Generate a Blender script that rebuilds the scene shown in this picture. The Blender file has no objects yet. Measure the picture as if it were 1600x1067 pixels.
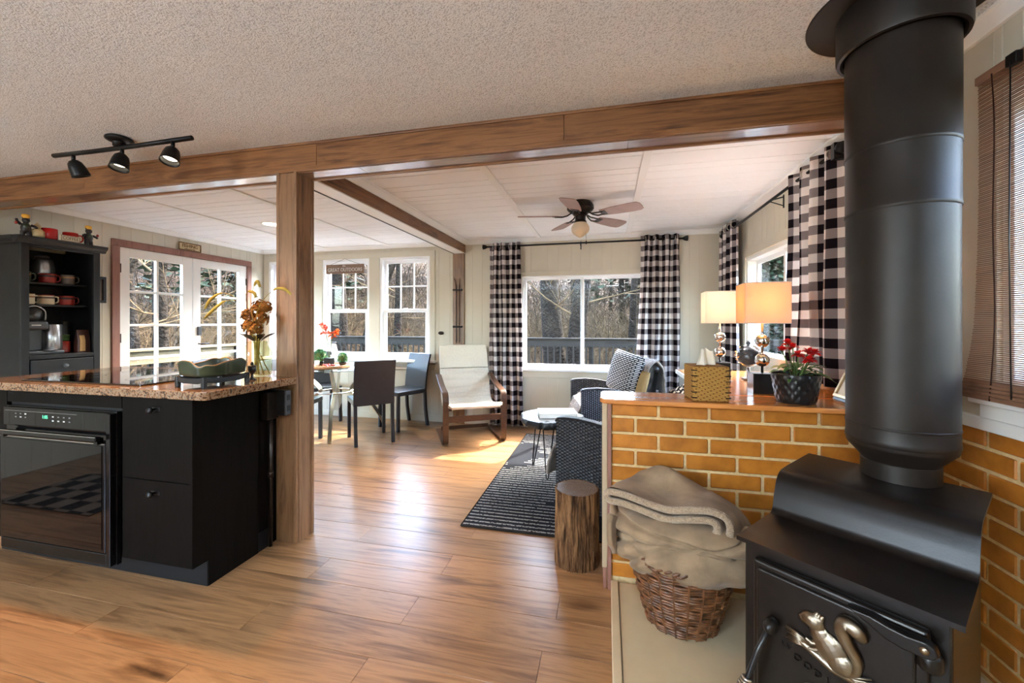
import bpy, bmesh, math, random
from mathutils import Vector, Matrix, noise
random.seed(7)
R = math.radians
sc = bpy.context.scene
col = sc.collection

# ------------------------------------------------------------------ camera
cam = bpy.data.objects.new('camera', bpy.data.cameras.new('camera'))
col.objects.link(cam)
cam.location = (0, 0, 1.25)
cam.rotation_euler = (R(90), 0, R(13.12))
cam.data.sensor_width = 36
cam.data.lens = 36 * 633.4 / 1600
cam.data.shift_y = -29.3 / 1600
cam.data.clip_start = 0.02
sc.camera = cam

# ------------------------------------------------------------------ world, sun, exposure
w = bpy.data.worlds.new('sky'); sc.world = w
w.use_nodes = True
nt = w.node_tree
bg = nt.nodes['Background']
sky = nt.nodes.new('ShaderNodeTexSky')
sky.sky_type = 'NISHITA'
sky.sun_disc = False
sky.sun_elevation = R(46)
sky.sun_rotation = R(30)
sky.air_density = 1.0
sky.dust_density = 2.2
nt.links.new(sky.outputs[0], bg.inputs[0])
bg.inputs[1].default_value = 2.8

def light(name, kind, loc, energy, color=(1, 1, 1), rot=(0, 0, 0), size=None, size_y=None, **kw):
    d = bpy.data.lights.new(name, kind); d.energy = energy; d.color = color
    if kind == 'AREA':
        d.size = size
        if size_y: d.shape = 'RECTANGLE'; d.size_y = size_y
    for k, v in kw.items(): setattr(d, k, v)
    o = bpy.data.objects.new(name, d); col.objects.link(o)
    o.location = loc; o.rotation_euler = rot
    return o

SUN = Vector((0.36, 0.75, 0.95)).normalized()
s = light('sun', 'SUN', (3, 8, 9), 7.5, (1.0, 0.97, 0.93), angle=R(0.6))
s.rotation_euler = SUN.to_track_quat('Z', 'Y').to_euler()
# fill area lamp added before the unseen back window to brighten the room
light('back_fill_area', 'AREA', (-3.7, -2.85, 1.35), 22, (0.93, 0.96, 1.0), (R(90), 0, R(-20)), 1.5, 1.4)
# hall ceiling lamp, plus a kitchen fill and an uplight added behind the camera
light('kitchen_fill_lamp', 'AREA', (-2.4, -0.9, 2.2), 3, (0.9, 0.95, 1.0), (0, 0, 0), 0.3, 0.3)  # no visible fixture, added as overhead fill
light('added_uplight', 'AREA', (-0.9, -1.9, 1.75), 84, (0.66, 0.84, 1.0), (R(180), 0, 0), 0.4, 0.4)  # unseen uplight added to brighten the ceiling
light('hall_ceiling_lamp', 'AREA', (0.15, -1.0, 2.2), 3, (0.92, 0.96, 1.0), (0, 0, 0), 0.3, 0.3)
sc.view_settings.view_transform = 'Standard'
sc.view_settings.look = 'None'
sc.view_settings.gamma = 1
sc.view_settings.use_curve_mapping = False
sc.view_settings.exposure = 1.82
sc.cycles.max_bounces = 8
sc.cycles.diffuse_bounces = 4
sc.cycles.transparent_max_bounces = 12
sc.cycles.sample_clamp_indirect = 6
sc.cycles.caustics_reflective = False
sc.cycles.caustics_refractive = False

# ------------------------------------------------------------------ materials
def srgb(r, g, b):
    f = lambda c: (c / 255 / 12.92) if c / 255 <= 0.04045 else ((c / 255 + 0.055) / 1.055) ** 2.4
    return (f(r), f(g), f(b), 1)

class NT:
    """small node-tree builder"""
    def __init__(s, name):
        s.m = bpy.data.materials.new(name); s.m.use_nodes = True
        s.t = s.m.node_tree; s.b = s.t.nodes['Principled BSDF']; s.out = s.t.nodes['Material Output']
    def n(s, typ, **kw):
        nd = s.t.nodes.new('ShaderNode' + typ)
        for k, v in kw.items():
            if hasattr(nd, k): setattr(nd, k, v)
            else: nd.inputs[k.replace('_', ' ').title() if k.replace('_', ' ').title() in nd.inputs else k].default_value = v
        return nd
    def l(s, a, b): s.t.links.new(a, b)
    def coord(s, kind='Object', scale=(1, 1, 1), rot=(0, 0, 0), rand=0.0):
        tc = s.n('TexCoord'); mp = s.n('Mapping')
        mp.inputs['Scale'].default_value = scale; mp.inputs['Rotation'].default_value = rot
        src = tc.outputs[kind]
        if rand:
            oi = s.n('ObjectInfo'); ad = s.n('VectorMath', operation='MULTIPLY_ADD')
            cb = s.n('CombineXYZ')
            for i in range(3): s.l(oi.outputs['Random'], cb.inputs[i])
            s.l(cb.outputs[0], ad.inputs[0]); ad.inputs[1].default_value = (rand, rand * 1.7, rand * 0.6)
            s.l(src, ad.inputs[2]); src = ad.outputs[0]
        s.l(src, mp.inputs[0]); return mp.outputs[0]
    def ramp(s, fac, stops):
        r = s.n('ValToRGB'); e = r.color_ramp.elements
        while len(e) < len(stops): e.new(0.5)
        for i, (p, c) in enumerate(stops):
            e[i].position = p; e[i].color = c if len(c) == 4 else (*c, 1)
        s.l(fac, r.inputs[0]); return r.outputs[0]
    def bump(s, h, strength=0.3, dist=0.01):
        b = s.n('Bump'); b.inputs['Strength'].default_value = strength; b.inputs['Distance'].default_value = dist
        s.l(h, b.inputs['Height']); s.l(b.outputs[0], s.b.inputs['Normal'])
    def set(s, **kw):
        for k, v in kw.items():
            s.b.inputs[{'rough': 'Roughness', 'metal': 'Metallic', 'spec': 'Specular IOR Level', 'coat': 'Coat Weight', 'coatr': 'Coat Roughness',
                        'emit': 'Emission Strength', 'sheen': 'Sheen Weight'}[k]].default_value = v

def plain(name, c, rough=0.5, metal=0.0, spec=0.5, var=0.12, scale=12, bump=0.0, bscale=80, coat=0, emit=0, sheen=0, bdist=0.003, kind='Object', detail=4):
    k = NT(name); k.set(rough=rough, metal=metal, spec=spec, coat=coat, sheen=sheen)
    co = k.coord(kind)
    nz = k.n('TexNoise'); nz.inputs['Scale'].default_value = scale; nz.inputs['Detail'].default_value = detail
    k.l(co, nz.inputs['Vector'])
    lo = tuple(max(0, x * (1 - var)) for x in c[:3]); hi = tuple(min(1, x * (1 + var)) for x in c[:3])
    k.l(k.ramp(nz.outputs[0], [(0.3, lo), (0.7, hi)]), k.b.inputs['Base Color'])
    if bump:
        n2 = k.n('TexNoise'); n2.inputs['Scale'].default_value = bscale; n2.inputs['Detail'].default_value = 3
        k.l(co, n2.inputs['Vector']); k.bump(n2.outputs[0], bump, bdist)
    if emit:
        k.b.inputs['Emission Color'].default_value = c; k.set(emit=emit)
    return k.m

def wood(name, dark, mid, light_, along=0, fine=1.0, rough=0.35, rand=3.0, bump=0.12, coat=0.0, objvar=0.25, knots=True):
    """stretched grain along axis `along`, streaks, knots and a tone per piece"""
    k = NT(name); k.set(rough=rough, coat=coat, coatr=0.15, spec=0.5 if rough < 0.6 else 0.12)
    sca = [9 * fine] * 3; sca[along] = 0.9 * fine
    co = k.coord('Object', tuple(sca), rand=rand)
    n1 = k.n('TexNoise'); n1.inputs['Scale'].default_value = 1.5; n1.inputs['Detail'].default_value = 7; n1.inputs['Roughness'].default_value = 0.62; n1.inputs['Distortion'].default_value = 0.9
    k.l(co, n1.inputs['Vector'])
    scb = [70 * fine] * 3; scb[along] = 2.2 * fine
    cb = k.coord('Object', tuple(scb), rand=rand)
    n2 = k.n('TexNoise'); n2.inputs['Scale'].default_value = 1.0; n2.inputs['Detail'].default_value = 3
    k.l(cb, n2.inputs['Vector'])
    mx = k.n('Math', operation='MULTIPLY_ADD'); k.l(n2.outputs[0], mx.inputs[0]); mx.inputs[1].default_value = 0.35
    k.l(n1.outputs[0], mx.inputs[2])
    c = k.ramp(mx.outputs[0], [(0.40, dark), (0.56, mid), (0.70, light_), (0.86, mid)])
    oi = k.n('ObjectInfo'); hs = k.n('HueSaturation')
    mr = k.n('MapRange'); mr.inputs[3].default_value = 1 - objvar; mr.inputs[4].default_value = 1 + objvar
    k.l(oi.outputs['Random'], mr.inputs[0]); k.l(mr.outputs[0], hs.inputs['Value']); k.l(c, hs.inputs['Color'])
    outc = hs.outputs[0]
    if knots:
        sck = [5 * fine] * 3; sck[along] = 1.6 * fine
        ck = k.coord('Object', tuple(sck), rand=rand + 1.3)
        vo = k.n('TexVoronoi'); vo.inputs['Scale'].default_value = 1.0; k.l(ck, vo.inputs['Vector'])
        kr = k.ramp(vo.outputs['Distance'], [(0.0, (0.25, 0.2, 0.18)), (0.09, (0.45, 0.4, 0.36)), (0.2, (1, 1, 1))])
        mm = k.n('Mix', data_type='RGBA', blend_type='MULTIPLY'); mm.inputs[0].default_value = 0.75
        k.l(outc, mm.inputs[6]); k.l(kr, mm.inputs[7]); outc = mm.outputs[2]
    k.l(outc, k.b.inputs['Base Color'])
    if bump: k.bump(n2.outputs[0], bump, 0.002)
    return k.m

M = {}
M['floor'] = wood('laminate_floor', srgb(62, 40, 23), srgb(122, 86, 54), srgb(156, 116, 78), 0, 1.0, 0.31, 5.0, 0.06, 0.0, 0.10)
M['beam'] = wood('stained_beam', srgb(44, 25, 13), srgb(100, 62, 34), srgb(132, 90, 54), 0, 1.3, 0.38, 4.0, 0.15, 0, 0.08)
M['beam_y'] = wood('stained_beam_deep', srgb(44, 25, 13), srgb(100, 62, 34), srgb(132, 90, 54), 1, 1.3, 0.38, 4.0, 0.15, 0, 0.08)
M['soffit'] = wood('glossy_soffit', srgb(60, 38, 24), srgb(112, 76, 48), srgb(138, 100, 68), 0, 1.3, 0.3, 4.0, 0.05, 1.0, 0.06)
M['post'] = wood('stained_post', srgb(60, 38, 22), srgb(108, 75, 47), srgb(134, 99, 68), 2, 1.3, 0.38, 4.0, 0.15, 0, 0.08)
M['cap'] = wood('honey_wood_cap', srgb(150, 84, 34), srgb(186, 112, 52), srgb(204, 132, 70), 0, 1.2, 0.16, 2.0, 0.05, 0.3, 0.04, False)
M['bark_top'] = wood('log_end', srgb(58, 40, 28), srgb(96, 74, 56), srgb(120, 96, 76), 0, 2.5, 0.6, 1, 0.2, 0, 0)
M['dark_frame'] = wood('dark_bent_wood', srgb(40, 24, 16), srgb(66, 42, 28), srgb(84, 56, 38), 1, 2, 0.3, 1, 0.06, 0, 0.05, False)
M['door_frame'] = wood('mahogany_casing', srgb(92, 58, 46), srgb(126, 84, 70), srgb(142, 98, 82), 2, 1.5, 0.45, 2, 0.08, 0, 0.05, False)
M['island'] = wood('black_cabinet', srgb(8, 6, 5), srgb(13, 10, 8), srgb(18, 15, 13), 2, 1.6, 0.4, 2, 0.05, 0, 0.04, False)
M['island'].node_tree.nodes['Principled BSDF'].inputs['Specular IOR Level'].default_value = 0.04
M['deck'] = wood('shaded_deck', srgb(20, 17, 14), srgb(29, 25, 20), srgb(36, 31, 25), 0, 1.2, 0.7, 3, 0.1, 0, 0.12, False)  # darkened wood: shade of the backlit deck put into the colour
M['deck_v'] = wood('shaded_deck_upright', srgb(20, 17, 14), srgb(29, 25, 20), srgb(36, 31, 25), 2, 1.2, 0.7, 3, 0.1, 0, 0.12, False)
M['tray_wood'] = wood('tray_wood', srgb(120, 72, 36), srgb(172, 114, 64), srgb(196, 140, 90), 0, 3, 0.4, 1, 0.1, 0, 0.02, False)
M['sign_wood'] = wood('sign_wood', srgb(78, 58, 46), srgb(112, 90, 76), srgb(130, 108, 92), 0, 3, 0.6, 1, 0.1, 0, 0.02, False)
M['sign_birch'] = wood('sign_birch', srgb(110, 86, 56), srgb(170, 148, 112), srgb(196, 176, 140), 0, 4, 0.6, 1, 0.1, 0, 0.02, False)
M['wall'] = plain('sage_cream_paint', srgb(199, 192, 174), 0.55, 0, 0.4, 0.02, 5)
M['white'] = plain('white_trim_paint', srgb(236, 234, 228), 0.35, 0, 0.5, 0.015, 6)
M['ceil'] = plain('white_panel_paint', srgb(240, 241, 243), 0.5, 0, 0.4, 0.02, 4)
M['crown'] = plain('crown_paint', srgb(236, 237, 236), 0.4, 0, 0.4, 0.02, 4)
M['vinyl'] = plain('white_vinyl', srgb(238, 239, 240), 0.3, 0, 0.5, 0.01, 5)
M['black'] = plain('black_metal', srgb(26, 25, 25), 0.38, 0.6, 0.5, 0.2, 30)
M['blackp'] = plain('black_plastic', srgb(20, 20, 21), 0.3, 0, 0.5, 0.1, 20)
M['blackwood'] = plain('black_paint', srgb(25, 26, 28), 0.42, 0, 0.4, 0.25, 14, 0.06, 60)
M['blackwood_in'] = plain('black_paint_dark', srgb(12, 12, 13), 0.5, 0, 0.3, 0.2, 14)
M['leather'] = plain('black_leather', srgb(38, 38, 42), 0.36, 0, 0.5, 0.12, 25, 0.12, 260, bdist=0.001)
M['steel'] = plain('brushed_steel', srgb(190, 182, 170), 0.3, 1, 0.5, 0.08, 20)
M['chrome'] = plain('mirror_chrome', srgb(225, 220, 214), 0.06, 1, 0.5, 0.03, 6)
M['bronze'] = plain('oil_rubbed_bronze', srgb(48, 40, 34), 0.3, 0.8, 0.5, 0.3, 30)
M['iron'] = plain('stove_black_iron', srgb(20, 15, 12), 0.29, 0.15, 0.36, 0.3, 9, 0.10, 220, bdist=0.0015)
M['pipe'] = plain('black_stove_pipe', srgb(33, 27, 23), 0.44, 0.2, 0.35, 0.3, 7, 0.08, 160, bdist=0.0015, detail=9)
M['nickel'] = plain('old_nickel', srgb(128, 116, 100), 0.32, 1, 0.5, 0.16, 30, 0.1, 90)
M['mortar'] = plain('mortar', srgb(206, 176, 130), 0.9, 0, 0.2, 0.14, 60, 0.5, 140, bdist=0.004)
M['cream'] = plain('cream_painted_slab', srgb(194, 174, 140), 0.45, 0, 0.4, 0.06, 8, 0.05, 40)
M['red'] = plain('red_enamel', srgb(176, 24, 22), 0.22, 0, 0.5, 0.08, 6)
M['darkred'] = plain('brick_red_glaze', srgb(140, 36, 28), 0.35, 0, 0.5, 0.12, 14)
M['green_glaze'] = plain('dark_green_glaze', srgb(44, 52, 34), 0.3, 0, 0.5, 0.3, 18)
M['cream_glaze'] = plain('cream_glaze', srgb(214, 202, 176), 0.35, 0, 0.5, 0.06, 10)
M['tan_glaze'] = plain('tan_band', srgb(150, 110, 70), 0.4, 0, 0.5, 0.1, 16)
M['grey_glaze'] = plain('grey_brown_glaze', srgb(92, 80, 68), 0.4, 0, 0.5, 0.2, 16)
M['yellow'] = plain('mustard_yellow', srgb(222, 164, 52), 0.5, 0, 0.4, 0.12, 20)
M['bear'] = plain('dark_resin', srgb(38, 34, 34), 0.5, 0, 0.4, 0.4, 60, 0.3, 90)
M['beige'] = plain('beige_ceramic', srgb(206, 184, 138), 0.5, 0, 0.4, 0.1, 16)
M['kraft'] = plain('kraft_paper', srgb(186, 146, 96), 0.7, 0, 0.2, 0.08, 20)
M['foil'] = plain('brown_foil_bag', srgb(66, 36, 28), 0.3, 0.3, 0.5, 0.25, 20)
M['silver'] = plain('silver_plastic', srgb(170, 172, 176), 0.25, 0.85, 0.5, 0.05, 8)
M['gunmetal'] = plain('grey_plastic', srgb(74, 76, 80), 0.35, 0.3, 0.5, 0.08, 10)
M['oven'] = plain('black_oven_enamel', srgb(10, 10, 11), 0.14, 0, 0.35, 0.1, 5)
M['ovenglass'] = plain('black_oven_glass', srgb(8, 7, 7), 0.03, 0, 0.35, 0.05, 3)
M['cooktop'] = plain('black_ceramic_glass', srgb(10, 10, 11), 0.03, 0, 0.8, 0.05, 3, coat=0.6)
M['white_print'] = plain('white_print', srgb(206, 204, 198), 0.5, 0, 0.3, 0.01, 3)
M['black_print'] = plain('black_print', srgb(28, 26, 24), 0.5, 0, 0.3, 0.01, 3)
M['paper'] = plain('white_paper', srgb(236, 234, 226), 0.8, 0, 0.2, 0.02, 10)
M['tissue'] = plain('tissue', srgb(238, 226, 208), 0.9, 0, 0.1, 0.03, 20)
M['blanket'] = plain('taupe_plush', srgb(140, 116, 90), 0.85, 0, 0.15, 0.3, 10, 0.35, 300, sheen=0.12, bdist=0.004)
M['sherpa'] = plain('tan_sherpa', srgb(162, 138, 112), 0.95, 0, 0.1, 0.25, 160, 1.0, 240, sheen=0.3, bdist=0.006)
M['fur'] = plain('grey_brown_fur', srgb(140, 128, 118), 0.8, 0, 0.2, 0.55, 14, 0.6, 90, sheen=0.4, bdist=0.01)
M['fur_tip'] = plain('pale_fur', srgb(206, 194, 184), 0.7, 0, 0.2, 0.4, 30)
M['linen'] = plain('natural_linen', srgb(214, 205, 188), 0.85, 0, 0.15, 0.05, 60, 0.3, 320, bdist=0.002)
M['tan_cloth'] = plain('tan_cloth', srgb(150, 124, 84), 0.85, 0, 0.15, 0.05, 60, 0.3, 320, bdist=0.002)
M['stem'] = plain('green_stem', srgb(86, 104, 52), 0.6, 0, 0.3, 0.2, 20)
M['straw'] = plain('dried_grass', srgb(150, 128, 56), 0.7, 0, 0.2, 0.2, 40)
M['hydrangea'] = plain('dried_hydrangea', srgb(122, 76, 24), 0.7, 0, 0.2, 0.5, 34)
M['hydrangea_dark'] = plain('dried_leaf', srgb(58, 52, 38), 0.7, 0, 0.2, 0.4, 30)
M['leaf'] = plain('green_leaf', srgb(70, 104, 48), 0.45, 0, 0.4, 0.35, 30)
M['leaf2'] = plain('boxwood_leaf', srgb(66, 122, 76), 0.5, 0, 0.4, 0.4, 40)
M['petal'] = plain('red_petal', srgb(206, 22, 20), 0.5, 0, 0.3, 0.3, 30)
M['orange'] = plain('orange_petal', srgb(240, 112, 50), 0.6, 0, 0.3, 0.25, 30)
M['coral'] = plain('coral_petal', srgb(232, 128, 104), 0.6, 0, 0.3, 0.25, 30)
M['blade'] = plain('fan_blade_walnut', srgb(150, 122, 114), 0.4, 0, 0.4, 0.12, 10)
M['litter'] = plain('leaf_litter', srgb(52, 38, 25), 0.95, 0, 0.1, 0.5, 1.6, 0.8, 9, bdist=0.1, detail=10)
M['trunk'] = plain('tree_bark', srgb(31, 24, 17), 0.95, 0, 0.1, 0.55, 5, 1.0, 14, bdist=0.12, detail=9)
M['twig'] = plain('bare_twigs', srgb(76, 60, 40), 0.9, 0, 0.1, 0.5, 2)
M['twig2'] = plain('dark_brush', srgb(40, 30, 20), 0.9, 0, 0.1, 0.5, 2)
M['needles'] = plain('evergreen_needles', srgb(32, 41, 24), 0.8, 0, 0.2, 0.5, 3)
M['rope'] = plain('woven_cord_dark', srgb(34, 30, 28), 0.9, 0, 0.1, 0.2, 60)
M['cord_pale'] = plain('woven_cord_pale', srgb(204, 196, 182), 0.9, 0, 0.1, 0.1, 60)
M['grey_cushion'] = plain('grey_outdoor_fabric', srgb(112, 104, 104), 0.9, 0, 0.1, 0.1, 40)
M['gold_frame'] = plain('champagne_frame', srgb(168, 144, 110), 0.35, 0.7, 0.5, 0.1, 20)
M['blind_slat'] = wood('bamboo_slat', srgb(74, 48, 36), srgb(112, 78, 58), srgb(138, 100, 76), 1, 3, 0.5, 1, 0.1, 0, 0, False)
M['blind_cord'] = plain('dark_cord', srgb(52, 32, 26), 0.9, 0, 0.1, 0.1, 20)
M['lampwarm'] = plain('lit_bulb', (1.0, 0.72, 0.38, 1), 0.4, emit=9)
M['candisc'] = plain('lit_downlight', (1.0, 0.88, 0.66, 1), 0.4, emit=2.2)
M['led'] = plain('green_display', (0.12, 0.8, 0.4, 1), 0.4, emit=0.35)

def glass(name, tint=(1, 1, 1, 1), fres=1.45, rough=0.0, mul=1.0):
    k = NT(name); k.t.nodes.remove(k.b)
    tr = k.n('BsdfTransparent'); tr.inputs[0].default_value = tint
    gl = k.n('BsdfGlossy'); gl.inputs['Roughness'].default_value = rough
    lw = k.n('LayerWeight'); lw.inputs[0].default_value = 0.5
    pw_ = k.n('Math', operation='POWER'); pw_.inputs[1].default_value = 5; k.l(lw.outputs['Facing'], pw_.inputs[0])
    f0 = ((fres - 1) / (fres + 1)) ** 2
    mu = k.n('Math', operation='MULTIPLY_ADD'); mu.inputs[1].default_value = (1 - f0) * mul; mu.inputs[2].default_value = f0 * mul; k.l(pw_.outputs[0], mu.inputs[0])
    mx = k.n('MixShader'); k.l(mu.outputs[0], mx.inputs[0]); k.l(tr.outputs[0], mx.inputs[1]); k.l(gl.outputs[0], mx.inputs[2])
    k.l(mx.outputs[0], k.out.inputs[0]); return k.m
M['pane'] = glass('window_glass', (0.93, 0.95, 0.94, 1), 1.45, 0.0, 0.45)
M['tableglass'] = glass('table_glass', (0.86, 0.93, 0.90, 1), 1.5)
M['vaseglass'] = glass('green_vase_glass', (0.88, 0.91, 0.74, 1), 1.45)
M['clearglass'] = glass('clear_glass', (0.85, 0.87, 0.85, 1), 1.5)

def translucent(name, c, amount=0.5, rough=0.9):
    k = NT(name); k.t.nodes.remove(k.b)
    df = k.n('BsdfDiffuse'); df.inputs[0].default_value = c
    tl = k.n('BsdfTranslucent'); tl.inputs[0].default_value = c
    mx = k.n('MixShader'); mx.inputs[0].default_value = amount
    k.l(df.outputs[0], mx.inputs[1]); k.l(tl.outputs[0], mx.inputs[2]); k.l(mx.outputs[0], k.out.inputs[0])
    return k.m
M['shade'] = translucent('linen_lamp_shade', srgb(246, 240, 230), 0.55)
M['shade_lit'] = translucent('amber_glow_shade', srgb(244, 234, 218), 0.6)
M['shade_lit'].node_tree.nodes['Translucent BSDF'].inputs[0].default_value = (0.95, 0.62, 0.26, 1)  # amber glow of the lit bulb put into the translucent colour
M['opal'] = translucent('opal_glass', srgb(240, 222, 196), 0.45)

def mat_check():
    k = NT('buffalo_check_cloth'); k.t.nodes.remove(k.b)
    uv = k.n('TexCoord'); sx = k.n('SeparateXYZ'); k.l(uv.outputs['UV'], sx.inputs[0])
    st = []
    for i in range(2):
        fr = k.n('Math', operation='FRACT'); k.l(sx.outputs[i], fr.inputs[0])
        gt = k.n('Math', operation='GREATER_THAN'); gt.inputs[1].default_value = 0.5; k.l(fr.outputs[0], gt.inputs[0]); st.append(gt.outputs[0])
    ad = k.n('Math', operation='ADD'); k.l(st[0], ad.inputs[0]); k.l(st[1], ad.inputs[1])
    dv = k.n('Math', operation='MULTIPLY'); dv.inputs[1].default_value = 0.5; k.l(ad.outputs[0], dv.inputs[0])
    r = k.n('ValToRGB'); r.color_ramp.interpolation = 'CONSTANT'
    e = r.color_ramp.elements; e[0].color = srgb(232, 224, 220); e[1].position = 0.3; e[1].color = srgb(140, 130, 130)
    e2 = e.new(0.8); e2.color = srgb(30, 24, 28)
    k.l(dv.outputs[0], r.inputs[0])
    df = k.n('BsdfDiffuse'); tl = k.n('BsdfTranslucent'); mx = k.n('MixShader'); mx.inputs[0].default_value = 0.28
    k.l(r.outputs[0], df.inputs[0]); k.l(r.outputs[0], tl.inputs[0])
    k.l(df.outputs[0], mx.inputs[1]); k.l(tl.outputs[0], mx.inputs[2]); k.l(mx.outputs[0], k.out.inputs[0])
    return k.m
M['check'] = mat_check()

def mat_brick():
    k = NT('glazed_orange_brick'); k.set(rough=0.38, spec=0.5)
    co = k.coord('Object', rand=4.0)
    nz = k.n('TexNoise'); nz.inputs['Scale'].default_value = 14; nz.inputs['Detail'].default_value = 6; k.l(co, nz.inputs['Vector'])
    c = k.ramp(nz.outputs[0], [(0.3, srgb(146, 86, 22)), (0.55, srgb(172, 105, 33)), (0.75, srgb(184, 115, 39))])
    oi = k.n('ObjectInfo'); hs = k.n('HueSaturation'); mr = k.n('MapRange'); mr.inputs[3].default_value = 0.86; mr.inputs[4].default_value = 1.1
    k.l(oi.outputs['Random'], mr.inputs[0]); k.l(mr.outputs[0], hs.inputs['Value']); k.l(c, hs.inputs['Color'])
    sp = k.n('TexNoise'); sp.inputs['Scale'].default_value = 230; k.l(co, sp.inputs['Vector'])
    pit = k.ramp(sp.outputs[0], [(0.24, (0.25, 0.2, 0.15)), (0.30, (1, 1, 1))])
    mm = k.n('Mix', data_type='RGBA', blend_type='MULTIPLY'); mm.inputs[0].default_value = 1
    k.l(hs.outputs[0], mm.inputs[6]); k.l(pit, mm.inputs[7]); k.l(mm.outputs[2], k.b.inputs['Base Color'])
    k.bump(nz.outputs[0], 0.25, 0.004); return k.m
M['brick'] = mat_brick()

def mat_popcorn():
    k = NT('popcorn_ceiling'); k.set(rough=0.9, spec=0.15)
    co = k.coord('Object')
    n1 = k.n('TexNoise'); n1.inputs['Scale'].default_value = 190; n1.inputs['Detail'].default_value = 3; k.l(co, n1.inputs['Vector'])
    k.l(k.ramp(n1.outputs[0], [(0.33, srgb(196, 200, 205)), (0.50, srgb(234, 238, 243))]), k.b.inputs['Base Color'])
    k.bump(n1.outputs[0], 0.8, 0.008); return k.m
M['popcorn'] = mat_popcorn()

def mat_granite():
    k = NT('brown_granite'); k.set(rough=0.07, spec=0.6)
    co = k.coord('Object')
    n1 = k.n('TexNoise'); n1.inputs['Scale'].default_value = 48; n1.inputs['Detail'].default_value = 9; n1.inputs['Roughness'].default_value = 0.7; k.l(co, n1.inputs['Vector'])
    v = k.n('TexVoronoi'); v.inputs['Scale'].default_value = 90; k.l(co, v.inputs['Vector'])
    ad = k.n('Math', operation='MULTIPLY_ADD'); k.l(v.outputs['Distance'], ad.inputs[0]); ad.inputs[1].default_value = 0.35; k.l(n1.outputs[0], ad.inputs[2])
    k.l(k.ramp(ad.outputs[0], [(0.42, srgb(24, 18, 15)), (0.55, srgb(70, 46, 30)), (0.66, srgb(122, 88, 60)), (0.76, srgb(140, 114, 90)), (0.9, srgb(48, 36, 30))]), k.b.inputs['Base Color'])
    return k.m
M['granite'] = mat_granite()

def mat_wicker(name, c1, c2, s=70):
    k = NT(name); k.set(rough=0.38, spec=0.5)
    uv = k.coord('UV', (1, 1, 1))
    sx = k.n('SeparateXYZ'); k.l(uv, sx.inputs[0])
    def sn(o, f, ph=None):
        m = k.n('Math', operation='MULTIPLY'); m.inputs[1].default_value = f; k.l(o, m.inputs[0]); v = m.outputs[0]
        if ph is not None:
            a = k.n('Math', operation='ADD'); k.l(v, a.inputs[0]); k.l(ph, a.inputs[1]); v = a.outputs[0]
        q = k.n('Math', operation='SINE'); k.l(v, q.inputs[0]); return q.outputs[0]
    colx = k.n('Math', operation='MULTIPLY'); colx.inputs[1].default_value = 52; k.l(sx.outputs[0], colx.inputs[0])
    fl = k.n('Math', operation='FLOOR'); k.l(colx.outputs[0], fl.inputs[0])
    ph = k.n('Math', operation='MULTIPLY'); ph.inputs[1].default_value = math.pi; k.l(fl.outputs[0], ph.inputs[0])
    a = sn(sx.outputs[0], 52 * math.pi); b = sn(sx.outputs[1], 300, ph.outputs[0])
    aa = k.n('Math', operation='ABSOLUTE'); k.l(a, aa.inputs[0])
    mu = k.n('Math', operation='MULTIPLY_ADD'); k.l(b, mu.inputs[0]); mu.inputs[1].default_value = 0.5; k.l(aa.outputs[0], mu.inputs[2])
    k.l(k.ramp(mu.outputs[0], [(0.35, c1), (0.95, c2)]), k.b.inputs['Base Color'])
    k.bump(mu.outputs[0], 0.9, 0.008); return k.m
M['wicker'] = mat_wicker('black_wicker', srgb(20, 20, 22), srgb(62, 62, 66))

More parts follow.
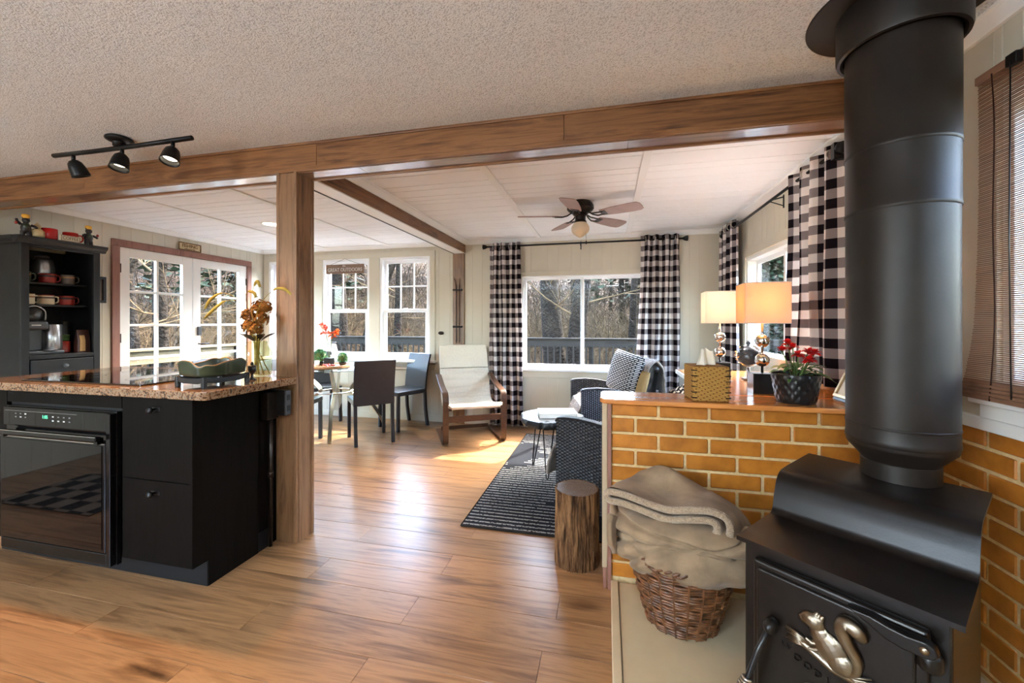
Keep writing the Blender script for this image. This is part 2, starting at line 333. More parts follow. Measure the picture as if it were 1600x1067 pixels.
def mat_rug():
    k = NT('striped_rug'); k.set(rough=0.95, spec=0.1)
    tc = k.coord('Object'); sx = k.n('SeparateXYZ'); k.l(tc, sx.inputs[0])
    m = k.n('Math', operation='MULTIPLY'); m.inputs[1].default_value = 2 * math.pi / 0.043; k.l(sx.outputs[1], m.inputs[0])
    sn = k.n('Math', operation='SINE'); k.l(m.outputs[0], sn.inputs[0])
    gt = k.n('Math', operation='GREATER_THAN'); gt.inputs[1].default_value = 0.42; k.l(sn.outputs[0], gt.inputs[0])
    # dark diamonds with stepped edges, one step per stripe
    st = k.n('Math', operation='SNAP'); st.inputs[1].default_value = 0.043; k.l(sx.outputs[1], st.inputs[0])
    jn = k.n('TexWhiteNoise', noise_dimensions='1D'); k.l(st.outputs[0], jn.inputs['W'])
    jx = k.n('Math', operation='MULTIPLY_ADD'); k.l(jn.outputs['Value'], jx.inputs[0]); jx.inputs[1].default_value = 0.16; k.l(sx.outputs[0], jx.inputs[2])
    def wave(px, py, ph):
        a = k.n('Math', operation='MULTIPLY'); a.inputs[1].default_value = px; k.l(jx.outputs[0], a.inputs[0])
        b = k.n('Math', operation='MULTIPLY_ADD'); b.inputs[1].default_value = py; k.l(st.outputs[0], b.inputs[0]); k.l(a.outputs[0], b.inputs[2])
        c = k.n('Math', operation='ADD'); c.inputs[1].default_value = ph; k.l(b.outputs[0], c.inputs[0])
        q = k.n('Math', operation='PINGPONG'); q.inputs[1].default_value = 1; k.l(c.outputs[0], q.inputs[0]); return q.outputs[0]
    mn = k.n('Math', operation='MAXIMUM'); k.l(wave(1.3, 1.0, 0.55), mn.inputs[0]); k.l(wave(-1.3, 1.0, 0.75), mn.inputs[1])
    g2 = k.n('Math', operation='GREATER_THAN'); g2.inputs[1].default_value = 0.42; k.l(mn.outputs[0], g2.inputs[0])
    nz = k.n('TexNoise'); nz.inputs['Scale'].default_value = 90; k.l(tc, nz.inputs['Vector'])
    g3 = k.n('Math', operation='GREATER_THAN'); g3.inputs[1].default_value = 0.43; k.l(nz.outputs[0], g3.inputs[0])
    p = k.n('Math', operation='MULTIPLY'); k.l(gt.outputs[0], p.inputs[0]); k.l(g2.outputs[0], p.inputs[1])
    p2 = k.n('Math', operation='MULTIPLY'); k.l(p.outputs[0], p2.inputs[0]); k.l(g3.outputs[0], p2.inputs[1])
    k.l(k.ramp(p2.outputs[0], [(0.2, srgb(30, 31, 36)), (0.8, srgb(146, 143, 138))]), k.b.inputs['Base Color'])
    n2 = k.n('TexNoise'); n2.inputs['Scale'].default_value = 260; k.l(tc, n2.inputs['Vector']); k.bump(n2.outputs[0], 0.8, 0.006)
    return k.m
M['rug'] = mat_rug()

def mat_plaid():
    k = NT('kitchen_mat_plaid'); k.set(rough=0.95, spec=0.1)
    ck = k.n('TexChecker'); ck.inputs['Scale'].default_value = 1; ck.inputs[1].default_value = srgb(116, 108, 98); ck.inputs[2].default_value = srgb(26, 25, 26)
    k.l(k.coord('Object', (8, 8, 0.01)), ck.inputs[0]); k.l(ck.outputs[0], k.b.inputs['Base Color']); return k.m
M['plaid'] = mat_plaid()

def mat_twotone(name, c1, c2, fx, fy, rough=0.9):
    k = NT(name); k.set(rough=rough, spec=0.15)
    co = k.coord('UV', (fx, fy, 1))
    nz = k.n('TexNoise'); nz.inputs['Scale'].default_value = 1.0; nz.inputs['Detail'].default_value = 1; k.l(co, nz.inputs['Vector'])
    br = k.n('TexBrick'); br.inputs['Scale'].default_value = 1; br.inputs['Mortar Size'].default_value = 0.16; br.inputs['Mortar Smooth'].default_value = 0.1
    br.inputs['Brick Width'].default_value = 1.6; br.inputs['Row Height'].default_value = 0.55
    br.inputs['Color1'].default_value = c1; br.inputs['Color2'].default_value = c1; br.inputs['Mortar'].default_value = c2
    k.l(co, br.inputs['Vector']); k.l(br.outputs['Color'], k.b.inputs['Base Color']); k.bump(br.outputs['Fac'], -0.6, 0.006); return k.m
M['pillow'] = mat_twotone('black_white_weave', srgb(190, 186, 182), srgb(24, 26, 32), 12, 13)
M['knit'] = mat_twotone('black_white_knit', srgb(222, 214, 200), srgb(36, 32, 32), 12, 15)
M['seagrass'] = mat_twotone('woven_grass', srgb(188, 146, 78), srgb(120, 82, 36), 7, 14)
def mat_basket():
    return plain('brown_wicker_strand', srgb(96, 58, 30), 0.38, 0, 0.5, 0.6, 46, 0.4, 120)
M['strand'] = mat_basket()
def mat_art():
    k = NT('pale_notice_paper'); k.set(rough=0.7)
    co = k.coord('Object'); nz = k.n('TexNoise'); nz.inputs['Scale'].default_value = 8; nz.inputs['Detail'].default_value = 6; k.l(co, nz.inputs['Vector'])
    k.l(k.ramp(nz.outputs[0], [(0.3, srgb(192, 196, 186)), (0.6, srgb(222, 222, 214))]), k.b.inputs['Base Color']); return k.m
M['art'] = mat_art()

# ------------------------------------------------------------------ mesh helpers
class MB:
    """collects geometry, then links it as ONE mesh object"""
    def __init__(s): s.v = []; s.f = []; s.uv = {}; s.mi = {}
    def add(s, vs, fs, uvs=None, mi=0):
        o = len(s.v); s.v += [tuple(v) for v in vs]
        for i, f in enumerate(fs):
            if uvs: s.uv[len(s.f)] = uvs[i]
            if mi: s.mi[len(s.f)] = mi
            s.f.append(tuple(o + k for k in f))
        return s
    def box(s, a, b, mat=None, mi=0):
        (x0, y0, z0), (x1, y1, z1) = a, b
        vs = [(x0, y0, z0), (x1, y0, z0), (x1, y1, z0), (x0, y1, z0), (x0, y0, z1), (x1, y0, z1), (x1, y1, z1), (x0, y1, z1)]
        if mat is not None: vs = [mat @ Vector(v) for v in vs]
        fs = [(3, 2, 1, 0), (4, 5, 6, 7), (0, 1, 5, 4), (1, 2, 6, 5), (2, 3, 7, 6), (3, 0, 4, 7)]
        return s.add(vs, fs, mi=mi)
    def tube(s, pts, rad, n=8, cap=True, flat=None):
        """round tube through points; rad number or list; flat = (w, h) gives a rectangular bar instead"""
        pts = [Vector(p) for p in pts]; m = len(pts)
        rad = rad if isinstance(rad, (list, tuple)) else [rad] * m
        ring = []; up = None
        for i, p in enumerate(pts):
            d = (pts[min(i + 1, m - 1)] - pts[max(i - 1, 0)])
            if d.length < 1e-9: d = Vector((0, 0, 1))
            d.normalize()
            if up is None:
                up = Vector((0, 0, 1)) if abs(d.z) < 0.9 else Vector((1, 0, 0))
            a = d.cross(up)
            if a.length < 1e-6: a = d.cross(Vector((0.3, 1, 0.2)))
            a.normalize(); b = a.cross(d).normalized(); up = b
            if flat:
                w_, h_ = flat; ring.append([p + a * sx * w_ / 2 + b * sy * h_ / 2 for sx, sy in ((1, 1), (-1, 1), (-1, -1), (1, -1))])
            else:
                ring.append([p + (a * math.cos(2 * math.pi * k / n) + b * math.sin(2 * math.pi * k / n)) * rad[i] for k in range(n)])
        q = len(ring[0]); vs = [v for r in ring for v in r]; fs = []; uvs = []
        L = 0
        for i in range(m - 1):
            L2 = L + (pts[i + 1] - pts[i]).length
            for k in range(q):
                fs.append((i * q + k, i * q + (k + 1) % q, (i + 1) * q + (k + 1) % q, (i + 1) * q + k))
                uvs.append([(k / q, L), ((k + 1) / q, L), ((k + 1) / q, L2), (k / q, L2)])
            L = L2
        if cap:
            fs.append(tuple(reversed(range(q)))); uvs.append([(0, 0)] * q)
            fs.append(tuple((m - 1) * q + k for k in range(q))); uvs.append([(0, 0)] * q)
        return s.add(vs, fs, uvs)
    def lathe(s, prof, c=(0, 0, 0), n=24, cap=True, sx=1, sy=1):
        vs = []; fs = []; uvs = []
        for r, z in prof:
            for k in range(n):
                a = 2 * math.pi * k / n; vs.append((c[0] + r * sx * math.cos(a), c[1] + r * sy * math.sin(a), c[2] + z))
        m = len(prof)
        for i in range(m - 1):
            for k in range(n):
                fs.append((i * n + k, i * n + (k + 1) % n, (i + 1) * n + (k + 1) % n, (i + 1) * n + k))
                uvs.append([(k / n, prof[i][1]), ((k + 1) / n, prof[i][1]), ((k + 1) / n, prof[i + 1][1]), (k / n, prof[i + 1][1])])
        if cap:
            fs.append(tuple(reversed(range(n)))); uvs.append([(0, 0)] * n)
            fs.append(tuple((m - 1) * n + k for k in range(n))); uvs.append([(0, 0)] * n)
        return s.add(vs, fs, uvs)
    def ell(s, c, r, n=12, m=8, rot=None):
        vs = []; fs = []
        for i in range(m + 1):
            t = math.pi * i / m
            for k in range(n):
                a = 2 * math.pi * k / n
                v = Vector((r[0] * math.sin(t) * math.cos(a), r[1] * math.sin(t) * math.sin(a), r[2] * math.cos(t)))
                if rot is not None: v = rot @ v
                vs.append(v + Vector(c))
        for i in range(m):
            for k in range(n):
                fs.append((i * n + k, (i + 1) * n + k, (i + 1) * n + (k + 1) % n, i * n + (k + 1) % n))
        return s.add(vs, fs)
    def prism(s, poly, h0, h1, f):
        """poly of (a, b) extruded from h0 to h1; f(a, b, h) -> point"""
        n = len(poly); vs = [f(a, b, h0) for a, b in poly] + [f(a, b, h1) for a, b in poly]
        fs = [tuple(reversed(range(n))), tuple(range(n, 2 * n))] + [(i, (i + 1) % n, n + (i + 1) % n, n + i) for i in range(n)]
        return s.add(vs, fs)
    def grid(s, fn, nu, nv, uvf=None, flip=False):
        vs = [fn(i / nu, j / nv) for j in range(nv + 1) for i in range(nu + 1)]; fs = []; uvs = []
        q = nu + 1
        for j in range(nv):
            for i in range(nu):
                f = (j * q + i, j * q + i + 1, (j + 1) * q + i + 1, (j + 1) * q + i)
                g = uvf or (lambda a, b: (a, b))
                u = [g(i / nu, j / nv), g((i + 1) / nu, j / nv), g((i + 1) / nu, (j + 1) / nv), g(i / nu, (j + 1) / nv)]
                if flip: f = f[::-1]; u = u[::-1]
                fs.append(f); uvs.append(u)
        return s.add(vs, fs, uvs)
    def mesh(s, name, mats, smooth=False):
        me = bpy.data.meshes.new(name); me.from_pydata(s.v, [], s.f)
        for m in (mats if isinstance(mats, (list, tuple)) else [mats]): me.materials.append(m)
        if s.uv:
            ul = me.uv_layers.new(name='UVMap')
            for p in me.polygons:
                if p.index in s.uv:
                    for li, u in zip(p.loop_indices, s.uv[p.index]): ul.data[li].uv = u
        for i, k in s.mi.items(): me.polygons[i].material_index = k
        if smooth:
            me.polygons.foreach_set('use_smooth', [True] * len(me.polygons))
        me.update(); return me
    def build(s, name, mats, parent=None, smooth=False, bevel=0, seg=2, sub=0, solid=0, fix=True, auto=None, loc=None, rot=None):
        me = s.mesh(name, mats, smooth or auto is not None)
        if fix:
            bm = bmesh.new(); bm.from_mesh(me); bmesh.ops.recalc_face_normals(bm, faces=bm.faces); bm.to_mesh(me); bm.free()
        o = link(name, me, parent)
        if loc is not None: o.location = loc
        if rot is not None: o.rotation_euler = rot
        if auto is not None: sharp(me, auto)
        if bevel:
            b = o.modifiers.new('b', 'BEVEL'); b.width = bevel; b.segments = seg; b.limit_method = 'ANGLE'; b.angle_limit = R(40)
        if solid:
            b = o.modifiers.new('s', 'SOLIDIFY'); b.thickness = solid; b.offset = 0
        if sub:
            b = o.modifiers.new('u', 'SUBSURF'); b.levels = sub; b.render_levels = sub
        return o

def sharp(me, deg):
    bm = bmesh.new(); bm.from_mesh(me)
    for e in bm.edges:
        if len(e.link_faces) == 2 and e.calc_face_angle(0) > R(deg): e.smooth = False
    bm.to_mesh(me); bm.free()

def link(name, data, parent=None):
    o = bpy.data.objects.new(name, data); col.objects.link(o)
    if parent is not None: o.parent = parent
    return o
def tag(o, label, cat, group=None):
    o['label'] = label; o['category'] = cat
    if group: o['group'] = group
    return o
def thing(name, label, cat, loc=(0, 0, 0), rz=0, group=None):
    o = link(name, None); o.location = loc; o.rotation_euler = (0, 0, rz); o.empty_display_size = 0.05
    return tag(o, label, cat, group)
def struct(o): o['kind'] = 'structure'; return o
def sroot(name, loc=(0, 0, 0)):
    o = link(name, None); o.location = loc; return struct(o)
def stuff(o): o['kind'] = 'stuff'; return o
def box(name, a, b, mat, parent=None, bevel=0.0, seg=2):
    """box whose origin sits in its centre, so that the grain of every piece is its own"""
    c = (Vector(a) + Vector(b)) / 2
    mb = MB().box(Vector(a) - c, Vector(b) - c)
    return mb.build(name, mat, parent, bevel=bevel, seg=seg, loc=c)
def copy_tree(o, parent=None):
    c = o.copy(); col.objects.link(c); c.parent = parent
    for ch in list(o.children): copy_tree(ch, c)
    return c
def text(name, body, size, mat, parent, loc, rot, ext=0.001, align='CENTER', sx=1.0):
    cu = bpy.data.curves.new(name, 'FONT'); cu.body = body; cu.size = size; cu.extrude = ext
    cu.align_x = align; cu.align_y = 'CENTER'; cu.resolution_u = 3
    tmp = bpy.data.objects.new(name, cu); me = bpy.data.meshes.new_from_object(tmp)
    bpy.data.objects.remove(tmp); bpy.data.curves.remove(cu)
    me.name = name; me.materials.clear(); me.materials.append(mat)
    o = link(name, me, parent); o.location = loc; o.rotation_euler = rot; o.scale = (sx, 1, 1); return o
def arc(c, r, a0, a1, n, f):
    return [f(c[0] + r * math.cos(R(a0 + (a1 - a0) * i / n)), c[1] + r * math.sin(R(a0 + (a1 - a0) * i / n))) for i in range(n + 1)]
def sweep(path, w0, w1, th, f, wid=None, rip=None):
    """a sheet of thickness th following a 2-D path (d, z), spanning w0..w1 sideways; f(w, d, z)"""
    mb = MB(); n = len(path); L = [0]; nor = []
    for i in range(n):
        a = Vector(path[max(i - 1, 0)]); b = Vector(path[min(i + 1, n - 1)]); t = (b - a).normalized(); nor.append(Vector((-t.y, t.x)))
        if i: L.append(L[-1] + (Vector(path[i]) - Vector(path[i - 1])).length)
    vs = []
    for i in range(n):
        k = wid[i] if wid else 1.0; t = th[i] if isinstance(th, list) else th
        p = Vector(path[i]); o = p + nor[i] * t / 2; q = p - nor[i] * t / 2
        c = (w0 + w1) / 2; h = (w1 - w0) / 2 * k
        vs += [f(c - h, o.x, o.y), f(c + h, o.x, o.y), f(c + h, q.x, q.y), f(c - h, q.x, q.y)]
    fs = []; uvs = []
    for i in range(n - 1):
        for k in range(4):
            fs.append((i * 4 + k, i * 4 + (k + 1) % 4, (i + 1) * 4 + (k + 1) % 4, (i + 1) * 4 + k))
            u = [0, w1 - w0, 0, w1 - w0]; uvs.append([(u[k], L[i]), (w1 - w0 - u[k], L[i]), (w1 - w0 - u[k], L[i + 1]), (u[k], L[i + 1])])
    fs += [(3, 2, 1, 0), tuple((n - 1) * 4 + k for k in range(4))]; uvs += [[(0, 0)] * 4] * 2
    mb.add(vs, fs, uvs); return mb
def smooth_path(pts, n=6):
    """Catmull-Rom through 2-D or 3-D points"""
    P = [Vector(p) for p in pts]; out = []
    for i in range(len(P) - 1):
        p0 = P[max(i - 1, 0)]; p1 = P[i]; p2 = P[i + 1]; p3 = P[min(i + 2, len(P) - 1)]
        for k in range(n):
            t = k / n
            out.append(0.5 * ((2 * p1) + (p2 - p0) * t + (2 * p0 - 5 * p1 + 4 * p2 - p3) * t * t + (3 * p1 - p0 - 3 * p2 + p3) * t ** 3))
    out.append(P[-1]); return out
def piece_mesh(name, size, mat, bev=0.002):
    """a slightly chamfered block shared by alike pieces"""
    bm = bmesh.new(); bmesh.ops.create_cube(bm, size=1)
    for v in bm.verts: v.co = Vector((v.co.x * size[0], v.co.y * size[1], v.co.z * size[2]))
    bmesh.ops.bevel(bm, geom=list(bm.edges), offset=bev, segments=1, affect='EDGES', profile=0.5)
    me = bpy.data.meshes.new(name); bm.to_mesh(me); bm.free(); me.materials.append(mat); return me

# ------------------------------------------------------------------ the setting
XL, XR, YF, YB = -4.715, 1.25, 4.78, -3.0     # left, right, far and back walls
YP = 1.96                                     # face of the beam between kitchen and sun room
ZC = 2.265                                    # ceilings
rnd = random.Random(3)

# floor: laminate planks, each a piece of its own, over a dark slab
floor = struct(MB().box((XL - 0.1, YB - 0.1, -0.12), (XR + 0.12, YF + 0.12, -0.0125)).build('floor', M['blackwood_in']))
pw, pl = 0.1755, 1.22
cache = {}
y = 1.53 - pw * 14; row = 0
while y < YF:
    x = XL - rnd.random() * pl if y < 1.0 else XL - ((row * 0.487) % 1.0) * pl
    while x < XR:
        a, b = max(x, XL), min(x + pl, XR); y1 = min(y + pw, YF)
        if b - a > 0.03 and y > -1.0 and y1 - y > 0.01:
            key = (round(b - a, 3), round(y1 - y, 3))
            if key not in cache: cache[key] = piece_mesh('plank', (key[0] - 0.0012, key[1] - 0.0012, 0.012), M['floor'], 0.0009)
            o = link('plank', cache[key], floor); o.location = ((a + b) / 2, (y + y1) / 2, -0.006)
        x += pl
    y += pw; row += 1
box('plank', (XL, YB, -0.012), (XR, 1.53 - pw * 14 + pw * 0 - 0.001, 0), M['floor'], floor)

# ceilings: popcorn plaster over the kitchen, white grooved planks and battens over the sun room
struct(box('ceiling', (XL - 0.1, YB - 0.1, ZC), (XR + 0.12, YP + 0.06, ZC + 0.1), M['popcorn']))
ceil = struct(MB().box((XL - 0.1, YP + 0.06, ZC + 0.012), (XR + 0.12, YF + 0.12, ZC + 0.1)).build('ceiling', M['wall']))
bat = [-3.72, -2.78, -0.78, 0.24]
edges = [XL, -3.72, -2.78, -1.78, -0.78, 0.24, XR]
y = YP + 0.06; pat = [0.10, 0.10, 0.20, 0.15, 0.20, 0.10, 0.15]; i = 0
while y < YF - 0.005:
    y1 = min(y + pat[i % 7], YF)
    for a, b in zip(edges[:-1], edges[1:]):
        box('plank', (a, y + 0.0025, ZC), (b, y1 - 0.0025, ZC + 0.011), M['ceil'], ceil, 0.003, 1)
    y = y1; i += 1
for x in bat: box('batten', (x - 0.027, YP + 0.12, ZC - 0.013), (x + 0.027, YF, ZC), M['crown'], ceil, 0.003, 1)

# panelled walls: vertical boards cut round the openings
def wall(name, axis, pos, lo, hi, z0, z1, holes, out, seed, mat=None, thick=0.012):
    """axis 'x': the wall runs along x at y = pos; axis 'y': along y at x = pos. out = direction of the room (+1 / -1).
    holes: (lo, hi, z0, z1). A backing sheet with grooved boards on it."""
    mat = mat or M['wall']; root = sroot(name)
    def put(a, b, c, d, t0, t1, n, bev=0.0, m=mat):
        p = sorted((pos - out * t0, pos - out * t1))
        if axis == 'x': return box(n, (a, p[0], c), (b, p[1], d), m, root, bev, 1)
        return box(n, (p[0], a, c), (p[1], b, d), m, root, bev, 1)
    def cut(a, b, n, t0, t1, bev, m=mat):
        segs = [(z0, z1)]
        for h0, h1, q0, q1 in holes:
            if h0 <= a + 0.001 and h1 >= b - 0.001:
                ns = []
                for s0, s1 in segs:
                    if q0 > s0: ns.append((s0, min(q0, s1)))
                    if q1 < s1: ns.append((max(q1, s0), s1))
                segs = [q for q in ns if q[1] - q[0] > 0.005]
        for s0, s1 in segs: put(a, b, s0, s1, t0, t1, n, bev, m)
    cuts = sorted({lo, hi, *[h[0] for h in holes], *[h[1] for h in holes]}); cuts = [c for c in cuts if lo <= c <= hi]
    for a, b in zip(cuts[:-1], cuts[1:]): cut(a, b, 'wall_core', thick + 0.0, thick + 0.10, 0)
    pat = [0.098, 0.148, 0.098, 0.2, 0.125, 0.155, 0.11]; r = random.Random(seed); c = [lo]; k = seed
    while c[-1] < hi - 0.02: c.append(min(hi, c[-1] + pat[k % 7])); k += 1
    allc = sorted(set(round(q, 4) for q in c) | set(round(q, 4) for q in cuts))
    for a, b in zip(allc[:-1], allc[1:]):
        if b - a > 0.004: cut(a, b, 'panel', 0.0, thick, 0.0025)
    return root

WIN1 = (-1.0, 0.46, 0.70, 1.82)
WIN2 = (-3.75, -3.04, 0.78, 2.10); WIN3 = (-2.89, -2.18, 0.78, 2.10); WIN4 = (-4.62, -3.95, 0.78, 2.10)
wall('wall_far', 'x', YF, XL, XR, 0, ZC, [WIN1, WIN2, WIN3, WIN4], -1, 2)
DOOR = (3.03, 4.50, 0.0, 2.01)
wall('wall_left', 'y', XL, YP, YF, 0, ZC, [DOOR], 1, 1)
WIN5 = (2.75, 4.10, 0.93, 1.84)
wall('wall_right', 'y', XR, YP + 0.1, YF, 0, ZC, [WIN5], -1, 4)
WIN6 = (0.30, 1.64, 1.03, 2.02)
wall('wall_right_kitchen', 'y', XR, YB, YP + 0.1, 0.889, ZC, [WIN6], -1, 3)
WIN7 = (-4.5, -2.85, 0.6, 2.1)
rootb = wall('wall_back', 'x', YB, XL, XR, 0, ZC, [WIN7], 1, 5)
wall('wall_left_kitchen', 'y', XL, YB, YP, 0, ZC, [], 1, 0)

# brick wainscot on the right wall of the kitchen
br = sroot('wall_right_brick')
MB().box((XR + 0.006, YB, 0), (XR + 0.15, YP + 0.1, 0.888)).build('mortar_bed', M['mortar'], br)
BL, BH = 0.2145, 0.0755
bm_full = piece_mesh('brick', (0.022, BL - 0.0125, BH - 0.0125), M['brick'], 0.0035)
bcache = {}
def brick(parent, axis, a, b, z0, z1, pos, out):
    key = (axis, round(b - a, 3), round(z1 - z0, 3))
    if key not in bcache:
        sz = (0.024, b - a, z1 - z0) if axis == 'y' else (b - a, 0.024, z1 - z0)
        bcache[key] = piece_mesh('brick', sz, M['brick'], 0.0035)
    o = link('brick', bcache[key], parent); j = rnd.uniform(-0.0015, 0.0015)
    c = pos + 0.012 + j
    o.location = ((c, (a + b) / 2, (z0 + z1) / 2) if axis == 'y' else ((a + b) / 2, c, (z0 + z1) / 2))
def courses(parent, axis, lo, hi, ztop, zbot, zj, pos, out, off):
    k = 0; z1 = ztop
    zs = []; z = zj
    while z > zbot: zs.append(z); z -= BH
    tops = [ztop] + [q - 0.006 for q in zs]; bots = [q + 0.006 for q in zs] + [zbot]
    for t, b in zip(tops, bots):
        if t - b < 0.012: k += 1; continue
        x = lo - BL + (off[k % 2] - lo) % BL
        while x < hi:
            a, e = max(x + 0.006, lo), min(x + BL - 0.006, hi)
            if e - a > 0.012: brick(parent, axis, a, e, b, t, pos, out)
            x += BL
        k += 1
courses(br, 'y', -0.1, YP + 0.09, 0.886, 0.05, 0.824, XR, 1, (1.698, 1.593))
trimw = box('sill_board', (XR - 0.012, YB, 0.886), (XR + 0.02, YP + 0.02, 0.93), M['crown'], br, 0.003)

M['tan_paint'] = plain('tan_paint', srgb(176, 154, 124), 0.5, 0, 0.4, 0.03, 6)
# half wall of glazed brick with a honey wood cap
hw = sroot('wall_partition')
MB().box((0.0, YP + 0.006, 0), (XR, 2.14, 0.873)).build('mortar_bed', M['mortar'], hw)
courses(hw, 'x', 0.024, XR, 0.868, 0.05, 0.81, YP, -1, (0.232, 0.131))
box('back_panel', (0.0, 2.14, 0), (XR, 2.152, 0.873), M['wall'], hw)
box('end_board', (-0.02, YP - 0.005, 0.10), (0.003, 2.156, 0.873), M['tan_paint'], hw, 0.002)
box('end_foot', (-0.016, YP - 0.002, 0.0), (0.0, 2.15, 0.10), M['door_frame'], hw, 0.001)
box('corner_strip', (0.004, YP - 0.009, 0.0), (0.022, YP + 0.02, 0.873), M['door_frame'], hw, 0.002)
mb = MB(); c_ = [(-0.03 + 0.03 * (1 - math.cos(R(a))), 1.93 + 0.03 * (1 - math.sin(R(a)))) for a in range(0, 91, 15)]
poly = c_[::1] + [(XR, 1.93), (XR, 2.18), (-0.03, 2.18)]
poly = [(-0.03, 1.97), (-0.018, 1.942), (0.01, 1.93), (XR, 1.93), (XR, 2.18), (0.01, 2.18), (-0.018, 2.168), (-0.03, 2.14)]
mb.prism(poly, 0.873, 0.895, lambda a, b, h: (a, b, h)); mb.build('wall_cap', M['cap'], hw, bevel=0.005, seg=3)

# beams and post clad in stained boards
bmr = sroot('trim_1')
for a, b in ((XL, -3.35), (-3.35, -1.58), (-1.58, -0.20), (-0.20, XR)):
    box('beam_face_board', (a + 0.0008, YP, 2.128), (b - 0.0008, YP + 0.02, ZC), M['beam'], bmr, 0.0015, 1)
box('beam_edge_strip', (XL, YP - 0.006, 2.103), (XR, YP + 0.012, 2.130), M['beam'], bmr, 0.003)
box('beam_top_strip', (XL, YP - 0.010, ZC - 0.014), (XR, YP + 0.005, ZC), M['beam'], bmr, 0.003)
for a, b in ((XL, -1.71), (-1.71, -1.32), (-1.32, 0.1), (0.1, XR)):
    box('beam_soffit_board', (a + 0.0008, YP + 0.008, 2.100), (b - 0.0008, YP + 0.112, 2.114), M['soffit'], bmr, 0.001, 1)
box('beam_back_strip', (XL, YP + 0.108, 2.092), (XR, YP + 0.128, 2.125), M['beam'], bmr, 0.003)
box('beam_core', (XL, YP + 0.02, 2.114), (XR, YP + 0.12, ZC), M['beam'], bmr)
pr = sroot('trim_2')
box('post_core', (-1.835, YP + 0.004, 0), (-1.712, YP + 0.122, 2.10), M['post'], pr)
box('post_front_board', (-1.824, YP - 0.004, 0), (-1.722, YP + 0.008, 2.10), M['post'], pr, 0.001)
box('post_left_strip', (-1.842, YP - 0.007, 0), (-1.822, YP + 0.012, 2.11), M['post'], pr, 0.004)
box('post_right_strip', (-1.726, YP - 0.007, 0), (-1.706, YP + 0.012, 2.11), M['post'], pr, 0.004)
box('post_side_board', (-1.714, YP + 0.012, 0), (-1.704, YP + 0.108, 2.10), M['post'], pr, 0.001)
box('post_back_strip', (-1.718, YP + 0.106, 0), (-1.698, YP + 0.128, 2.10), M['post'], pr, 0.004)
cb = sroot('trim_3')
for a, b in ((YP + 0.12, 3.55), (3.55, YF)):
    box('beam_side_board', (-1.722, a, 2.118), (-1.708, b, 2.258), M['beam_y'], cb, 0.001, 1)
    box('beam_side_board', (-1.852, a, 2.118), (-1.838, b, 2.258), M['beam_y'], cb, 0.001, 1)
box('beam_soffit_board', (-1.845, YP + 0.12, 2.110), (-1.715, YF, 2.122), M['white'], cb, 0.001)  # white stands in for the glare on this soffit
box('beam_edge_strip', (-1.858, YP + 0.12, 2.106), (-1.843, YF, 2.13), M['blackwood'], cb, 0.003)
box('beam_core', (-1.84, YP + 0.12, 2.122), (-1.72, YF, ZC), M['beam_y'], cb)
p2 = sroot('trim_4')
box('pilaster_board', (-1.865, YF - 0.03, 0.0), (-1.715, YF, 2.11), M['post'], p2, 0.004)

# crown mouldings
def crown(name, axis, pos, lo, hi, out):
    prof = [(0, 0), (0.05, 0), (0.05, -0.008), (0.040, -0.014), (0.018, -0.044), (0.012, -0.05), (0, -0.05)]
    mb = MB()
    if axis == 'x': mb.prism(prof, lo, hi, lambda a, b, h: (h, pos + out * a, ZC + b))
    else: mb.prism(prof, lo, hi, lambda a, b, h: (pos + out * a, h, ZC + b))
    return struct(mb.build(name, M['crown']))
crown('trim_5', 'y', XR, YP + 0.13, YF, -1); crown('trim_6', 'y', XR, YB, YP, -1); crown('trim_7', 'y', XL, YP + 0.13, YF, 1)
crown('trim_8', 'x', YF, -1.70, XR, -1); crown('trim_9', 'x', YF, XL, -1.86, -1); crown('trim_10', 'y', -1.705, YP + 0.13, YF, 1)
# baseboards
def base(name, a, b): return struct(box(name, a, b, M['wall'], None, 0.003))
base('baseboard_far', (XL, YF - 0.013, 0), (XR, YF, 0.085)); base('baseboard_right', (XR - 0.013, 2.18, 0), (XR, YF, 0.085))
base('baseboard_left', (XL, YP, 0), (XL + 0.013, 2.96, 0.085))

# ------------------------------------------------------------------ windows and doors
def frame4(root, x0, x1, z0, z1, wd, y0, y1, name, mat, P):
    """four bars round a rectangle; P maps (along, depth, z)"""
    for a, b, c, d in ((x0, x1, z1 - wd, z1), (x0, x1, z0, z0 + wd), (x0, x0 + wd, z0 + wd, z1 - wd), (x1 - wd, x1, z0 + wd, z1 - wd)):
        p, q = P(a, y0, c), P(b, y1, d); box(name, [min(u, v) for u, v in zip(p, q)], [max(u, v) for u, v in zip(p, q)], mat, root, 0.002, 1)
def bar(root, x0, x1, z0, z1, y0, y1, name, mat, P, bev=0.0015):
    p, q = P(x0, y0, z0), P(x1, y1, z1); return box(name, [min(u, v) for u, v in zip(p, q)], [max(u, v) for u, v in zip(p, q)], mat, root, bev, 1)
PF = lambda a, d, z: (a, YF + d, z)
PR = lambda a, d, z: (XR + d, a, z)
PLf = lambda a, d, z: (XL - d, a, z)
PB = lambda a, d, z: (a, YB - d, z)

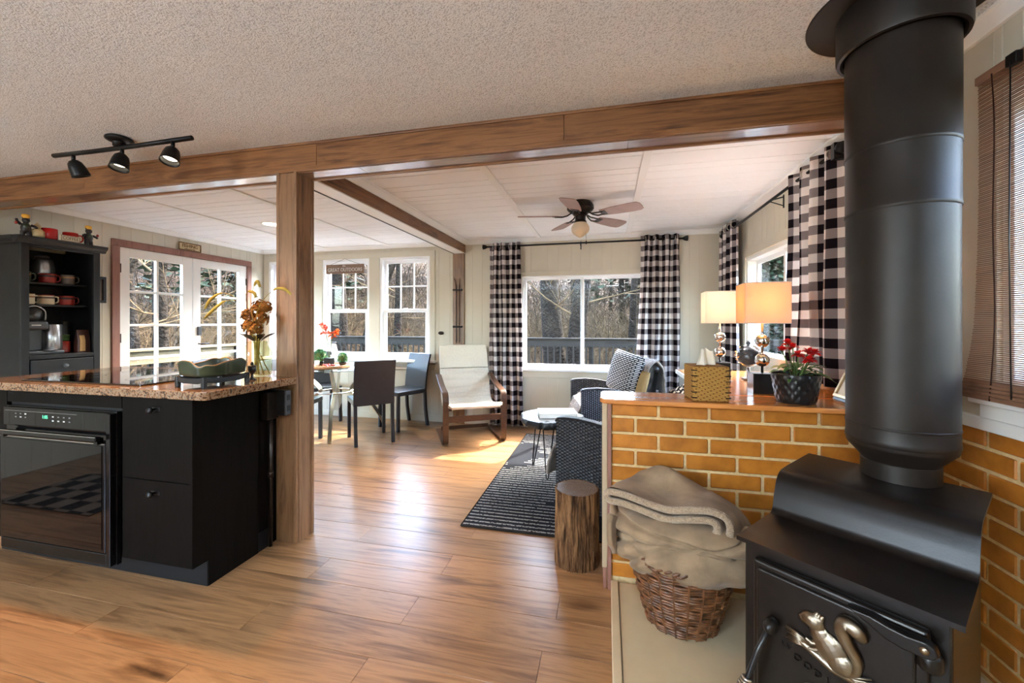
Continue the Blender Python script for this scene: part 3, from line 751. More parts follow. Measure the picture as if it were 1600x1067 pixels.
w1 = sroot('window_1'); x0, x1, z0, z1 = WIN1
frame4(w1, x0 - 0.045, x1 + 0.045, z0 - 0.02, z1 + 0.035, 0.05, -0.012, 0.0, 'casing', M['wall'], PF)
frame4(w1, x0, x1, z0, z1, 0.028, -0.004, 0.10, 'frame', M['vinyl'], PF)
frame4(w1, x0 + 0.028, -0.255, z0 + 0.028, z1 - 0.028, 0.030, 0.03, 0.055, 'sash', M['vinyl'], PF)
frame4(w1, -0.30, x1 - 0.028, z0 + 0.028, z1 - 0.028, 0.030, 0.055, 0.08, 'sash', M['vinyl'], PF)
bar(w1, x0 + 0.05, -0.27, z0 + 0.05, z1 - 0.05, 0.041, 0.044, 'pane', M['pane'], PF, 0)
bar(w1, -0.28, x1 - 0.05, z0 + 0.05, z1 - 0.05, 0.066, 0.069, 'pane', M['pane'], PF, 0)
bar(w1, x0 - 0.06, x1 + 0.06, z0 - 0.022, z0 + 0.006, -0.05, 0.02, 'sill', M['vinyl'], PF, 0.004)
bar(w1, x0 - 0.045, x1 + 0.045, z0 - 0.10, z0 - 0.022, -0.012, 0.0, 'apron', M['wall'], PF)

def hung(name, W):
    r = sroot(name); x0, x1, z0, z1 = W; zm = 1.405
    frame4(r, x0, x1, z0, z1, 0.035, -0.006, 0.10, 'frame', M['vinyl'], PF)
    a, b = x0 + 0.035, x1 - 0.035
    frame4(r, a, b, zm - 0.02, z1 - 0.035, 0.038, 0.055, 0.085, 'upper_sash', M['vinyl'], PF)
    frame4(r, a, b, z0 + 0.035, zm + 0.025, 0.045, 0.02, 0.052, 'lower_sash', M['vinyl'], PF)
    for k in (1, 2): u = a + 0.038 + (b - a - 0.076) * k / 3; bar(r, u - 0.008, u + 0.008, zm + 0.018, z1 - 0.073, 0.064, 0.076, 'muntin', M['vinyl'], PF)
    zz = (zm + 0.018 + z1 - 0.073) / 2; bar(r, a + 0.038, b - 0.038, zz - 0.008, zz + 0.008, 0.063, 0.077, 'muntin', M['vinyl'], PF)
    bar(r, a + 0.038, b - 0.038, zm + 0.018, z1 - 0.073, 0.069, 0.071, 'pane', M['pane'], PF, 0)
    bar(r, a + 0.045, b - 0.045, z0 + 0.08, zm - 0.02, 0.034, 0.036, 'pane', M['pane'], PF, 0)
    bar(r, (a + b) / 2 - 0.03, (a + b) / 2 + 0.03, zm + 0.02, zm + 0.034, 0.01, 0.03, 'latch', M['vinyl'], PF)
    return r
hung('window_2', WIN2); hung('window_3', WIN3); hung('window_4', WIN4)
tr = sroot('trim_11')    # casing and stool round the three dining windows
for a, b in ((-4.69, -4.62), (-3.95, -3.75), (-3.04, -2.89), (-2.18, -2.11)): bar(tr, a, b, 0.72, 2.10, -0.016, 0.0, 'casing', M['wall'], PF, 0.003)
bar(tr, -4.69, -2.11, 2.10, 2.165, -0.016, 0.0, 'casing', M['wall'], PF, 0.003)
bar(tr, -4.70, -2.09, 0.745, 0.782, -0.075, 0.02, 'sill', M['white'], PF, 0.006)
bar(tr, -4.69, -2.11, 0.65, 0.745, -0.016, 0.0, 'apron', M['wall'], PF, 0.003)

w5 = sroot('window_5'); y0, y1, z0, z1 = WIN5
frame4(w5, y0 - 0.07, y1 + 0.07, z0 - 0.02, z1 + 0.075, 0.075, -0.016, 0.0, 'casing', M['wall'], PR)
frame4(w5, y0, y1, z0, z1, 0.03, 0.0, 0.11, 'frame', M['white'], PR)
frame4(w5, y0 + 0.03, y0 + 0.69, z0 + 0.03, z1 - 0.03, 0.035, 0.05, 0.075, 'sash', M['vinyl'], PR)
frame4(w5, y0 + 0.66, y1 - 0.03, z0 + 0.03, z1 - 0.03, 0.035, 0.075, 0.10, 'sash', M['vinyl'], PR)
bar(w5, y0 + 0.06, y0 + 0.66, z0 + 0.06, z1 - 0.06, 0.061, 0.064, 'pane', M['pane'], PR, 0)
bar(w5, y0 + 0.69, y1 - 0.06, z0 + 0.06, z1 - 0.06, 0.086, 0.089, 'pane', M['pane'], PR, 0)

w6 = sroot('window_6'); y0, y1, z0, z1 = WIN6
frame4(w6, y0 - 0.06, y1 + 0.06, z0 - 0.03, z1 + 0.05, 0.06, -0.014, 0.0, 'casing', M['wall'], PR)
frame4(w6, y0, y1, z0, z1, 0.04, 0.0, 0.10, 'frame', M['white'], PR)
for u in ((y0 + 0.04, 0.97), (0.97, y1 - 0.04)):
    frame4(w6, u[0], u[1], z0 + 0.04, z1 - 0.04, 0.045, 0.05, 0.08, 'sash', M['beam_y'], PR)
    bar(w6, u[0] + 0.045, u[1] - 0.045, z0 + 0.085, z1 - 0.085, 0.063, 0.066, 'pane', M['pane'], PR, 0)
bar(w6, y0 - 0.07, y1 + 0.07, z0 - 0.05, z0 - 0.02, -0.045, 0.01, 'sill', M['crown'], PR, 0.004)
bar(w6, y0 - 0.06, y1 + 0.06, z0 - 0.10, z0 - 0.05, -0.018, 0.0, 'apron', M['crown'], PR, 0.003)

w7 = sroot('added_window'); x0, x1, z0, z1 = WIN7  # unseen opening added in the back wall to let sky light in
frame4(w7, x0, x1, z0, z1, 0.06, -0.01, 0.10, 'frame', M['vinyl'], PB)
bar(w7, -3.70, -3.64, z0 + 0.06, z1 - 0.06, 0.0, 0.09, 'mullion', M['vinyl'], PB)

# french doors
def door(name, a, b, hinge_right):
    r = sroot(name); z0, z1 = 0.02, 2.005; st = 0.092
    bar(r, a, a + st, z0, z1, -0.003, 0.04, 'stile', M['white'], PLf, 0.002); bar(r, b - 0.11, b, z0, z1, -0.003, 0.04, 'stile', M['white'], PLf, 0.002)
    bar(r, a + st, b - 0.11, 1.914, z1, -0.003, 0.04, 'rail', M['white'], PLf, 0.002); bar(r, a + st, b - 0.11, z0, 0.19, -0.003, 0.04, 'rail', M['white'], PLf, 0.002)
    p, q = a + st, b - 0.11; m = (p + q) / 2
    bar(r, m - 0.012, m + 0.012, 0.19, 1.914, 0.002, 0.036, 'muntin', M['white'], PLf)
    for k in range(1, 5): z = 0.19 + 1.724 * k / 5; bar(r, p, q, z - 0.012, z + 0.012, 0.001, 0.037, 'muntin', M['white'], PLf)
    for k in range(5):
        for u, v in ((p, m - 0.012), (m + 0.012, q)):
            bar(r, u, v, 0.19 + 1.724 * k / 5 + 0.012, 0.19 + 1.724 * (k + 1) / 5 - 0.012, 0.018, 0.021, 'pane', M['pane'], PLf, 0)
    for z in (0.25, 1.05, 1.75):
        u = b - 0.006 if hinge_right else a + 0.006
        bar(r, u - 0.008, u + 0.008, z, z + 0.09, -0.010, -0.003, 'hinge', M['bronze'], PLf)
    return r
door('door_1', 3.035, 3.765, False)
d2 = door('door_2', 3.772, 4.495, True)
bar(d2, 3.815, 3.862, 1.10, 1.205, -0.03, -0.003, 'door_lock', M['gunmetal'], PLf, 0.006)
MB().tube([(XL + 0.004, 3.84, 1.0), (XL + 0.05, 3.84, 1.0), (XL + 0.05, 3.93, 1.0)], 0.008).build('door_handle', M['bronze'], d2, smooth=True)
dc = sroot('trim_12')
bar(dc, 2.966, 3.034, 0, 2.01, -0.02, 0.012, 'casing', M['door_frame'], PLf, 0.004); bar(dc, 4.497, 4.565, 0, 2.01, -0.02, 0.012, 'casing', M['door_frame'], PLf, 0.004)
bar(dc, 2.966, 4.565, 2.008, 2.078, -0.021, 0.012, 'casing', M['door_frame'], PLf, 0.004)
bar(dc, 3.0, 4.53, -0.02, 0.02, -0.01, 0.12, 'threshold', M['bronze'], PLf, 0.002)

# ------------------------------------------------------------------ wood stove on its hearth
h = thing('hearth', 'low cream painted hearth slab under the wood stove and basket', 'hearth', (0, 0, 0))
mb = MB().box((0.055, -0.6, 0), (XR - 0.002, YP - 0.012, 0.045)); mb.build('slab', M['cream'], h, bevel=0.003)
box('rim', (0.02, -0.6, 0), (0.053, YP - 0.012, 0.052), M['cream'], h, 0.004)

SA, SR = Vector((0.376, 1.303, 0)), R(-40.2)
st = thing('wood_stove', 'black cast iron wood stove with stepped top and squirrel door', 'stove', (SA.x, SA.y, 0.045), SR)
Z = lambda z: z - 0.045
body = MB()
body.prism([(0.02, 0.05), (0.55, 0.05), (0.55, 0.735), (0.40, 0.735), (0.32, 0.70), (0.27, 0.62), (0.02, 0.62)], 0.008, 0.424, lambda a, b, h_: (h_, a, Z(b)))
body.build('body', M['iron'], st, bevel=0.006)
prof = [(-0.005, 0.630), (0.225, 0.630)]
prof += arc((0.225, 0.655), 0.025, -90, -15, 4, lambda a, b: (a, b))
prof += [(0.256, 0.680), (0.268, 0.708)] + arc((0.325, 0.695), 0.058, 165, 95, 6, lambda a, b: (a, b))
prof += [(0.36, 0.7555), (0.575, 0.758)]
low = [(a, b - 0.012) if i < 2 else (a + 0.011, b - 0.008) if i < len(prof) - 2 else (a, b - 0.012) for i, (a, b) in enumerate(prof)]
mb = MB()
n = len(prof)
vs = [(x, a, Z(b)) for x in (-0.004, 0.444) for a, b in prof + low[::-1]]
q = 2 * n
fs = [(i, i + 1, q + i + 1, q + i) for i in range(q - 1)] + [(q - 1, 0, q, 2 * q - 1)]
fs += [(i, 2 * n - 1 - i, 2 * n - 2 - i, i + 1) for i in range(n - 1)] + [(q + i, q + i + 1, q + 2 * n - 2 - i, q + 2 * n - 1 - i) for i in range(n - 1)]
mb.add(vs, fs); mb.build('stepped_top', M['iron'], st, auto=30)
for x in (0.03, 0.40):
    for y_ in (0.05, 0.52): MB().box((x - 0.02, y_ - 0.02, 0), (x + 0.02, y_ + 0.02, 0.02)).build('foot', M['iron'], st, bevel=0.003)
# door with raised panel, on the front plane y = 0.02
dr = MB().box((0.040, -0.004, Z(0.16)), (0.392, 0.02, Z(0.585))).build('door', M['iron'], st, bevel=0.008, seg=3)
MB().box((0.052, -0.012, Z(0.18)), (0.372, 0.0, Z(0.568))).build('door_panel', M['iron'], dr, bevel=0.010, seg=3)
FY = -0.013
# squirrel emblem
bmE = MB()
rot = lambda d: Matrix.Rotation(R(d), 3, 'Y')
P3 = lambda x, z, y_=0: (x, FY + y_, Z(z))
bmE.ell(P3(0.222, 0.447), (0.035, 0.014, 0.042), 18, 12, rot(-38))      # arched back
bmE.ell(P3(0.243, 0.424), (0.032, 0.016, 0.029), 18, 12, rot(-20))      # haunch
bmE.ell(P3(0.203, 0.468), (0.025, 0.012, 0.028), 14, 10, rot(-30))      # neck and chest
bmE.ell(P3(0.186, 0.496), (0.027, 0.015, 0.021), 16, 10, rot(14))      # head
bmE.ell(P3(0.168, 0.491), (0.015, 0.010, 0.011), 12, 8, rot(20))       # muzzle
bmE.ell(P3(0.203, 0.509), (0.008, 0.008, 0.013), 10, 8, rot(25))       # ears
bmE.ell(P3(0.193, 0.513), (0.007, 0.007, 0.012), 10, 8, rot(15))
bmE.tube([P3(0.200, 0.448), P3(0.185, 0.441, -0.004), P3(0.171, 0.447, -0.006)], [0.008, 0.0065, 0.005], 8)
bmE.tube([P3(0.206, 0.438), P3(0.190, 0.427, -0.004), P3(0.176, 0.424, -0.006)], [0.008, 0.0065, 0.005], 8)
bmE.tube([P3(0.238, 0.408), P3(0.222, 0.405, -0.003), P3(0.208, 0.409, -0.004)], [0.008, 0.006, 0.005], 8)
e = bmE.build('squirrel', M['nickel'], dr, smooth=True)
m_ = e.modifiers.new('r', 'REMESH'); m_.mode = 'VOXEL'; m_.voxel_size = 0.0016
m_ = e.modifiers.new('s', 'SMOOTH'); m_.factor = 0.5; m_.iterations = 2
tail = smooth_path([P3(0.252, 0.405, -0.002), P3(0.272, 0.425, -0.004), P3(0.274, 0.455, -0.006), P3(0.256, 0.486, -0.008), P3(0.246, 0.516, -0.008), P3(0.256, 0.533, -0.008), P3(0.275, 0.527, -0.008), P3(0.287, 0.509, -0.006)], 5)
L = len(tail); MB().tube(tail, [0.007 + 0.0115 * min(1, i / L * 1.5) * (1 if i < L - 5 else (L - i) / 6 + 0.15) for i in range(L)], 12).build('squirrel_tail', M['nickel'], dr, smooth=True)
lg = MB().tube([P3(0.125, 0.447), P3(0.165, 0.428), P3(0.225, 0.402), P3(0.290, 0.400)], [0.004, 0.011, 0.011, 0.009], 8)
for k in range(9):
    a = 0.255 + 0.004 * k; lg.tube([P3(a - 0.02, 0.407 - 0.001 * k + 0.010, -0.003), P3(a + 0.012, 0.412 - 0.004 * k, -0.007), P3(0.300 + 0.004 * (k % 3), 0.428 - 0.006 * k, -0.005)], [0.005, 0.004, 0.0015], 6)
for k in range(7):
    lg.tube([P3(0.185, 0.431 - 0.001 * k, -0.002), P3(0.155, 0.446 - 0.004 * k, -0.007), P3(0.132 - 0.003 * (k % 3), 0.452 - 0.006 * k, -0.005)], [0.005, 0.004, 0.0015], 6)
lg.build('branch', M['nickel'], dr, smooth=True)
# oval medallion and cast lettering
md = MB().lathe([(0.0, -0.004), (0.030, -0.004), (0.034, -0.001), (0.034, 0.006)], n=28, cap=True)
md.v = [P3(0.196 + x, 0.312 + y_ * 0.72, -0.004 + z) for x, y_, z in md.v]; md.build('medallion', M['nickel'], dr, smooth=False, bevel=0.001)
rl = MB(); r_ = random.Random(5)
for k in range(46):
    a, rr = r_.uniform(0, 6.28), r_.uniform(0.004, 0.027); x, z = 0.196 + rr * math.cos(a), 0.312 + rr * math.sin(a) * 0.72
    d = r_.uniform(0, 3.14); rl.tube([P3(x, z, -0.008), P3(x + 0.006 * math.cos(d), z + 0.005 * math.sin(d), -0.010)], 0.0011, 5)
rl.build('medallion_relief', M['nickel'], dr)
for ch, x, z, a in (('W', 0.128, 0.393, -8), ('O', 0.152, 0.379, -16), ('O', 0.174, 0.372, -20), ('D', 0.196, 0.367, -18), ('L', 0.219, 0.364, -10), ('A', 0.246, 0.356, 0), ('N', 0.272, 0.346, 6), ('D', 0.298, 0.335, 10)):
    text('letter', ch, 0.024, M['iron'], dr, P3(x, z, 0.0), (R(90), R(-a * 0.0), 0), 0.0035)
# latch arm across the top right corner, with its bolt
pth = [(0.262, 0.574), (0.290, 0.570), (0.318, 0.556), (0.352, 0.553), (0.392, 0.560)]
arm = MB(); top_e = [(0.255, 0.580), (0.30, 0.582), (0.33, 0.576), (0.36, 0.574), (0.390, 0.578), (0.405, 0.570), (0.410, 0.556), (0.402, 0.545), (0.388, 0.542), (0.355, 0.540), (0.325, 0.545), (0.295, 0.562)]
arm.prism(top_e, FY - 0.02, FY + 0.004, lambda a, b, h_: (a, h_, Z(b))); arm.build('latch_arm', M['iron'], st, bevel=0.004, seg=3)
MB().ell((0.388, FY - 0.021, Z(0.560)), (0.0085, 0.005, 0.0085), 14, 8).build('bolt_head', M['nickel'], st, smooth=True)
hb = MB().lathe([(0.018, -0.018), (0.022, -0.012), (0.022, 0.012), (0.018, 0.018)], n=16); hb.v = [(0.392 + x, 0.0 + y_, Z(0.525) + z) for x, y_, z in hb.v]; hb.build('hinge_barrel', M['iron'], st, smooth=True)
# handle: ball, rod and a nickel coil grip
hp = [(0.095, FY - 0.035, Z(0.432)), (0.078, FY - 0.055, Z(0.375)), (0.060, FY - 0.07, Z(0.30)), (0.040, FY - 0.085, Z(0.225)), (0.03, FY - 0.095, Z(0.18))]
hd = MB().tube(hp, 0.0075, 10).build('handle', M['blackp'], st, smooth=True)
MB().ell((0.098, FY - 0.022, Z(0.440)), (0.017, 0.026, 0.020), 16, 10).build('handle_hub', M['iron'], hd, smooth=True)
cp = []; A_, B_ = Vector(hp[2]), Vector(hp[4]); ax = (B_ - A_).normalized(); u_ = ax.cross(Vector((0, 1, 0))).normalized(); v_ = ax.cross(u_)
for k in range(15 * 12 + 1):
    t = k / (15 * 12); an = 2 * math.pi * k / 12; rr = 0.0105 + 0.006 * math.sin(math.pi * min(1, t * 1.1))
    cp.append(A_ + (B_ - A_) * t + (u_ * math.cos(an) + v_ * math.sin(an)) * rr)
MB().tube(cp, 0.0036, 6).build('coil_grip', M['steel'], hd, smooth=True)

# stove pipe
cx, cy = 0.915, 1.548
fl = thing('stove_pipe', 'thick matte black stove pipe rising from the stove to the ceiling', 'stove pipe', (cx, cy, 0.758))
zc = ZC - 0.758
def ring(name, prof, n=48): return MB().lathe(prof, n=n, cap=False).build(name, M['pipe'], fl, smooth=False, auto=35)
ring('collar', [(0.097, 0.0), (0.097, 0.052), (0.094, 0.055)])
ring('reducer', [(0.094, 0.05), (0.097, 0.058), (0.131, 0.098), (0.134, 0.104), (0.134, 0.118)])
ring('pipe_section', [(0.134, 0.112), (0.1365, 0.116), (0.1365, 0.128), (0.135, 0.132), (0.135, 0.165), (0.1365, 0.167), (0.1365, 0.171), (0.135, 0.173), (0.135, 0.845)])
ring('pipe_section', [(0.1365, 0.84), (0.138, 0.843), (0.138, 0.851), (0.1365, 0.854), (0.1365, 1.035)])
ring('pipe_section', [(0.1375, 1.03), (0.139, 1.033), (0.139, 1.041), (0.1375, 1.044), (0.1375, zc - 0.01)])
ring('ceiling_collar', [(0.141, zc - 0.135), (0.149, zc - 0.142), (0.158, zc - 0.14), (0.161, zc - 0.128), (0.161, zc - 0.006)])
MB().lathe([(0.15, zc - 0.006), (0.243, zc - 0.006), (0.245, zc - 0.003), (0.245, zc - 0.0005), (0.15, zc - 0.0005)], n=56, cap=False).build('ceiling_flange', M['pipe'], fl, auto=30)

# ------------------------------------------------------------------ basket of blankets
bk = thing('wicker_basket', 'round brown wicker basket on the hearth under folded blankets', 'basket', (0.295, 1.755, 0.0455))
def br_(z): t = z / 0.27; return 0.128 + 0.062 * math.sin(min(1, t * 0.92) * 1.5)
SY = 0.82
inner = MB().lathe([(0.0, 0.004), (0.12, 0.004)] + [(br_(z) - 0.008, z) for z in [0.27 * k / 8 for k in range(9)]], n=40, cap=False, sy=SY); inner.build('lining', M['hydrangea_dark'], bk, smooth=True)
wv = MB(); NST = 22
for rw in range(25):
    z = 0.008 + rw * 0.0106; pts = []
    for k in range(NST * 6 + 1):
        a = 2 * math.pi * k / (NST * 6); ph = math.cos(a * NST / 2 + (rw // 3 % 2) * math.pi)
        rr = br_(z) + 0.0055 * ph + 0.001 * noise.noise((a * 3, rw, 0)); pts.append((rr * math.cos(a), SY * rr * math.sin(a), z + 0.002 * noise.noise((a * 5, rw * 1.7, 3))))
    wv.tube(pts, 0.0062, 5, cap=False)
stuff(wv.build('woven_strands', M['strand'], bk, smooth=True))
for k in range(NST):
    a = 2 * math.pi * (k + 0.5) / NST
    MB().tube([(br_(z) * 1.004 * math.cos(a), SY * br_(z) * 1.004 * math.sin(a), z) for z in [0.002 + 0.27 * j / 9 for j in range(10)]], 0, 4, flat=(0.012, 0.007)).build('stake', M['strand'], bk)
rim = MB()
for s_ in range(2):
    rim.tube([((br_(0.27) + 0.006 * math.cos(k * 1.1 + s_ * 3.14)) * math.cos(2 * math.pi * k / 120), SY * (br_(0.27) + 0.006 * math.cos(k * 1.1 + s_ * 3.14)) * math.sin(2 * math.pi * k / 120), 0.272 + 0.006 * math.sin(k * 1.1 + s_ * 3.14)) for k in range(121)], 0.008, 6, cap=False)
rim.build('braided_rim', M['strand'], bk, smooth=True)

def fold_noise(p, s, a): return a * noise.noise(Vector(p) * s)
# bottom blanket: a plump bundle bulging over the rim
def bundle(name, label, c, r, rz, nz, seed, creases, mat, p_=2.6):
    t = thing(name, label, 'blanket', c, rz, 'taupe blankets in the basket')
    def fn(u, v):
        a = 2 * math.pi * u; b = math.pi * (v - 0.5)
        cu = math.copysign(abs(math.cos(a)) ** (2 / p_), math.cos(a)); su = math.copysign(abs(math.sin(a)) ** (2 / p_), math.sin(a))
        cb = max(0.0, math.cos(b)) ** 0.62; sb = math.copysign(abs(math.sin(b)) ** 0.9, math.sin(b))
        x, y_, z = r[0] * cu * cb, r[1] * su * cb, r[2] * sb
        d = 1 + nz * noise.noise((x * 7 + seed, y_ * 7, z * 9)) + 0.5 * nz * noise.noise((x * 18 + seed, y_ * 18, z * 20))
        for ca, cz, wd, dp in creases:
            q = (b * 0.7 - cz - ca * math.sin(a * 1.0 + seed)); d -= dp * math.exp(-(q / wd) ** 2) * cb
        return Vector((x * d, y_ * d, z * d))
    mb = MB().grid(fn, 96, 48, lambda u, v: (u * 2, v)); mb.build('bundle', mat, t, smooth=True); return t
bundle('blanket', 'plump grey brown plush blanket lowest in the pile, filling the basket', (0.295, 1.76, 0.345), (0.262, 0.172, 0.108), R(-8), 0.11, 2.0, [(0.85, 0.1, 0.10, 0.13), (-0.95, -0.25, 0.08, 0.12), (0.7, 0.55, 0.07, 0.09)], M['blanket'], 2.3)
t = bundle('blanket', 'middle plush blanket of the pile with corner hanging toward the log', (0.295, 1.765, 0.425), (0.275, 0.172, 0.052), R(-12), 0.11, 7.3, [(0.75, 0.1, 0.08, 0.14), (-0.6, -0.25, 0.07, 0.10)], M['blanket'], 2.5)
def hang(u, v):
    a = -1.0 + 2.0 * u
    return Vector((-0.262 - 0.012 * math.sin(3 * a) - 0.02 * v * (1 - v), 0.085 * a - 0.04, 0.03 - 0.165 * v * (1 - 0.25 * a * a) + 0.012 * math.sin(5 * a)))
hb = MB().grid(hang, 24, 16); hb.build('hanging_corner', M['blanket'], t, smooth=True, solid=0.022)
# top blanket: a folded throw whose pale sherpa edge shows at the front
t = thing('blanket', 'folded throw on top of the pile with curled sherpa edge', 'blanket', (0.29, 1.675, 0.468), R(-13), 'taupe blankets in the basket')
pp = smooth_path([(0.165, -0.012), (0.192, -0.016), (0.212, 0.004), (0.205, 0.030), (0.17, 0.038), (0.09, 0.026), (0.0, 0.012), (-0.10, 0.028), (-0.19, 0.042), (-0.25, 0.044), (-0.268, 0.062), (-0.25, 0.080), (-0.17, 0.076), (-0.07, 0.058), (0.02, 0.050), (0.11, 0.066), (0.19, 0.074), (0.248, 0.056), (0.262, 0.012), (0.240, -0.040), (0.188, -0.062), (0.15, -0.058)], 6)
nrm = []
for i in range(len(pp)):
    t_ = (pp[min(i + 1, len(pp) - 1)] - pp[max(i - 1, 0)]).normalized(); nrm.append(Vector((-t_.y, t_.x)))
NV = 18
def thr(side):
    def fn(u, v):
        i = min(int(u * (len(pp) - 1) + 0.5), len(pp) - 1); th_ = 0.012
        p = pp[i] + nrm[i] * th_ * side; d = v * 0.215
        k = 1 - 0.25 * v; hgt = (1 + 0.1 * v)
        x = ((p.x + 0.268) / 0.53 * 0.455 - 0.295) * k + (0.13 * v if p.x > 0 else 0.02 * v); z = p.y * hgt
        z += 0.010 * noise.noise((p.x * 9, d * 9, side)) * min(1, v * 4)
        if p.y > 0.035: z += 0.075 * math.exp(-((x + 0.07) / 0.085) ** 2 - ((d - 0.20) / 0.055) ** 2) + 0.02 * math.exp(-((x - 0.02) / 0.05) ** 2 - ((d - 0.12) / 0.09) ** 2)
        if x > 0.1: z -= 0.10 * v * max(0, (x - 0.1) / 0.12)
        y_ = d - 0.06 * p.x / 0.2 * (1 - v) * 0.2
        return Vector((x, y_, z))
    return fn
nu = len(pp) - 1
mb = MB().grid(thr(1), nu, NV); mb.grid(thr(-1), nu, NV, flip=True)
mb.build('plush_side', M['blanket'], t, smooth=True)
ed = MB(); F1, F2 = thr(1), thr(-1)
ed.tube([Vector(((p.x + 0.268) / 0.53 * 0.455 - 0.295, -0.004, p.y)) for p in pp], 0.0145, 8)
ed.build('sherpa_edge', M['sherpa'], t, smooth=True)

# log stool
lgx = thing('log_stool', 'short upright log stool with rough bark beside the half wall', 'stool', (-0.152, 2.158, 0))
lp = MB()
def bark(u, v):
    a = 2 * math.pi * u; z = 0.382 * v
    f = noise.noise((math.cos(a) * 7.0, math.sin(a) * 7.0, z * 5)); g = abs(noise.noise((math.cos(a) * 13 + 0.6 * noise.noise((a * 4, z * 14, 2)), math.sin(a) * 13, z * 4.5 + 4)))
    rr = 0.113 + 0.004 * f - 0.013 * max(0, 0.22 - g) / 0.22 + 0.002 * noise.noise((a * 30, z * 60, 1)) + 0.004 * (1 - v)
    return Vector((rr * math.cos(a), rr * math.sin(a), z))
lp.grid(bark, 260, 46)
k = NT('rough_log_bark'); k.set(rough=0.9, spec=0.15)
co = k.coord('Object', (26, 26, 5)); n_ = k.n('TexNoise'); n_.inputs['Scale'].default_value = 1.6; n_.inputs['Detail'].default_value = 8; k.l(co, n_.inputs['Vector'])
k.l(k.ramp(n_.outputs[0], [(0.32, srgb(50, 32, 20)), (0.5, srgb(96, 66, 41)), (0.68, srgb(136, 100, 66))]), k.b.inputs['Base Color']); k.bump(n_.outputs[0], 0.8, 0.01)
M['bark'] = k.m
lp.build('bark', M['bark'], lgx, smooth=True)
def disc(name, r, z, mat, par, n=48, wob=0.0):
    mb = MB(); vs = [(0, 0, z)]
    for j in range(1, 6):
        for k in range(n):
            a = 2 * math.pi * k / n; vs.append((r * j / 5 * math.cos(a), r * j / 5 * math.sin(a), z + wob * noise.noise((k * .3, j, 1))))
    fs = [(0, 1 + k, 1 + (k + 1) % n) for k in range(n)]
    for j in range(4):
        for k in range(n): fs.append((1 + j * n + k, 1 + (j + 1) * n + k, 1 + (j + 1) * n + (k + 1) % n, 1 + j * n + (k + 1) % n))
    return mb.add(vs, fs).build(name, mat, par)
kk = NT('log_end_grain'); kk.set(rough=0.6)
co = kk.coord('Object'); wv_ = kk.n('TexWave'); wv_.wave_type = 'RINGS'; wv_.rings_direction = 'Z'; wv_.inputs['Scale'].default_value = 34; wv_.inputs['Distortion'].default_value = 6; wv_.inputs['Detail'].default_value = 3; wv_.inputs['Detail Scale'].default_value = 2
kk.l(co, wv_.inputs['Vector']); kk.l(kk.ramp(wv_.outputs[0], [(0.1, srgb(70, 54, 42)), (0.9, srgb(112, 92, 76))]), kk.b.inputs['Base Color'])
disc('cut_top', 0.108, 0.381, kk.m, lgx, 48, 0.002)

# ------------------------------------------------------------------ things on the half wall
CZ = 0.8955
tb = thing('tissue_box', 'square woven straw tissue box cover standing on the half wall', 'tissue box', (0.452, 2.05, CZ), R(4))
MB().box((-0.078, -0.078, 0), (0.078, 0.078, 0.158)).build('box', M['seagrass'], tb, bevel=0.006)
# uv weave for the box
me = tb.children[0].data; ul = me.uv_layers.new(name='UVMap')
for p in me.polygons:
    for li in p.loop_indices:
        v = me.vertices[me.loops[li].vertex_index].co; ul.data[li].uv = ((v.x + v.y) * 6 + v.z * 5, v.z * 6)
for s_ in (-1, 1):
    for k in range(6):
        z = 0.018 + k * 0.0245
        MB().tube([(s_ * 0.079, -0.074 + 0.014, z), (s_ * 0.081, -0.081, z), (s_ * 0.060, -0.081, z - 0.001)], 0.0022, 6).build('lacing', M['rope'], tb, smooth=True)
def tiss(u, v):
    a = (u - 0.5) * 2; w_ = 0.045 * (1 - 0.35 * v)
    return Vector((w_ * a, 0.016 * math.sin(3.2 * a + 2 * v) + 0.008 * math.sin(7 * a), 0.155 + 0.078 * v * (1 - 0.22 * a * a) + 0.004 * math.sin(9 * a) * v))
tt = tag(MB().grid(tiss, 24, 10).build('tissue', M['tissue'], None, smooth=True, solid=0.001), 'white paper tissue pulled up out of the straw box', 'tissue'); tt.location = tb.location; tt.rotation_euler = tb.rotation_euler

pot = thing('flower_pot', 'black ceramic pot with diamond relief on the half wall', 'flower pot', (0.825, 2.055, CZ))
pm = MB()
def potf(u, v):
    a = 2 * math.pi * u; z = 0.128 * v; rr = 0.072 + 0.022 * v ** 0.8
    if 0.06 < v < 0.95:
        g = abs(math.sin(a * 9 + v * 9)) * abs(math.sin(a * 9 - v * 9)); rr += 0.0035 * g
    return Vector((rr * math.cos(a), rr * math.sin(a), z))
pm.grid(potf, 144, 30); pm.build('pot', M['blackp'], pot, smooth=True)
disc('pot_base', 0.072, 0.001, M['blackp'], pot); disc('soil', 0.09, 0.118, M['hydrangea_dark'], pot, 32, 0.006)
pl_ = thing('red_flowers', 'red flowering plant with green leaves growing in the black pot', 'plant', (0.825, 2.055, CZ + 0.115))
rr_ = random.Random(11)
def leafm(mb, base, d, ln, wd, droop=0.4):
    d = Vector(d).normalized(); side = d.cross(Vector((0, 0, 1)))
    if side.length < 1e-3: side = Vector((1, 0, 0))
    side.normalize(); p0 = Vector(base); vs = []; N = 5
    for i in range(N + 1):
        t = i / N; c = p0 + d * ln * t + Vector((0, 0, -droop * ln * t * t)); w_ = wd * math.sin(math.pi * (0.08 + 0.9 * t)) ** 0.8
        vs += [c - side * w_ + Vector((0, 0, w_ * 0.3)), c, c + side * w_ + Vector((0, 0, w_ * 0.3))]
    fs = []
    for i in range(N):
        fs += [(i * 3, i * 3 + 1, i * 3 + 4, i * 3 + 3), (i * 3 + 1, i * 3 + 2, i * 3 + 5, i * 3 + 4)]
    mb.add(vs, fs)
sm = MB()
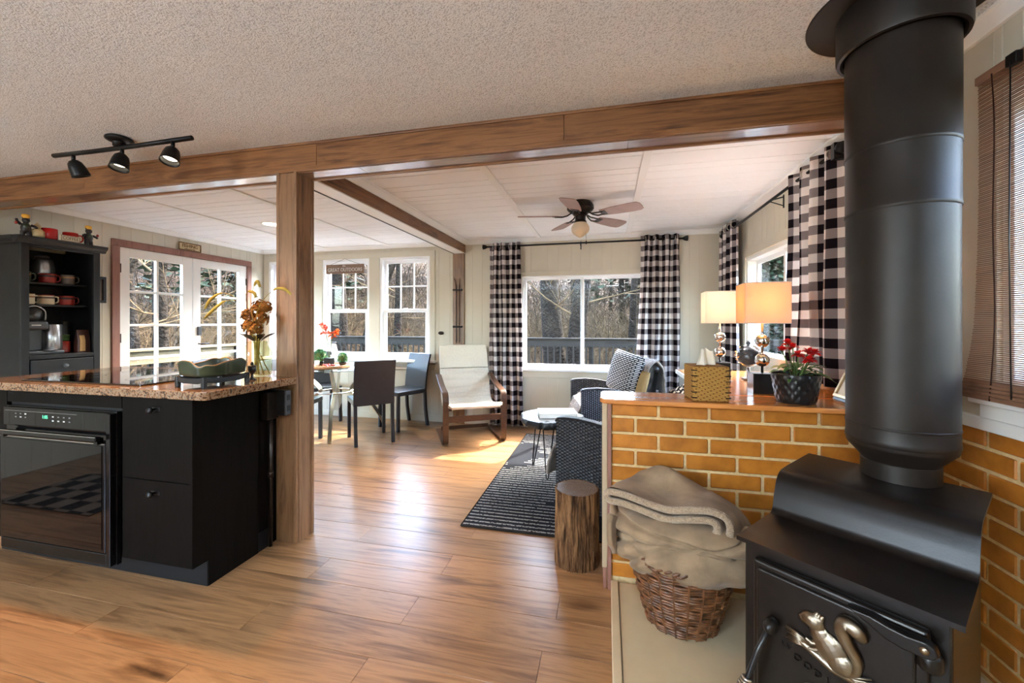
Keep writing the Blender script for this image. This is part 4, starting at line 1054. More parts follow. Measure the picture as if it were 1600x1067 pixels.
heads = [(-0.062, -0.02, 0.115), (-0.012, 0.0, 0.128), (-0.005, -0.035, 0.098), (0.045, -0.03, 0.072), (0.075, 0.0, 0.105), (0.062, 0.03, 0.11), (-0.02, 0.03, 0.145), (0.03, -0.05, 0.078)]
for k in range(26):
    a = rr_.uniform(0, 6.28); r0 = rr_.uniform(0, 0.06); lm = MB(); el = rr_.uniform(0.15, 0.9)
    leafm(lm, (r0 * math.cos(a), r0 * math.sin(a), rr_.uniform(0.0, 0.05)), (math.cos(a), math.sin(a), el), rr_.uniform(0.06, 0.10), rr_.uniform(0.012, 0.02), 0.5)
    lm.build('leaf', M['leaf'], pl_, smooth=True, fix=False)
for hx, hy_, hz in heads:
    sm.tube([(hx * 0.3, hy_ * 0.3, 0), (hx * 0.7, hy_ * 0.7, hz * 0.6), (hx, hy_, hz)], 0.0025, 6)
    fm = MB()
    for q in range(20):
        u, v = rr_.uniform(0, 6.28), rr_.uniform(-0.3, 1.0); d = Vector((math.cos(u) * math.sqrt(max(0, 1 - v * v)), math.sin(u) * math.sqrt(max(0, 1 - v * v)), v))
        leafm(fm, Vector((hx, hy_, hz)), d, 0.029, 0.010, 0.2)
    fm.build('flower', M['petal'], pl_, fix=False)
sm.build('stems', M['stem'], pl_, smooth=True)

pf = thing('photo_frame', 'slanted champagne photo frame with pale sheet behind the stove pipe', 'picture frame', (1.03, 2.045, CZ), 0)
ft = Matrix.Rotation(R(-90), 4, 'Z') @ Matrix.Rotation(R(-24), 4, 'X')
def fbox(n, a, b, m, bv=0.002): 
    o = MB().box(a, b, ft).build(n, m, pf, bevel=bv); return o
W_, H_ = 0.36, 0.29
fbox('back_board', (-0.145, 0.0, 0), (W_ - 0.145, 0.012, H_), M['gunmetal'])
for a, b in (((-0.135, -0.012, 0.012), (W_ - 0.155, 0.0, 0.028)), ((-0.135, -0.012, H_ - 0.026), (W_ - 0.155, 0, H_ - 0.01)), ((-0.135, -0.012, 0.028), (-0.119, 0, H_ - 0.026)), ((W_ - 0.171, -0.012, 0.028), (W_ - 0.155, 0, H_ - 0.026))):
    fbox('frame_bar', a, b, M['gold_frame'])
fbox('paper', (-0.119, -0.003, 0.028), (W_ - 0.171, -0.0005, H_ - 0.026), M['art'], 0)
fbox('easel_leg', (0.0, 0.012, 0.0), (0.06, 0.016, 0.2), M['gunmetal'])

# built-in side counter along the right wall, behind the half wall
sd = thing('side_counter', 'sunlit honey wood side counter under the two table lamps', 'counter', (0, 0, 0))
MB().prism([(0.525, 2.185), (XR - 0.015, 2.185), (XR - 0.015, 3.30), (0.525, 3.30)], 0.868, CZ - 0.0008, lambda a, b, h_: (a, b, h_)).build('worktop', M['cap'], sd, bevel=0.004)
box('edge_band', (0.513, 2.186, 0.866), (0.5245, 3.30, 0.893), M['white'], sd, 0.001)
box('cabinet_body', (0.74, 2.19, 0.0), (XR - 0.015, 3.27, 0.867), M['white'], sd, 0.003)
for y_ in (2.20, 2.72): box('cabinet_door', (0.724, y_, 0.09), (0.739, y_ + 0.50, 0.85), M['white'], sd, 0.003)

def table_lamp(x, y_, rz, label, lit, tone):
    t = thing('table_lamp', label, 'lamp', (x, y_, CZ), rz)
    MB().box((-0.052, -0.052, 0), (0.052, 0.052, 0.10)).build('base_block', M['blackp'], t, bevel=0.002)
    MB().box((-0.0535, -0.053, 0.0), (-0.052, 0.053, 0.101)).build('base_plate', M['silver'], t)
    MB().tube([(0, 0, 0.09), (0, 0, 0.44)], 0.0065, 12).build('rod', M['chrome'], t, smooth=True)
    for z in (0.165, 0.262):
        MB().ell((0, 0, z), (0.034, 0.034, 0.034), 20, 14).build('chrome_ball', M['chrome'], t, smooth=True)
    sh = MB(); a, b = 0.098, 0.098
    z0, z1 = 0.352, 0.552
    for (p, q) in (((-a, -b), (a, -b)), ((a, -b), (a, b)), ((a, b), (-a, b)), ((-a, b), (-a, -b))):
        sh.add([(*p, z0), (*q, z0), (*q, z1), (*p, z1)], [(0, 1, 2, 3)])
    sh.build('lamp_shade', M['shade_lit' if lit < 6 else 'shade'], t, solid=0.002)
    for z in (z0, z1):
        tr_ = MB()
        for (p, q) in (((-a, -b), (a, -b)), ((a, -b), (a, b)), ((a, b), (-a, b)), ((-a, b), (-a, -b))): tr_.tube([(*p, z), (*q, z)], 0.0022, 6)
        tr_.build('shade_trim', M['shade'], t, smooth=True)
    MB().tube([(-a, 0, z1 - 0.01), (0, 0, 0.44), (a, 0, z1 - 0.01)], 0.0018, 5).build('shade_spider', M['steel'], t)
    bl = MB().ell((0, 0, 0.463), (0.026, 0.026, 0.032), 14, 10).build('bulb', M['lampwarm' if lit else 'opal'], t, smooth=True)
    if lit:
        l_ = light('bulb_light', 'POINT', (0, 0, 0.463), lit, tone, shadow_soft_size=0.03); l_.parent = t; bl.visible_shadow = True
    return t
table_lamp(0.772, 2.30, R(-4), 'lit table lamp with cream square shade and two chrome balls', 4.0, (1.0, 0.60, 0.26))
table_lamp(0.715, 2.86, R(-4), 'white shaded table lamp farther along counter, next to window curtain', 15, (0.97, 0.97, 1.0))
gl = thing('globe_ornament', 'mirrored leaf covered globe finial on a silver stand', 'ornament', (0.862, 2.80, CZ))
MB().box((-0.035, -0.035, 0), (0.035, 0.035, 0.012)).build('stand_foot', M['silver'], gl, bevel=0.003)
MB().tube([(0, 0, 0.01), (0, 0, 0.075)], 0.009, 10).build('stand_post', M['silver'], gl, smooth=True)
MB().ell((0, 0, 0.145), (0.062, 0.062, 0.066), 20, 12).build('globe', M['gunmetal'], gl, smooth=True)
for k in range(60):
    u, v = rr_.uniform(0, 6.28), rr_.uniform(-0.85, 0.95); s_ = math.sqrt(1 - v * v); d = Vector((math.cos(u) * s_, math.sin(u) * s_, v)); lm = MB()
    tg = Vector((-math.sin(u), math.cos(u), 0.4)); leafm(lm, Vector((0, 0, 0.145)) + d * 0.062 - tg * 0.012, tg + d * 0.35, 0.032, 0.012, 0.0); lm.build('leaf', M['chrome'], gl, smooth=True, fix=False)
MB().lathe([(0.002, 0.20), (0.012, 0.207), (0.006, 0.216), (0.014, 0.224), (0.010, 0.236), (0.001, 0.246)], n=12).build('finial', M['gunmetal'], gl, smooth=True)
dsh = thing('glass_dish', 'small silvery leaf dish on the side counter between the lamps', 'dish', (0.62, 2.60, CZ))
MB().grid(lambda u, v: Vector((0.075 * (0.1 + 0.9 * v) * math.cos(6.283 * u) * 1.3, 0.06 * (0.1 + 0.9 * v) * math.sin(6.283 * u), 0.002 + 0.012 * v * v + 0.002 * math.sin(u * 38) * v)), 48, 8).build('dish', M['silver'], dsh, smooth=True, solid=0.002)

# ------------------------------------------------------------------ kitchen island
IX0, IX1, IY0, IY1 = -3.26, -1.84, 1.47, 2.10
isl = thing('kitchen_island', 'black wood grain kitchen island cabinet with two drawers beside the oven', 'cabinet', (0, 0, 0))
mb = MB(); mb.box((IX0, IY0 + 0.075, 0.0), (IX1 - 0.004, IY0 + 0.09, 0.125)); mb.build('toe_kick', M['blackwood_in'], isl)
mb = MB(); mb.prism([(IY0 + 0.002, 0.122), (IY0 + 0.078, 0.122), (IY0 + 0.078, 0.0), (IY0 + 0.36, 0.0), (IY0 + 0.36, 0.905), (IY0 + 0.002, 0.905)], IX1 - 0.02, IX1, lambda a, b, h_: (h_, a, b)); mb.build('side_panel', M['island'], isl, bevel=0.001)
box('side_panel', (IX1 - 0.03, IY0 + 0.365, 0.0), (IX1 - 0.012, IY1, 0.905), M['island'], isl)
box('side_foot', (IX1 - 0.01, IY0 + 0.30, 0.0), (IX1 - 0.002, IY0 + 0.46, 0.10), M['blackwood_in'], isl, 0.002)
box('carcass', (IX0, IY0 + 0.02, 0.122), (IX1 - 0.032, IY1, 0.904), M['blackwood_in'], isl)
for z0, z1 in ((0.124, 0.508), (0.512, 0.900)):
    d = box('drawer', (-2.262, IY0, z0), (IX1 - 0.0005, IY0 + 0.019, z1), M['island'], isl, 0.001)
    kz = z1 - 0.055
    kn = MB().lathe([(0.006, 0), (0.006, 0.012), (0.014, 0.018), (0.016, 0.024), (0.012, 0.03), (0.0, 0.031)], n=18)
    c = Vector(d.location)
    kn.v = [(-2.062 + x - c.x, IY0 - z - c.y, kz + y_ - c.z) for x, y_, z in kn.v]; kn.build('knob', M['black'], d, smooth=True)
    bp_ = MB().box((-2.082 - c.x, IY0 - 0.002 - c.y, kz - 0.009 - c.z), (-2.03 - c.x, IY0 - c.y, kz + 0.009 - c.z)).build('knob_plate', M['blackp'], d, bevel=0.002)
box('top_rail', (-3.06, IY0, 0.838), (-2.268, IY0 + 0.019, 0.900), M['island'], isl, 0.001)
box('cabinet_front', (IX0, IY0, 0.124), (-3.065, IY0 + 0.019, 0.900), M['island'], isl, 0.001)

ct = thing('granite_countertop', 'polished brown granite worktop with flat edge on the black island', 'countertop', (0, 0, 0))
poly = [(-3.30, 1.425), (-1.735, 1.425), (-1.715, 1.44), (-1.70, 1.948), (-1.848, 1.949), (-1.848, 2.17), (-3.30, 2.17)]
MB().prism(poly, 0.9055, 0.9445, lambda a, b, h_: (a, b, h_)).build('slab', M['granite'], ct, bevel=0.004, seg=3)
ck = thing('cooktop', 'flat black glass cooktop set into the granite worktop', 'cooktop', (-2.60, 1.80, 0.9452))
MB().box((-0.40, -0.31, 0), (0.42, 0.24, 0.007)).build('glass_plate', M['cooktop'], ck, bevel=0.002)
for x, y_, r in ((-0.22, -0.15, 0.09), (0.2, -0.14, 0.075), (-0.2, 0.1, 0.07), (0.2, 0.1, 0.09)):
    MB().lathe([(r - 0.002, 0.0073), (r, 0.0073)], n=40, cap=False).build('burner_ring', M['gunmetal'], ck).location = (x, y_, 0)

ov = thing('wall_oven', 'black built-in oven with glass door under the granite worktop', 'oven', (-2.67, IY0 - 0.002, 0))
OX0, OX1 = -0.385, 0.380
MB().box((OX0, -0.004, 0.085), (OX1, 0.018, 0.822)).build('oven_body', M['oven'], ov, bevel=0.002)
cp_ = MB().box((OX0 + 0.005, -0.018, 0.722), (OX1 - 0.03, -0.004, 0.816)).build('control_panel', M['ovenglass'], ov, bevel=0.003)
MB().box((OX0 + 0.02, -0.019, 0.798), (0.145, -0.0182, 0.800)).build('trim_line', M['silver'], cp_)
rb = random.Random(4)
for xs, zs in (((-0.285, -0.25, -0.215), (0.768, 0.785)), ((-0.02, 0.018, 0.056, 0.094), (0.760, 0.780))):
    for x in xs:
        for z in zs: MB().box((x - 0.006, -0.0187, z - 0.003), (x + 0.006, -0.0182, z + 0.003)).build('button', M['white_print'] if rb.random() > 0.3 else M['silver'], cp_)
text('clock_digits', '1:05', 0.024, M['led'], cp_, (-0.075, -0.0189, 0.776), (R(90), 0, 0), 0.0002)
od = MB().box((OX0 + 0.003, -0.028, 0.150), (OX1 - 0.035, -0.005, 0.672)).build('oven_door', M['oven'], ov, bevel=0.003)
MB().box((OX0 + 0.02, -0.0305, 0.165), (OX1 - 0.055, -0.028, 0.660)).build('door_glass', M['ovenglass'], od)
MB().tube([(OX0 + 0.01, -0.052, 0.700), (OX1 - 0.04, -0.052, 0.700)], 0, 4, flat=(0.026, 0.022)).build('door_handle', M['oven'], od, bevel=0.004)
for x in (OX0 + 0.05, OX1 - 0.07): MB().box((x - 0.012, -0.045, 0.67), (x + 0.012, -0.02, 0.70)).build('handle_bracket', M['oven'], od)
MB().box((OX0 + 0.003, -0.064, 0.709), (OX1 - 0.045, -0.060, 0.712)).build('handle_strip', M['steel'], od)
MB().box((OX0 + 0.003, -0.030, 0.668), (OX1 - 0.04, -0.027, 0.672)).build('door_edge', M['steel'], od)
MB().box((OX0 + 0.003, -0.026, 0.092), (OX1 - 0.03, -0.005, 0.146)).build('lower_vent', M['oven'], ov, bevel=0.004)
MB().box((OX1 - 0.028, -0.03, 0.09), (OX1 - 0.002, -0.004, 0.815)).build('side_trim', M['oven'], ov, bevel=0.002)

ob = thing('outlet_box', 'dark outlet box with conduit down the end of the black island', 'outlet', (-1.815, 1.895, 0))
MB().box((-0.02, -0.055, 0.72), (0.028, 0.02, 0.865)).build('box', M['bronze'], ob, bevel=0.004)
MB().box((-0.015, 0.0, 0.735), (0.085, 0.04, 0.875)).build('box', M['blackp'], ob, bevel=0.003)
fp = MB().box((0.085, 0.001, 0.738), (0.091, 0.039, 0.872)).build('outlet_plate', M['gunmetal'], ob, bevel=0.002)
for z in (0.775, 0.835):
    MB().box((0.091, 0.008, z - 0.016), (0.093, 0.032, z + 0.016)).build('socket', M['blackp'], fp, bevel=0.001)
MB().tube([(0.012, -0.02, 0.73), (0.012, -0.02, 0.42), (0.012, -0.022, 0.02)], 0.0105, 10).build('conduit', M['bronze'], ob, smooth=True)
MB().tube([(0.012, -0.02, 0.40), (0.012, -0.02, 0.43)], 0.014, 10).build('conduit_clamp', M['bronze'], ob, smooth=True)

# dish on a stand
sdn = thing('dish_stand', 'low black wooden stand with four legs holding the green dish', 'stand', (-1.895, 1.62, 0.9448), R(-6))
for x in (-0.09, 0.09):
    for y_ in (-0.105, 0.105): MB().box((x - 0.009, y_ - 0.009, 0), (x + 0.009, y_ + 0.009, 0.052)).build('leg', M['blackwood'], sdn, bevel=0.002)
for s_ in (-1, 1):
    mb = MB(); P = [(-0.1, 0.054), (0.1, 0.054), (0.1, 0.026)] + [(0.085 * math.cos(R(a)), 0.048 - 0.022 * math.sin(R(a))) for a in range(10, 171, 16)] + [(-0.1, 0.026)]
    P = [(-0.1, 0.052), (-0.1, 0.03), (-0.05, 0.018), (0.05, 0.018), (0.1, 0.03), (0.1, 0.052), (0.05, 0.044), (-0.05, 0.044)]
    mb.prism(P, s_ * 0.105 - 0.006, s_ * 0.105 + 0.006, lambda a, b, h_: (a, h_, b)); mb.build('rail', M['blackwood'], sdn, bevel=0.002)
    mb = MB(); mb.prism([(a * 1.16, b) for a, b in P], s_ * 0.09 - 0.006, s_ * 0.09 + 0.006, lambda a, b, h_: (h_, a, b)); mb.build('rail', M['blackwood'], sdn, bevel=0.002)
ds = thing('serving_dish', 'dark green glazed leaf shaped dish with wavy rim on black stand', 'dish', (-1.895, 1.62, 0.9448), R(-6))
def dish(sgn):
    def fn(u, v):
        a = 2 * math.pi * u; cu = math.copysign(abs(math.cos(a)) ** 0.55, math.cos(a)); su = math.copysign(abs(math.sin(a)) ** 0.55, math.sin(a))
        rx, ry = 0.105, 0.125
        if v < 0.4: k = v / 0.4 * 0.94; z = 0.047
        else: k = 0.94 + 0.06 * (v - 0.4) / 0.6; z = 0.047 + (0.056 + 0.012 * math.sin(3 * a + 0.7) + 0.006 * math.sin(7 * a)) * (v - 0.4) / 0.6
        return Vector((rx * k * cu, ry * k * su, z + 0.008))
    return fn
MB().grid(dish(1), 120, 14).build('dish', M['green_glaze'], ds, smooth=True, solid=0.006)
MB().tube([dish(1)(k / 120, 1.0) + Vector((0, 0, 0.0005)) for k in range(121)], 0.0028, 6, cap=False).build('rim', M['tan_glaze'], ds, smooth=True)

# vase with dried hydrangeas and foxtail grass
vz = thing('glass_vase', 'pale green glass jar vase on the granite worktop by the post', 'vase', (-1.935, 1.915, 0.9448))
MB().lathe([(0.0, 0.003), (0.062, 0.003), (0.073, 0.012), (0.075, 0.03), (0.075, 0.135), (0.072, 0.158), (0.058, 0.176), (0.050, 0.184), (0.053, 0.195)], n=36, cap=False).build('jar', M['vaseglass'], vz, smooth=True)
MB().lathe([(0.050, 0.193), (0.0545, 0.196), (0.0545, 0.200), (0.050, 0.201)], n=36, cap=False).build('lip', M['vaseglass'], vz, smooth=True)
hq = thing('dried_hydrangeas', 'bunch of dried rust brown hydrangea heads in the green jar', 'flowers', (-1.935, 1.915, 0.9448))
rq = random.Random(21)
stm = MB()
hh = [(-0.035, -0.025, 0.345), (0.03, -0.03, 0.365), (0.075, -0.045, 0.325), (-0.06, 0.01, 0.29), (0.0, -0.055, 0.28), (0.06, 0.0, 0.39), (0.0, 0.015, 0.40), (0.055, -0.06, 0.27)]
for k, (x, y_, z) in enumerate(hh):
    stm.tube(smooth_path([(rq.uniform(-.05, .05), rq.uniform(-.05, .05), 0.008), (x * 0.3, y_ * 0.3, 0.19), (x * .8, y_ * .8, z - 0.04)], 4), 0.0028, 5)
    fm = MB()
    for q in range(85):
        u, v = rq.uniform(0, 6.28), rq.uniform(-0.7, 1); s_ = math.sqrt(1 - v * v); d = Vector((math.cos(u) * s_, math.sin(u) * s_, v)); c = Vector((x, y_, z)) + d * 0.036 * rq.uniform(0.75, 1.08)
        t1 = d.cross(Vector((rq.uniform(-1, 1), rq.uniform(-1, 1), rq.uniform(-1, 1)))).normalized(); t2 = d.cross(t1); r_ = 0.0095
        fm.add([c - t1 * r_ + d * 0.003, c - t2 * r_, c + t1 * r_ + d * 0.003, c + t2 * r_, c], [(0, 1, 4), (1, 2, 4), (2, 3, 4), (3, 0, 4)])
    fm.build('flower_head', M['hydrangea'], hq, fix=False)
stm.build('stems', M['straw'], hq, smooth=True)
for k in range(12):
    a = rq.uniform(0, 6.28); lm = MB(); leafm(lm, (0.02 * math.cos(a), 0.02 * math.sin(a), 0.20), (math.cos(a), math.sin(a), 0.9), rq.uniform(0.06, 0.1), 0.018, 0.2); lm.build('leaf', M['hydrangea_dark'], hq, smooth=True, fix=False)
for lab, P in (('arching foxtail grass head leaning left toward the french doors', [(0.0, 0.0, 0.01), (-0.02, 0.0, 0.2), (-0.10, -0.02, 0.42), (-0.20, -0.03, 0.475), (-0.265, -0.05, 0.44), (-0.295, -0.06, 0.385)]),
               ('shorter foxtail grass head drooping left below the other', [(0.01, 0.0, 0.01), (-0.01, 0.0, 0.2), (-0.06, -0.03, 0.40), (-0.15, -0.05, 0.43), (-0.22, -0.06, 0.39), (-0.275, -0.08, 0.33)]),
               ('foxtail grass head curling over the rust hydrangeas', [(0.0, 0.01, 0.01), (0.01, 0.0, 0.2), (-0.02, -0.05, 0.42), (0.0, -0.06, 0.475), (0.045, -0.065, 0.47), (0.06, -0.065, 0.445)]),
               ('foxtail grass head standing tallest against the wooden post', [(0.0, -0.01, 0.01), (0.01, -0.02, 0.2), (0.03, -0.07, 0.42), (0.06, -0.08, 0.50), (0.085, -0.08, 0.53), (0.10, -0.08, 0.50)]),
               ('foxtail grass tip poking out right of the wooden post', [(0.01, -0.01, 0.01), (0.02, -0.03, 0.2), (0.09, -0.08, 0.38), (0.20, -0.10, 0.475), (0.27, -0.10, 0.485), (0.315, -0.10, 0.455)])):
    g = thing('foxtail_grass', lab, 'grass', (-1.935, 1.915, 0.9448), 0, 'foxtail grasses in the green jar')
    sp = smooth_path(P, 8); MB().tube(sp, 0.0014, 5).build('stalk', M['straw'], g, smooth=True)
    hd_ = sp[int(len(sp) * 0.62):]; mb = MB()
    mb.tube(hd_, [0.002 + 0.0065 * math.sin(math.pi * (0.1 + 0.88 * i / len(hd_))) for i in range(len(hd_))], 8)
    for i in range(len(hd_) - 1):
        for q in range(10):
            d = Vector((rq.uniform(-1, 1), rq.uniform(-1, 1), rq.uniform(-1, 1))).normalized(); c = hd_[i].lerp(hd_[i + 1], rq.random()); e_ = (hd_[i + 1] - hd_[i]).normalized()
            mb.add([c + d * 0.004, c + d * 0.004 + e_ * 0.002, c + d * 0.014 + e_ * 0.008], [(0, 1, 2)])
    mb.build('seed_head', M['straw'], g)
cd = thing('candle_holder', 'small black candle holder beside the dark green dish', 'candle holder', (-1.845, 1.795, 0.9448))
MB().lathe([(0.018, 0), (0.02, 0.004), (0.007, 0.012), (0.006, 0.03), (0.016, 0.042), (0.02, 0.05), (0.02, 0.075), (0.016, 0.078)], n=20).build('holder', M['blackp'], cd, smooth=True)
MB().ell((0, 0, 0.085), (0.008, 0.008, 0.012), 10, 8).build('knob', M['blackp'], cd, smooth=True)

mat_ = tag(box('kitchen_mat', (-4.15, 0.40, 0.0005), (-3.25, 0.95, 0.009), M['plaid'], None, 0.003), 'black and white plaid floor mat mirrored in the oven door', 'mat')

# track light on the kitchen ceiling
tl = thing('track_light', 'black ceiling track light with three tilted bell shaped heads', 'light', (-2.60, 1.675, ZC))
MB().ell((0, 0, -0.012), (0.062, 0.062, 0.020), 24, 10).build('ceiling_mount', M['black'], tl, smooth=True)
MB().lathe([(0.03, 0), (0.028, -0.05)], c=(0, 0, 0), n=14).build('mount_stem', M['black'], tl, smooth=True)
MB().tube([(-0.50, 0.0, -0.054), (-0.2, 0, -0.058), (0.1, 0, -0.058), (0.50, 0.0, -0.054)], 0.0125, 10).build('track_bar', M['black'], tl, smooth=True)
for k, (x, ax_, on) in enumerate(((-0.345, (0.10, 0.42, -1), 0), (0.02, (0.10, -0.25, -1), 1), (0.375, (0.16, -0.34, -1), 1))):
    hd2 = MB().tube([(x, 0, -0.06), (x, 0, -0.10)], 0.009, 10).build('head_stem', M['black'], tl, smooth=True)
    d = Vector(ax_).normalized(); Q = d.to_track_quat('Z', 'Y').to_matrix()
    lm = MB().lathe([(0.004, -0.004), (0.018, -0.002), (0.030, 0.012), (0.036, 0.035), (0.041, 0.075), (0.0425, 0.086)], n=28, cap=False)
    lm.v = [tuple(Q @ Vector(v) + Vector((x, 0, -0.098))) for v in lm.v]; lm.build('lamp_head', M['black'], tl, smooth=True, solid=0.002)
    lm = MB().lathe([(0.0, 0.055), (0.034, 0.055)], n=24, cap=False); lm.v = [tuple(Q @ Vector(v) + Vector((x, 0, -0.098))) for v in lm.v]
    lm.build('lamp_lens', M['candisc'] if on else M['silver'], tl)
    if on:
        l_ = light('track_spot', 'SPOT', Q @ Vector((0, 0, 0.085)) + Vector((x, 0, -0.098)), 26, (1.0, 0.52, 0.18), spot_size=R(120), spot_blend=0.8, shadow_soft_size=0.03)
        l_.rotation_euler = (-d).to_track_quat('Z', 'Y').to_euler(); l_.parent = tl

# ------------------------------------------------------------------ black hutch with its coffee things
HX, HY0, HY1 = -4.295, 2.135, 2.625
hu = thing('hutch', 'tall black painted hutch with open coffee shelves against the left wall', 'cabinet', (0, 0, 0))
bx = lambda n, a, b, m='blackwood', bv=0.002, p=None: box(n, a, b, M[m], p or hu, bv)
bx('side_panel', (XL + 0.002, HY0, 0.0), (HX - 0.02, HY0 + 0.02, 1.86)); bx('side_panel', (XL + 0.002, HY1 - 0.02, 0.0), (HX - 0.02, HY1, 1.86))
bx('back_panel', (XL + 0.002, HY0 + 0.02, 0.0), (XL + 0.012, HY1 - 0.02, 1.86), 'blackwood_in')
bx('face_stile', (HX - 0.02, HY0, 0.0), (HX, HY0 + 0.045, 1.86)); bx('face_stile', (HX - 0.02, HY1 - 0.045, 0.0), (HX, HY1, 1.86))
bx('face_rail', (HX - 0.02, HY0 + 0.045, 1.835), (HX, HY1 - 0.045, 1.86)); bx('face_rail', (HX - 0.02, HY0 + 0.045, 0.965), (HX, HY1 - 0.045, 0.995))
bx('face_rail', (HX - 0.02, HY0 + 0.045, 0.815), (HX, HY1 - 0.045, 0.845))
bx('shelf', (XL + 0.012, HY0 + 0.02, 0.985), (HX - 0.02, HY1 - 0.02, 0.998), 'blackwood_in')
bx('shelf', (XL + 0.012, HY0 + 0.02, 1.560), (-4.42, HY1 - 0.02, 1.575), 'blackwood'); bx('shelf', (XL + 0.012, HY0 + 0.02, 1.383), (-4.42, HY1 - 0.02, 1.398), 'blackwood')
dd = bx('drawer', (HX - 0.01, HY0 + 0.052, 0.850), (HX + 0.008, HY1 - 0.052, 0.958), 'blackwood', 0.004)
kb = MB().lathe([(0.006, 0), (0.006, 0.012), (0.016, 0.02), (0.014, 0.03), (0.0, 0.032)], n=16); kb.v = [(0.009 + z, y_, x) for x, y_, z in kb.v]; kb.build('knob', M['gunmetal'], dd, smooth=True)
for z0, z1 in ((0.06, 0.81),): bx('door', (HX - 0.01, HY0 + 0.05, z0), (HX + 0.008, HY1 - 0.05, z1), 'blackwood', 0.004)
crp = [(0.0, 1.855), (0.012, 1.855), (0.016, 1.868), (0.034, 1.884), (0.040, 1.900), (0.040, 1.910), (0.0, 1.910)]
mb = MB(); mb.prism([(HX - 0.03, 1.855)] + [(HX + a, b) for a, b in crp[1:-1]] + [(HX - 0.03, 1.910)], HY0 - 0.035, HY1 + 0.035, lambda a, b, h_: (a, h_, b)); mb.build('crown_front', M['blackwood'], hu, bevel=0.001)
for s_, y_ in ((-1, HY0), (1, HY1)):
    mb = MB(); mb.prism([(0, 1.855)] + crp[1:-1] + [(0, 1.910)], XL + 0.002, HX - 0.03, lambda a, b, h_: (h_, y_ + s_ * a, b)); mb.build('crown_side', M['blackwood'], hu)
bx('top_board', (XL + 0.002, HY0, 1.895), (HX - 0.02, HY1, 1.910))

def mug(label, x, y_, z, m, r=0.043, hh=0.082, ha=R(90), group='mugs in the black hutch', band=None, rim=None, txt=None):
    t = thing('mug', label, 'mug', (x, y_, z + 0.0006), ha, group)
    MB().lathe([(0, 0.0), (r * 0.9, 0.0), (r, 0.008), (r, hh - 0.003), (r - 0.002, hh), (r - 0.004, hh - 0.003), (r - 0.004, 0.01), (0.0, 0.008)], n=26, cap=False).build('cup', m, t, smooth=True)
    hp_ = [(r - 0.002, 0, hh * 0.82), (r + 0.022, 0, hh * 0.84), (r + 0.03, 0, hh * 0.62), (r + 0.028, 0, hh * 0.36), (r + 0.014, 0, hh * 0.2), (r - 0.002, 0, hh * 0.2)]
    MB().tube(smooth_path(hp_, 4), 0.0055, 8).build('handle', m, t, smooth=True)
    if band: MB().lathe([(r + 0.0004, hh * 0.62), (r + 0.0006, hh * 0.64), (r + 0.0006, hh * 0.78), (r + 0.0004, hh * 0.80)], n=26, cap=False).build('band', band, t, smooth=True)
    if rim: MB().lathe([(r + 0.0004, hh * 0.92), (r + 0.0008, hh * 0.98), (r - 0.002, hh + 0.001)], n=26, cap=False).build('rim', rim, t, smooth=True)
    return t
# the shelf mugs: hutch shelves run along y, the fronts face +x
mug('green and tan banded mug half hidden at left of upper hutch shelf', -4.48, 2.235, 1.575, M['green_glaze'], band=M['tan_glaze'])
mug('red banded mug in the middle of the upper hutch shelf', -4.47, 2.375, 1.575, M['darkred'], 0.05, 0.078, band=M['bear'])
mug('grey brown mug at right end of the mugs on upper hutch shelf', -4.47, 2.505, 1.575, M['grey_glaze'], 0.042, 0.08, band=M['tan_glaze'])
mug('cream mug with white handle at left of lower hutch shelf', -4.47, 2.250, 1.398, M['cream_glaze'], 0.046, 0.082, band=M['tan_glaze'], rim=M['tan_glaze'])
mug('cream mug with grey band in the middle of lower hutch shelf', -4.47, 2.365, 1.398, M['cream_glaze'], 0.05, 0.078, band=M['grey_glaze'], rim=M['darkred'])
mug('brick red mug on the lower hutch shelf', -4.47, 2.495, 1.398, M['darkred'], 0.05, 0.078, band=M['bear'])
jr = thing('glass_jar', 'ribbed dark glass jar behind the mugs on the upper hutch shelf', 'jar', (-4.58, 2.40, 1.5756))
jp = [(0.0, 0), (0.05, 0.0)]
for k in range(12): z = 0.008 + k * 0.0165; r_ = 0.056 + 0.018 * math.sin(math.pi * (k + 1) / 13); jp += [(r_, z), (r_ + 0.003, z + 0.008)]
MB().lathe(jp + [(0.045, 0.208), (0.04, 0.22)], n=28, cap=False).build('jar', M['silver'], jr, smooth=True)
MB().lathe([(0.0, 0.236), (0.03, 0.234), (0.042, 0.226), (0.042, 0.216)], n=24, cap=False).build('lid', M['gunmetal'], jr, smooth=True)
# coffee maker
cm = thing('coffee_maker', 'black and silver pod coffee maker with round lever on hutch shelf', 'coffee maker', (-4.42, 2.30, 0.9985))
MB().box((-0.09, -0.11, 0), (0.07, 0.12, 0.028)).build('base', M['gunmetal'], cm, bevel=0.008)
MB().box((-0.09, -0.11, 0.028), (-0.02, 0.04, 0.20)).build('tower', M['gunmetal'], cm, bevel=0.01)
MB().lathe([(0.058, 0.0), (0.062, 0.01), (0.062, 0.205), (0.055, 0.212), (0.0, 0.213)], c=(-0.02, 0.085, 0.028), n=30).build('water_tank', M['silver'], cm, smooth=True)
hb_ = MB().box((-0.09, -0.12, 0.195), (0.06, 0.03, 0.265)).build('brew_head', M['gunmetal'], cm, bevel=0.02, seg=3)
dsc = MB().lathe([(0.0, 0.012), (0.05, 0.012), (0.056, 0.0), (0.05, -0.012), (0.0, -0.012)], n=28); dsc.v = [(0.02 + z, -0.045 + x, 0.318 + y_) for x, y_, z in dsc.v]; dsc.build('lever_disc', M['blackp'], cm, smooth=True)
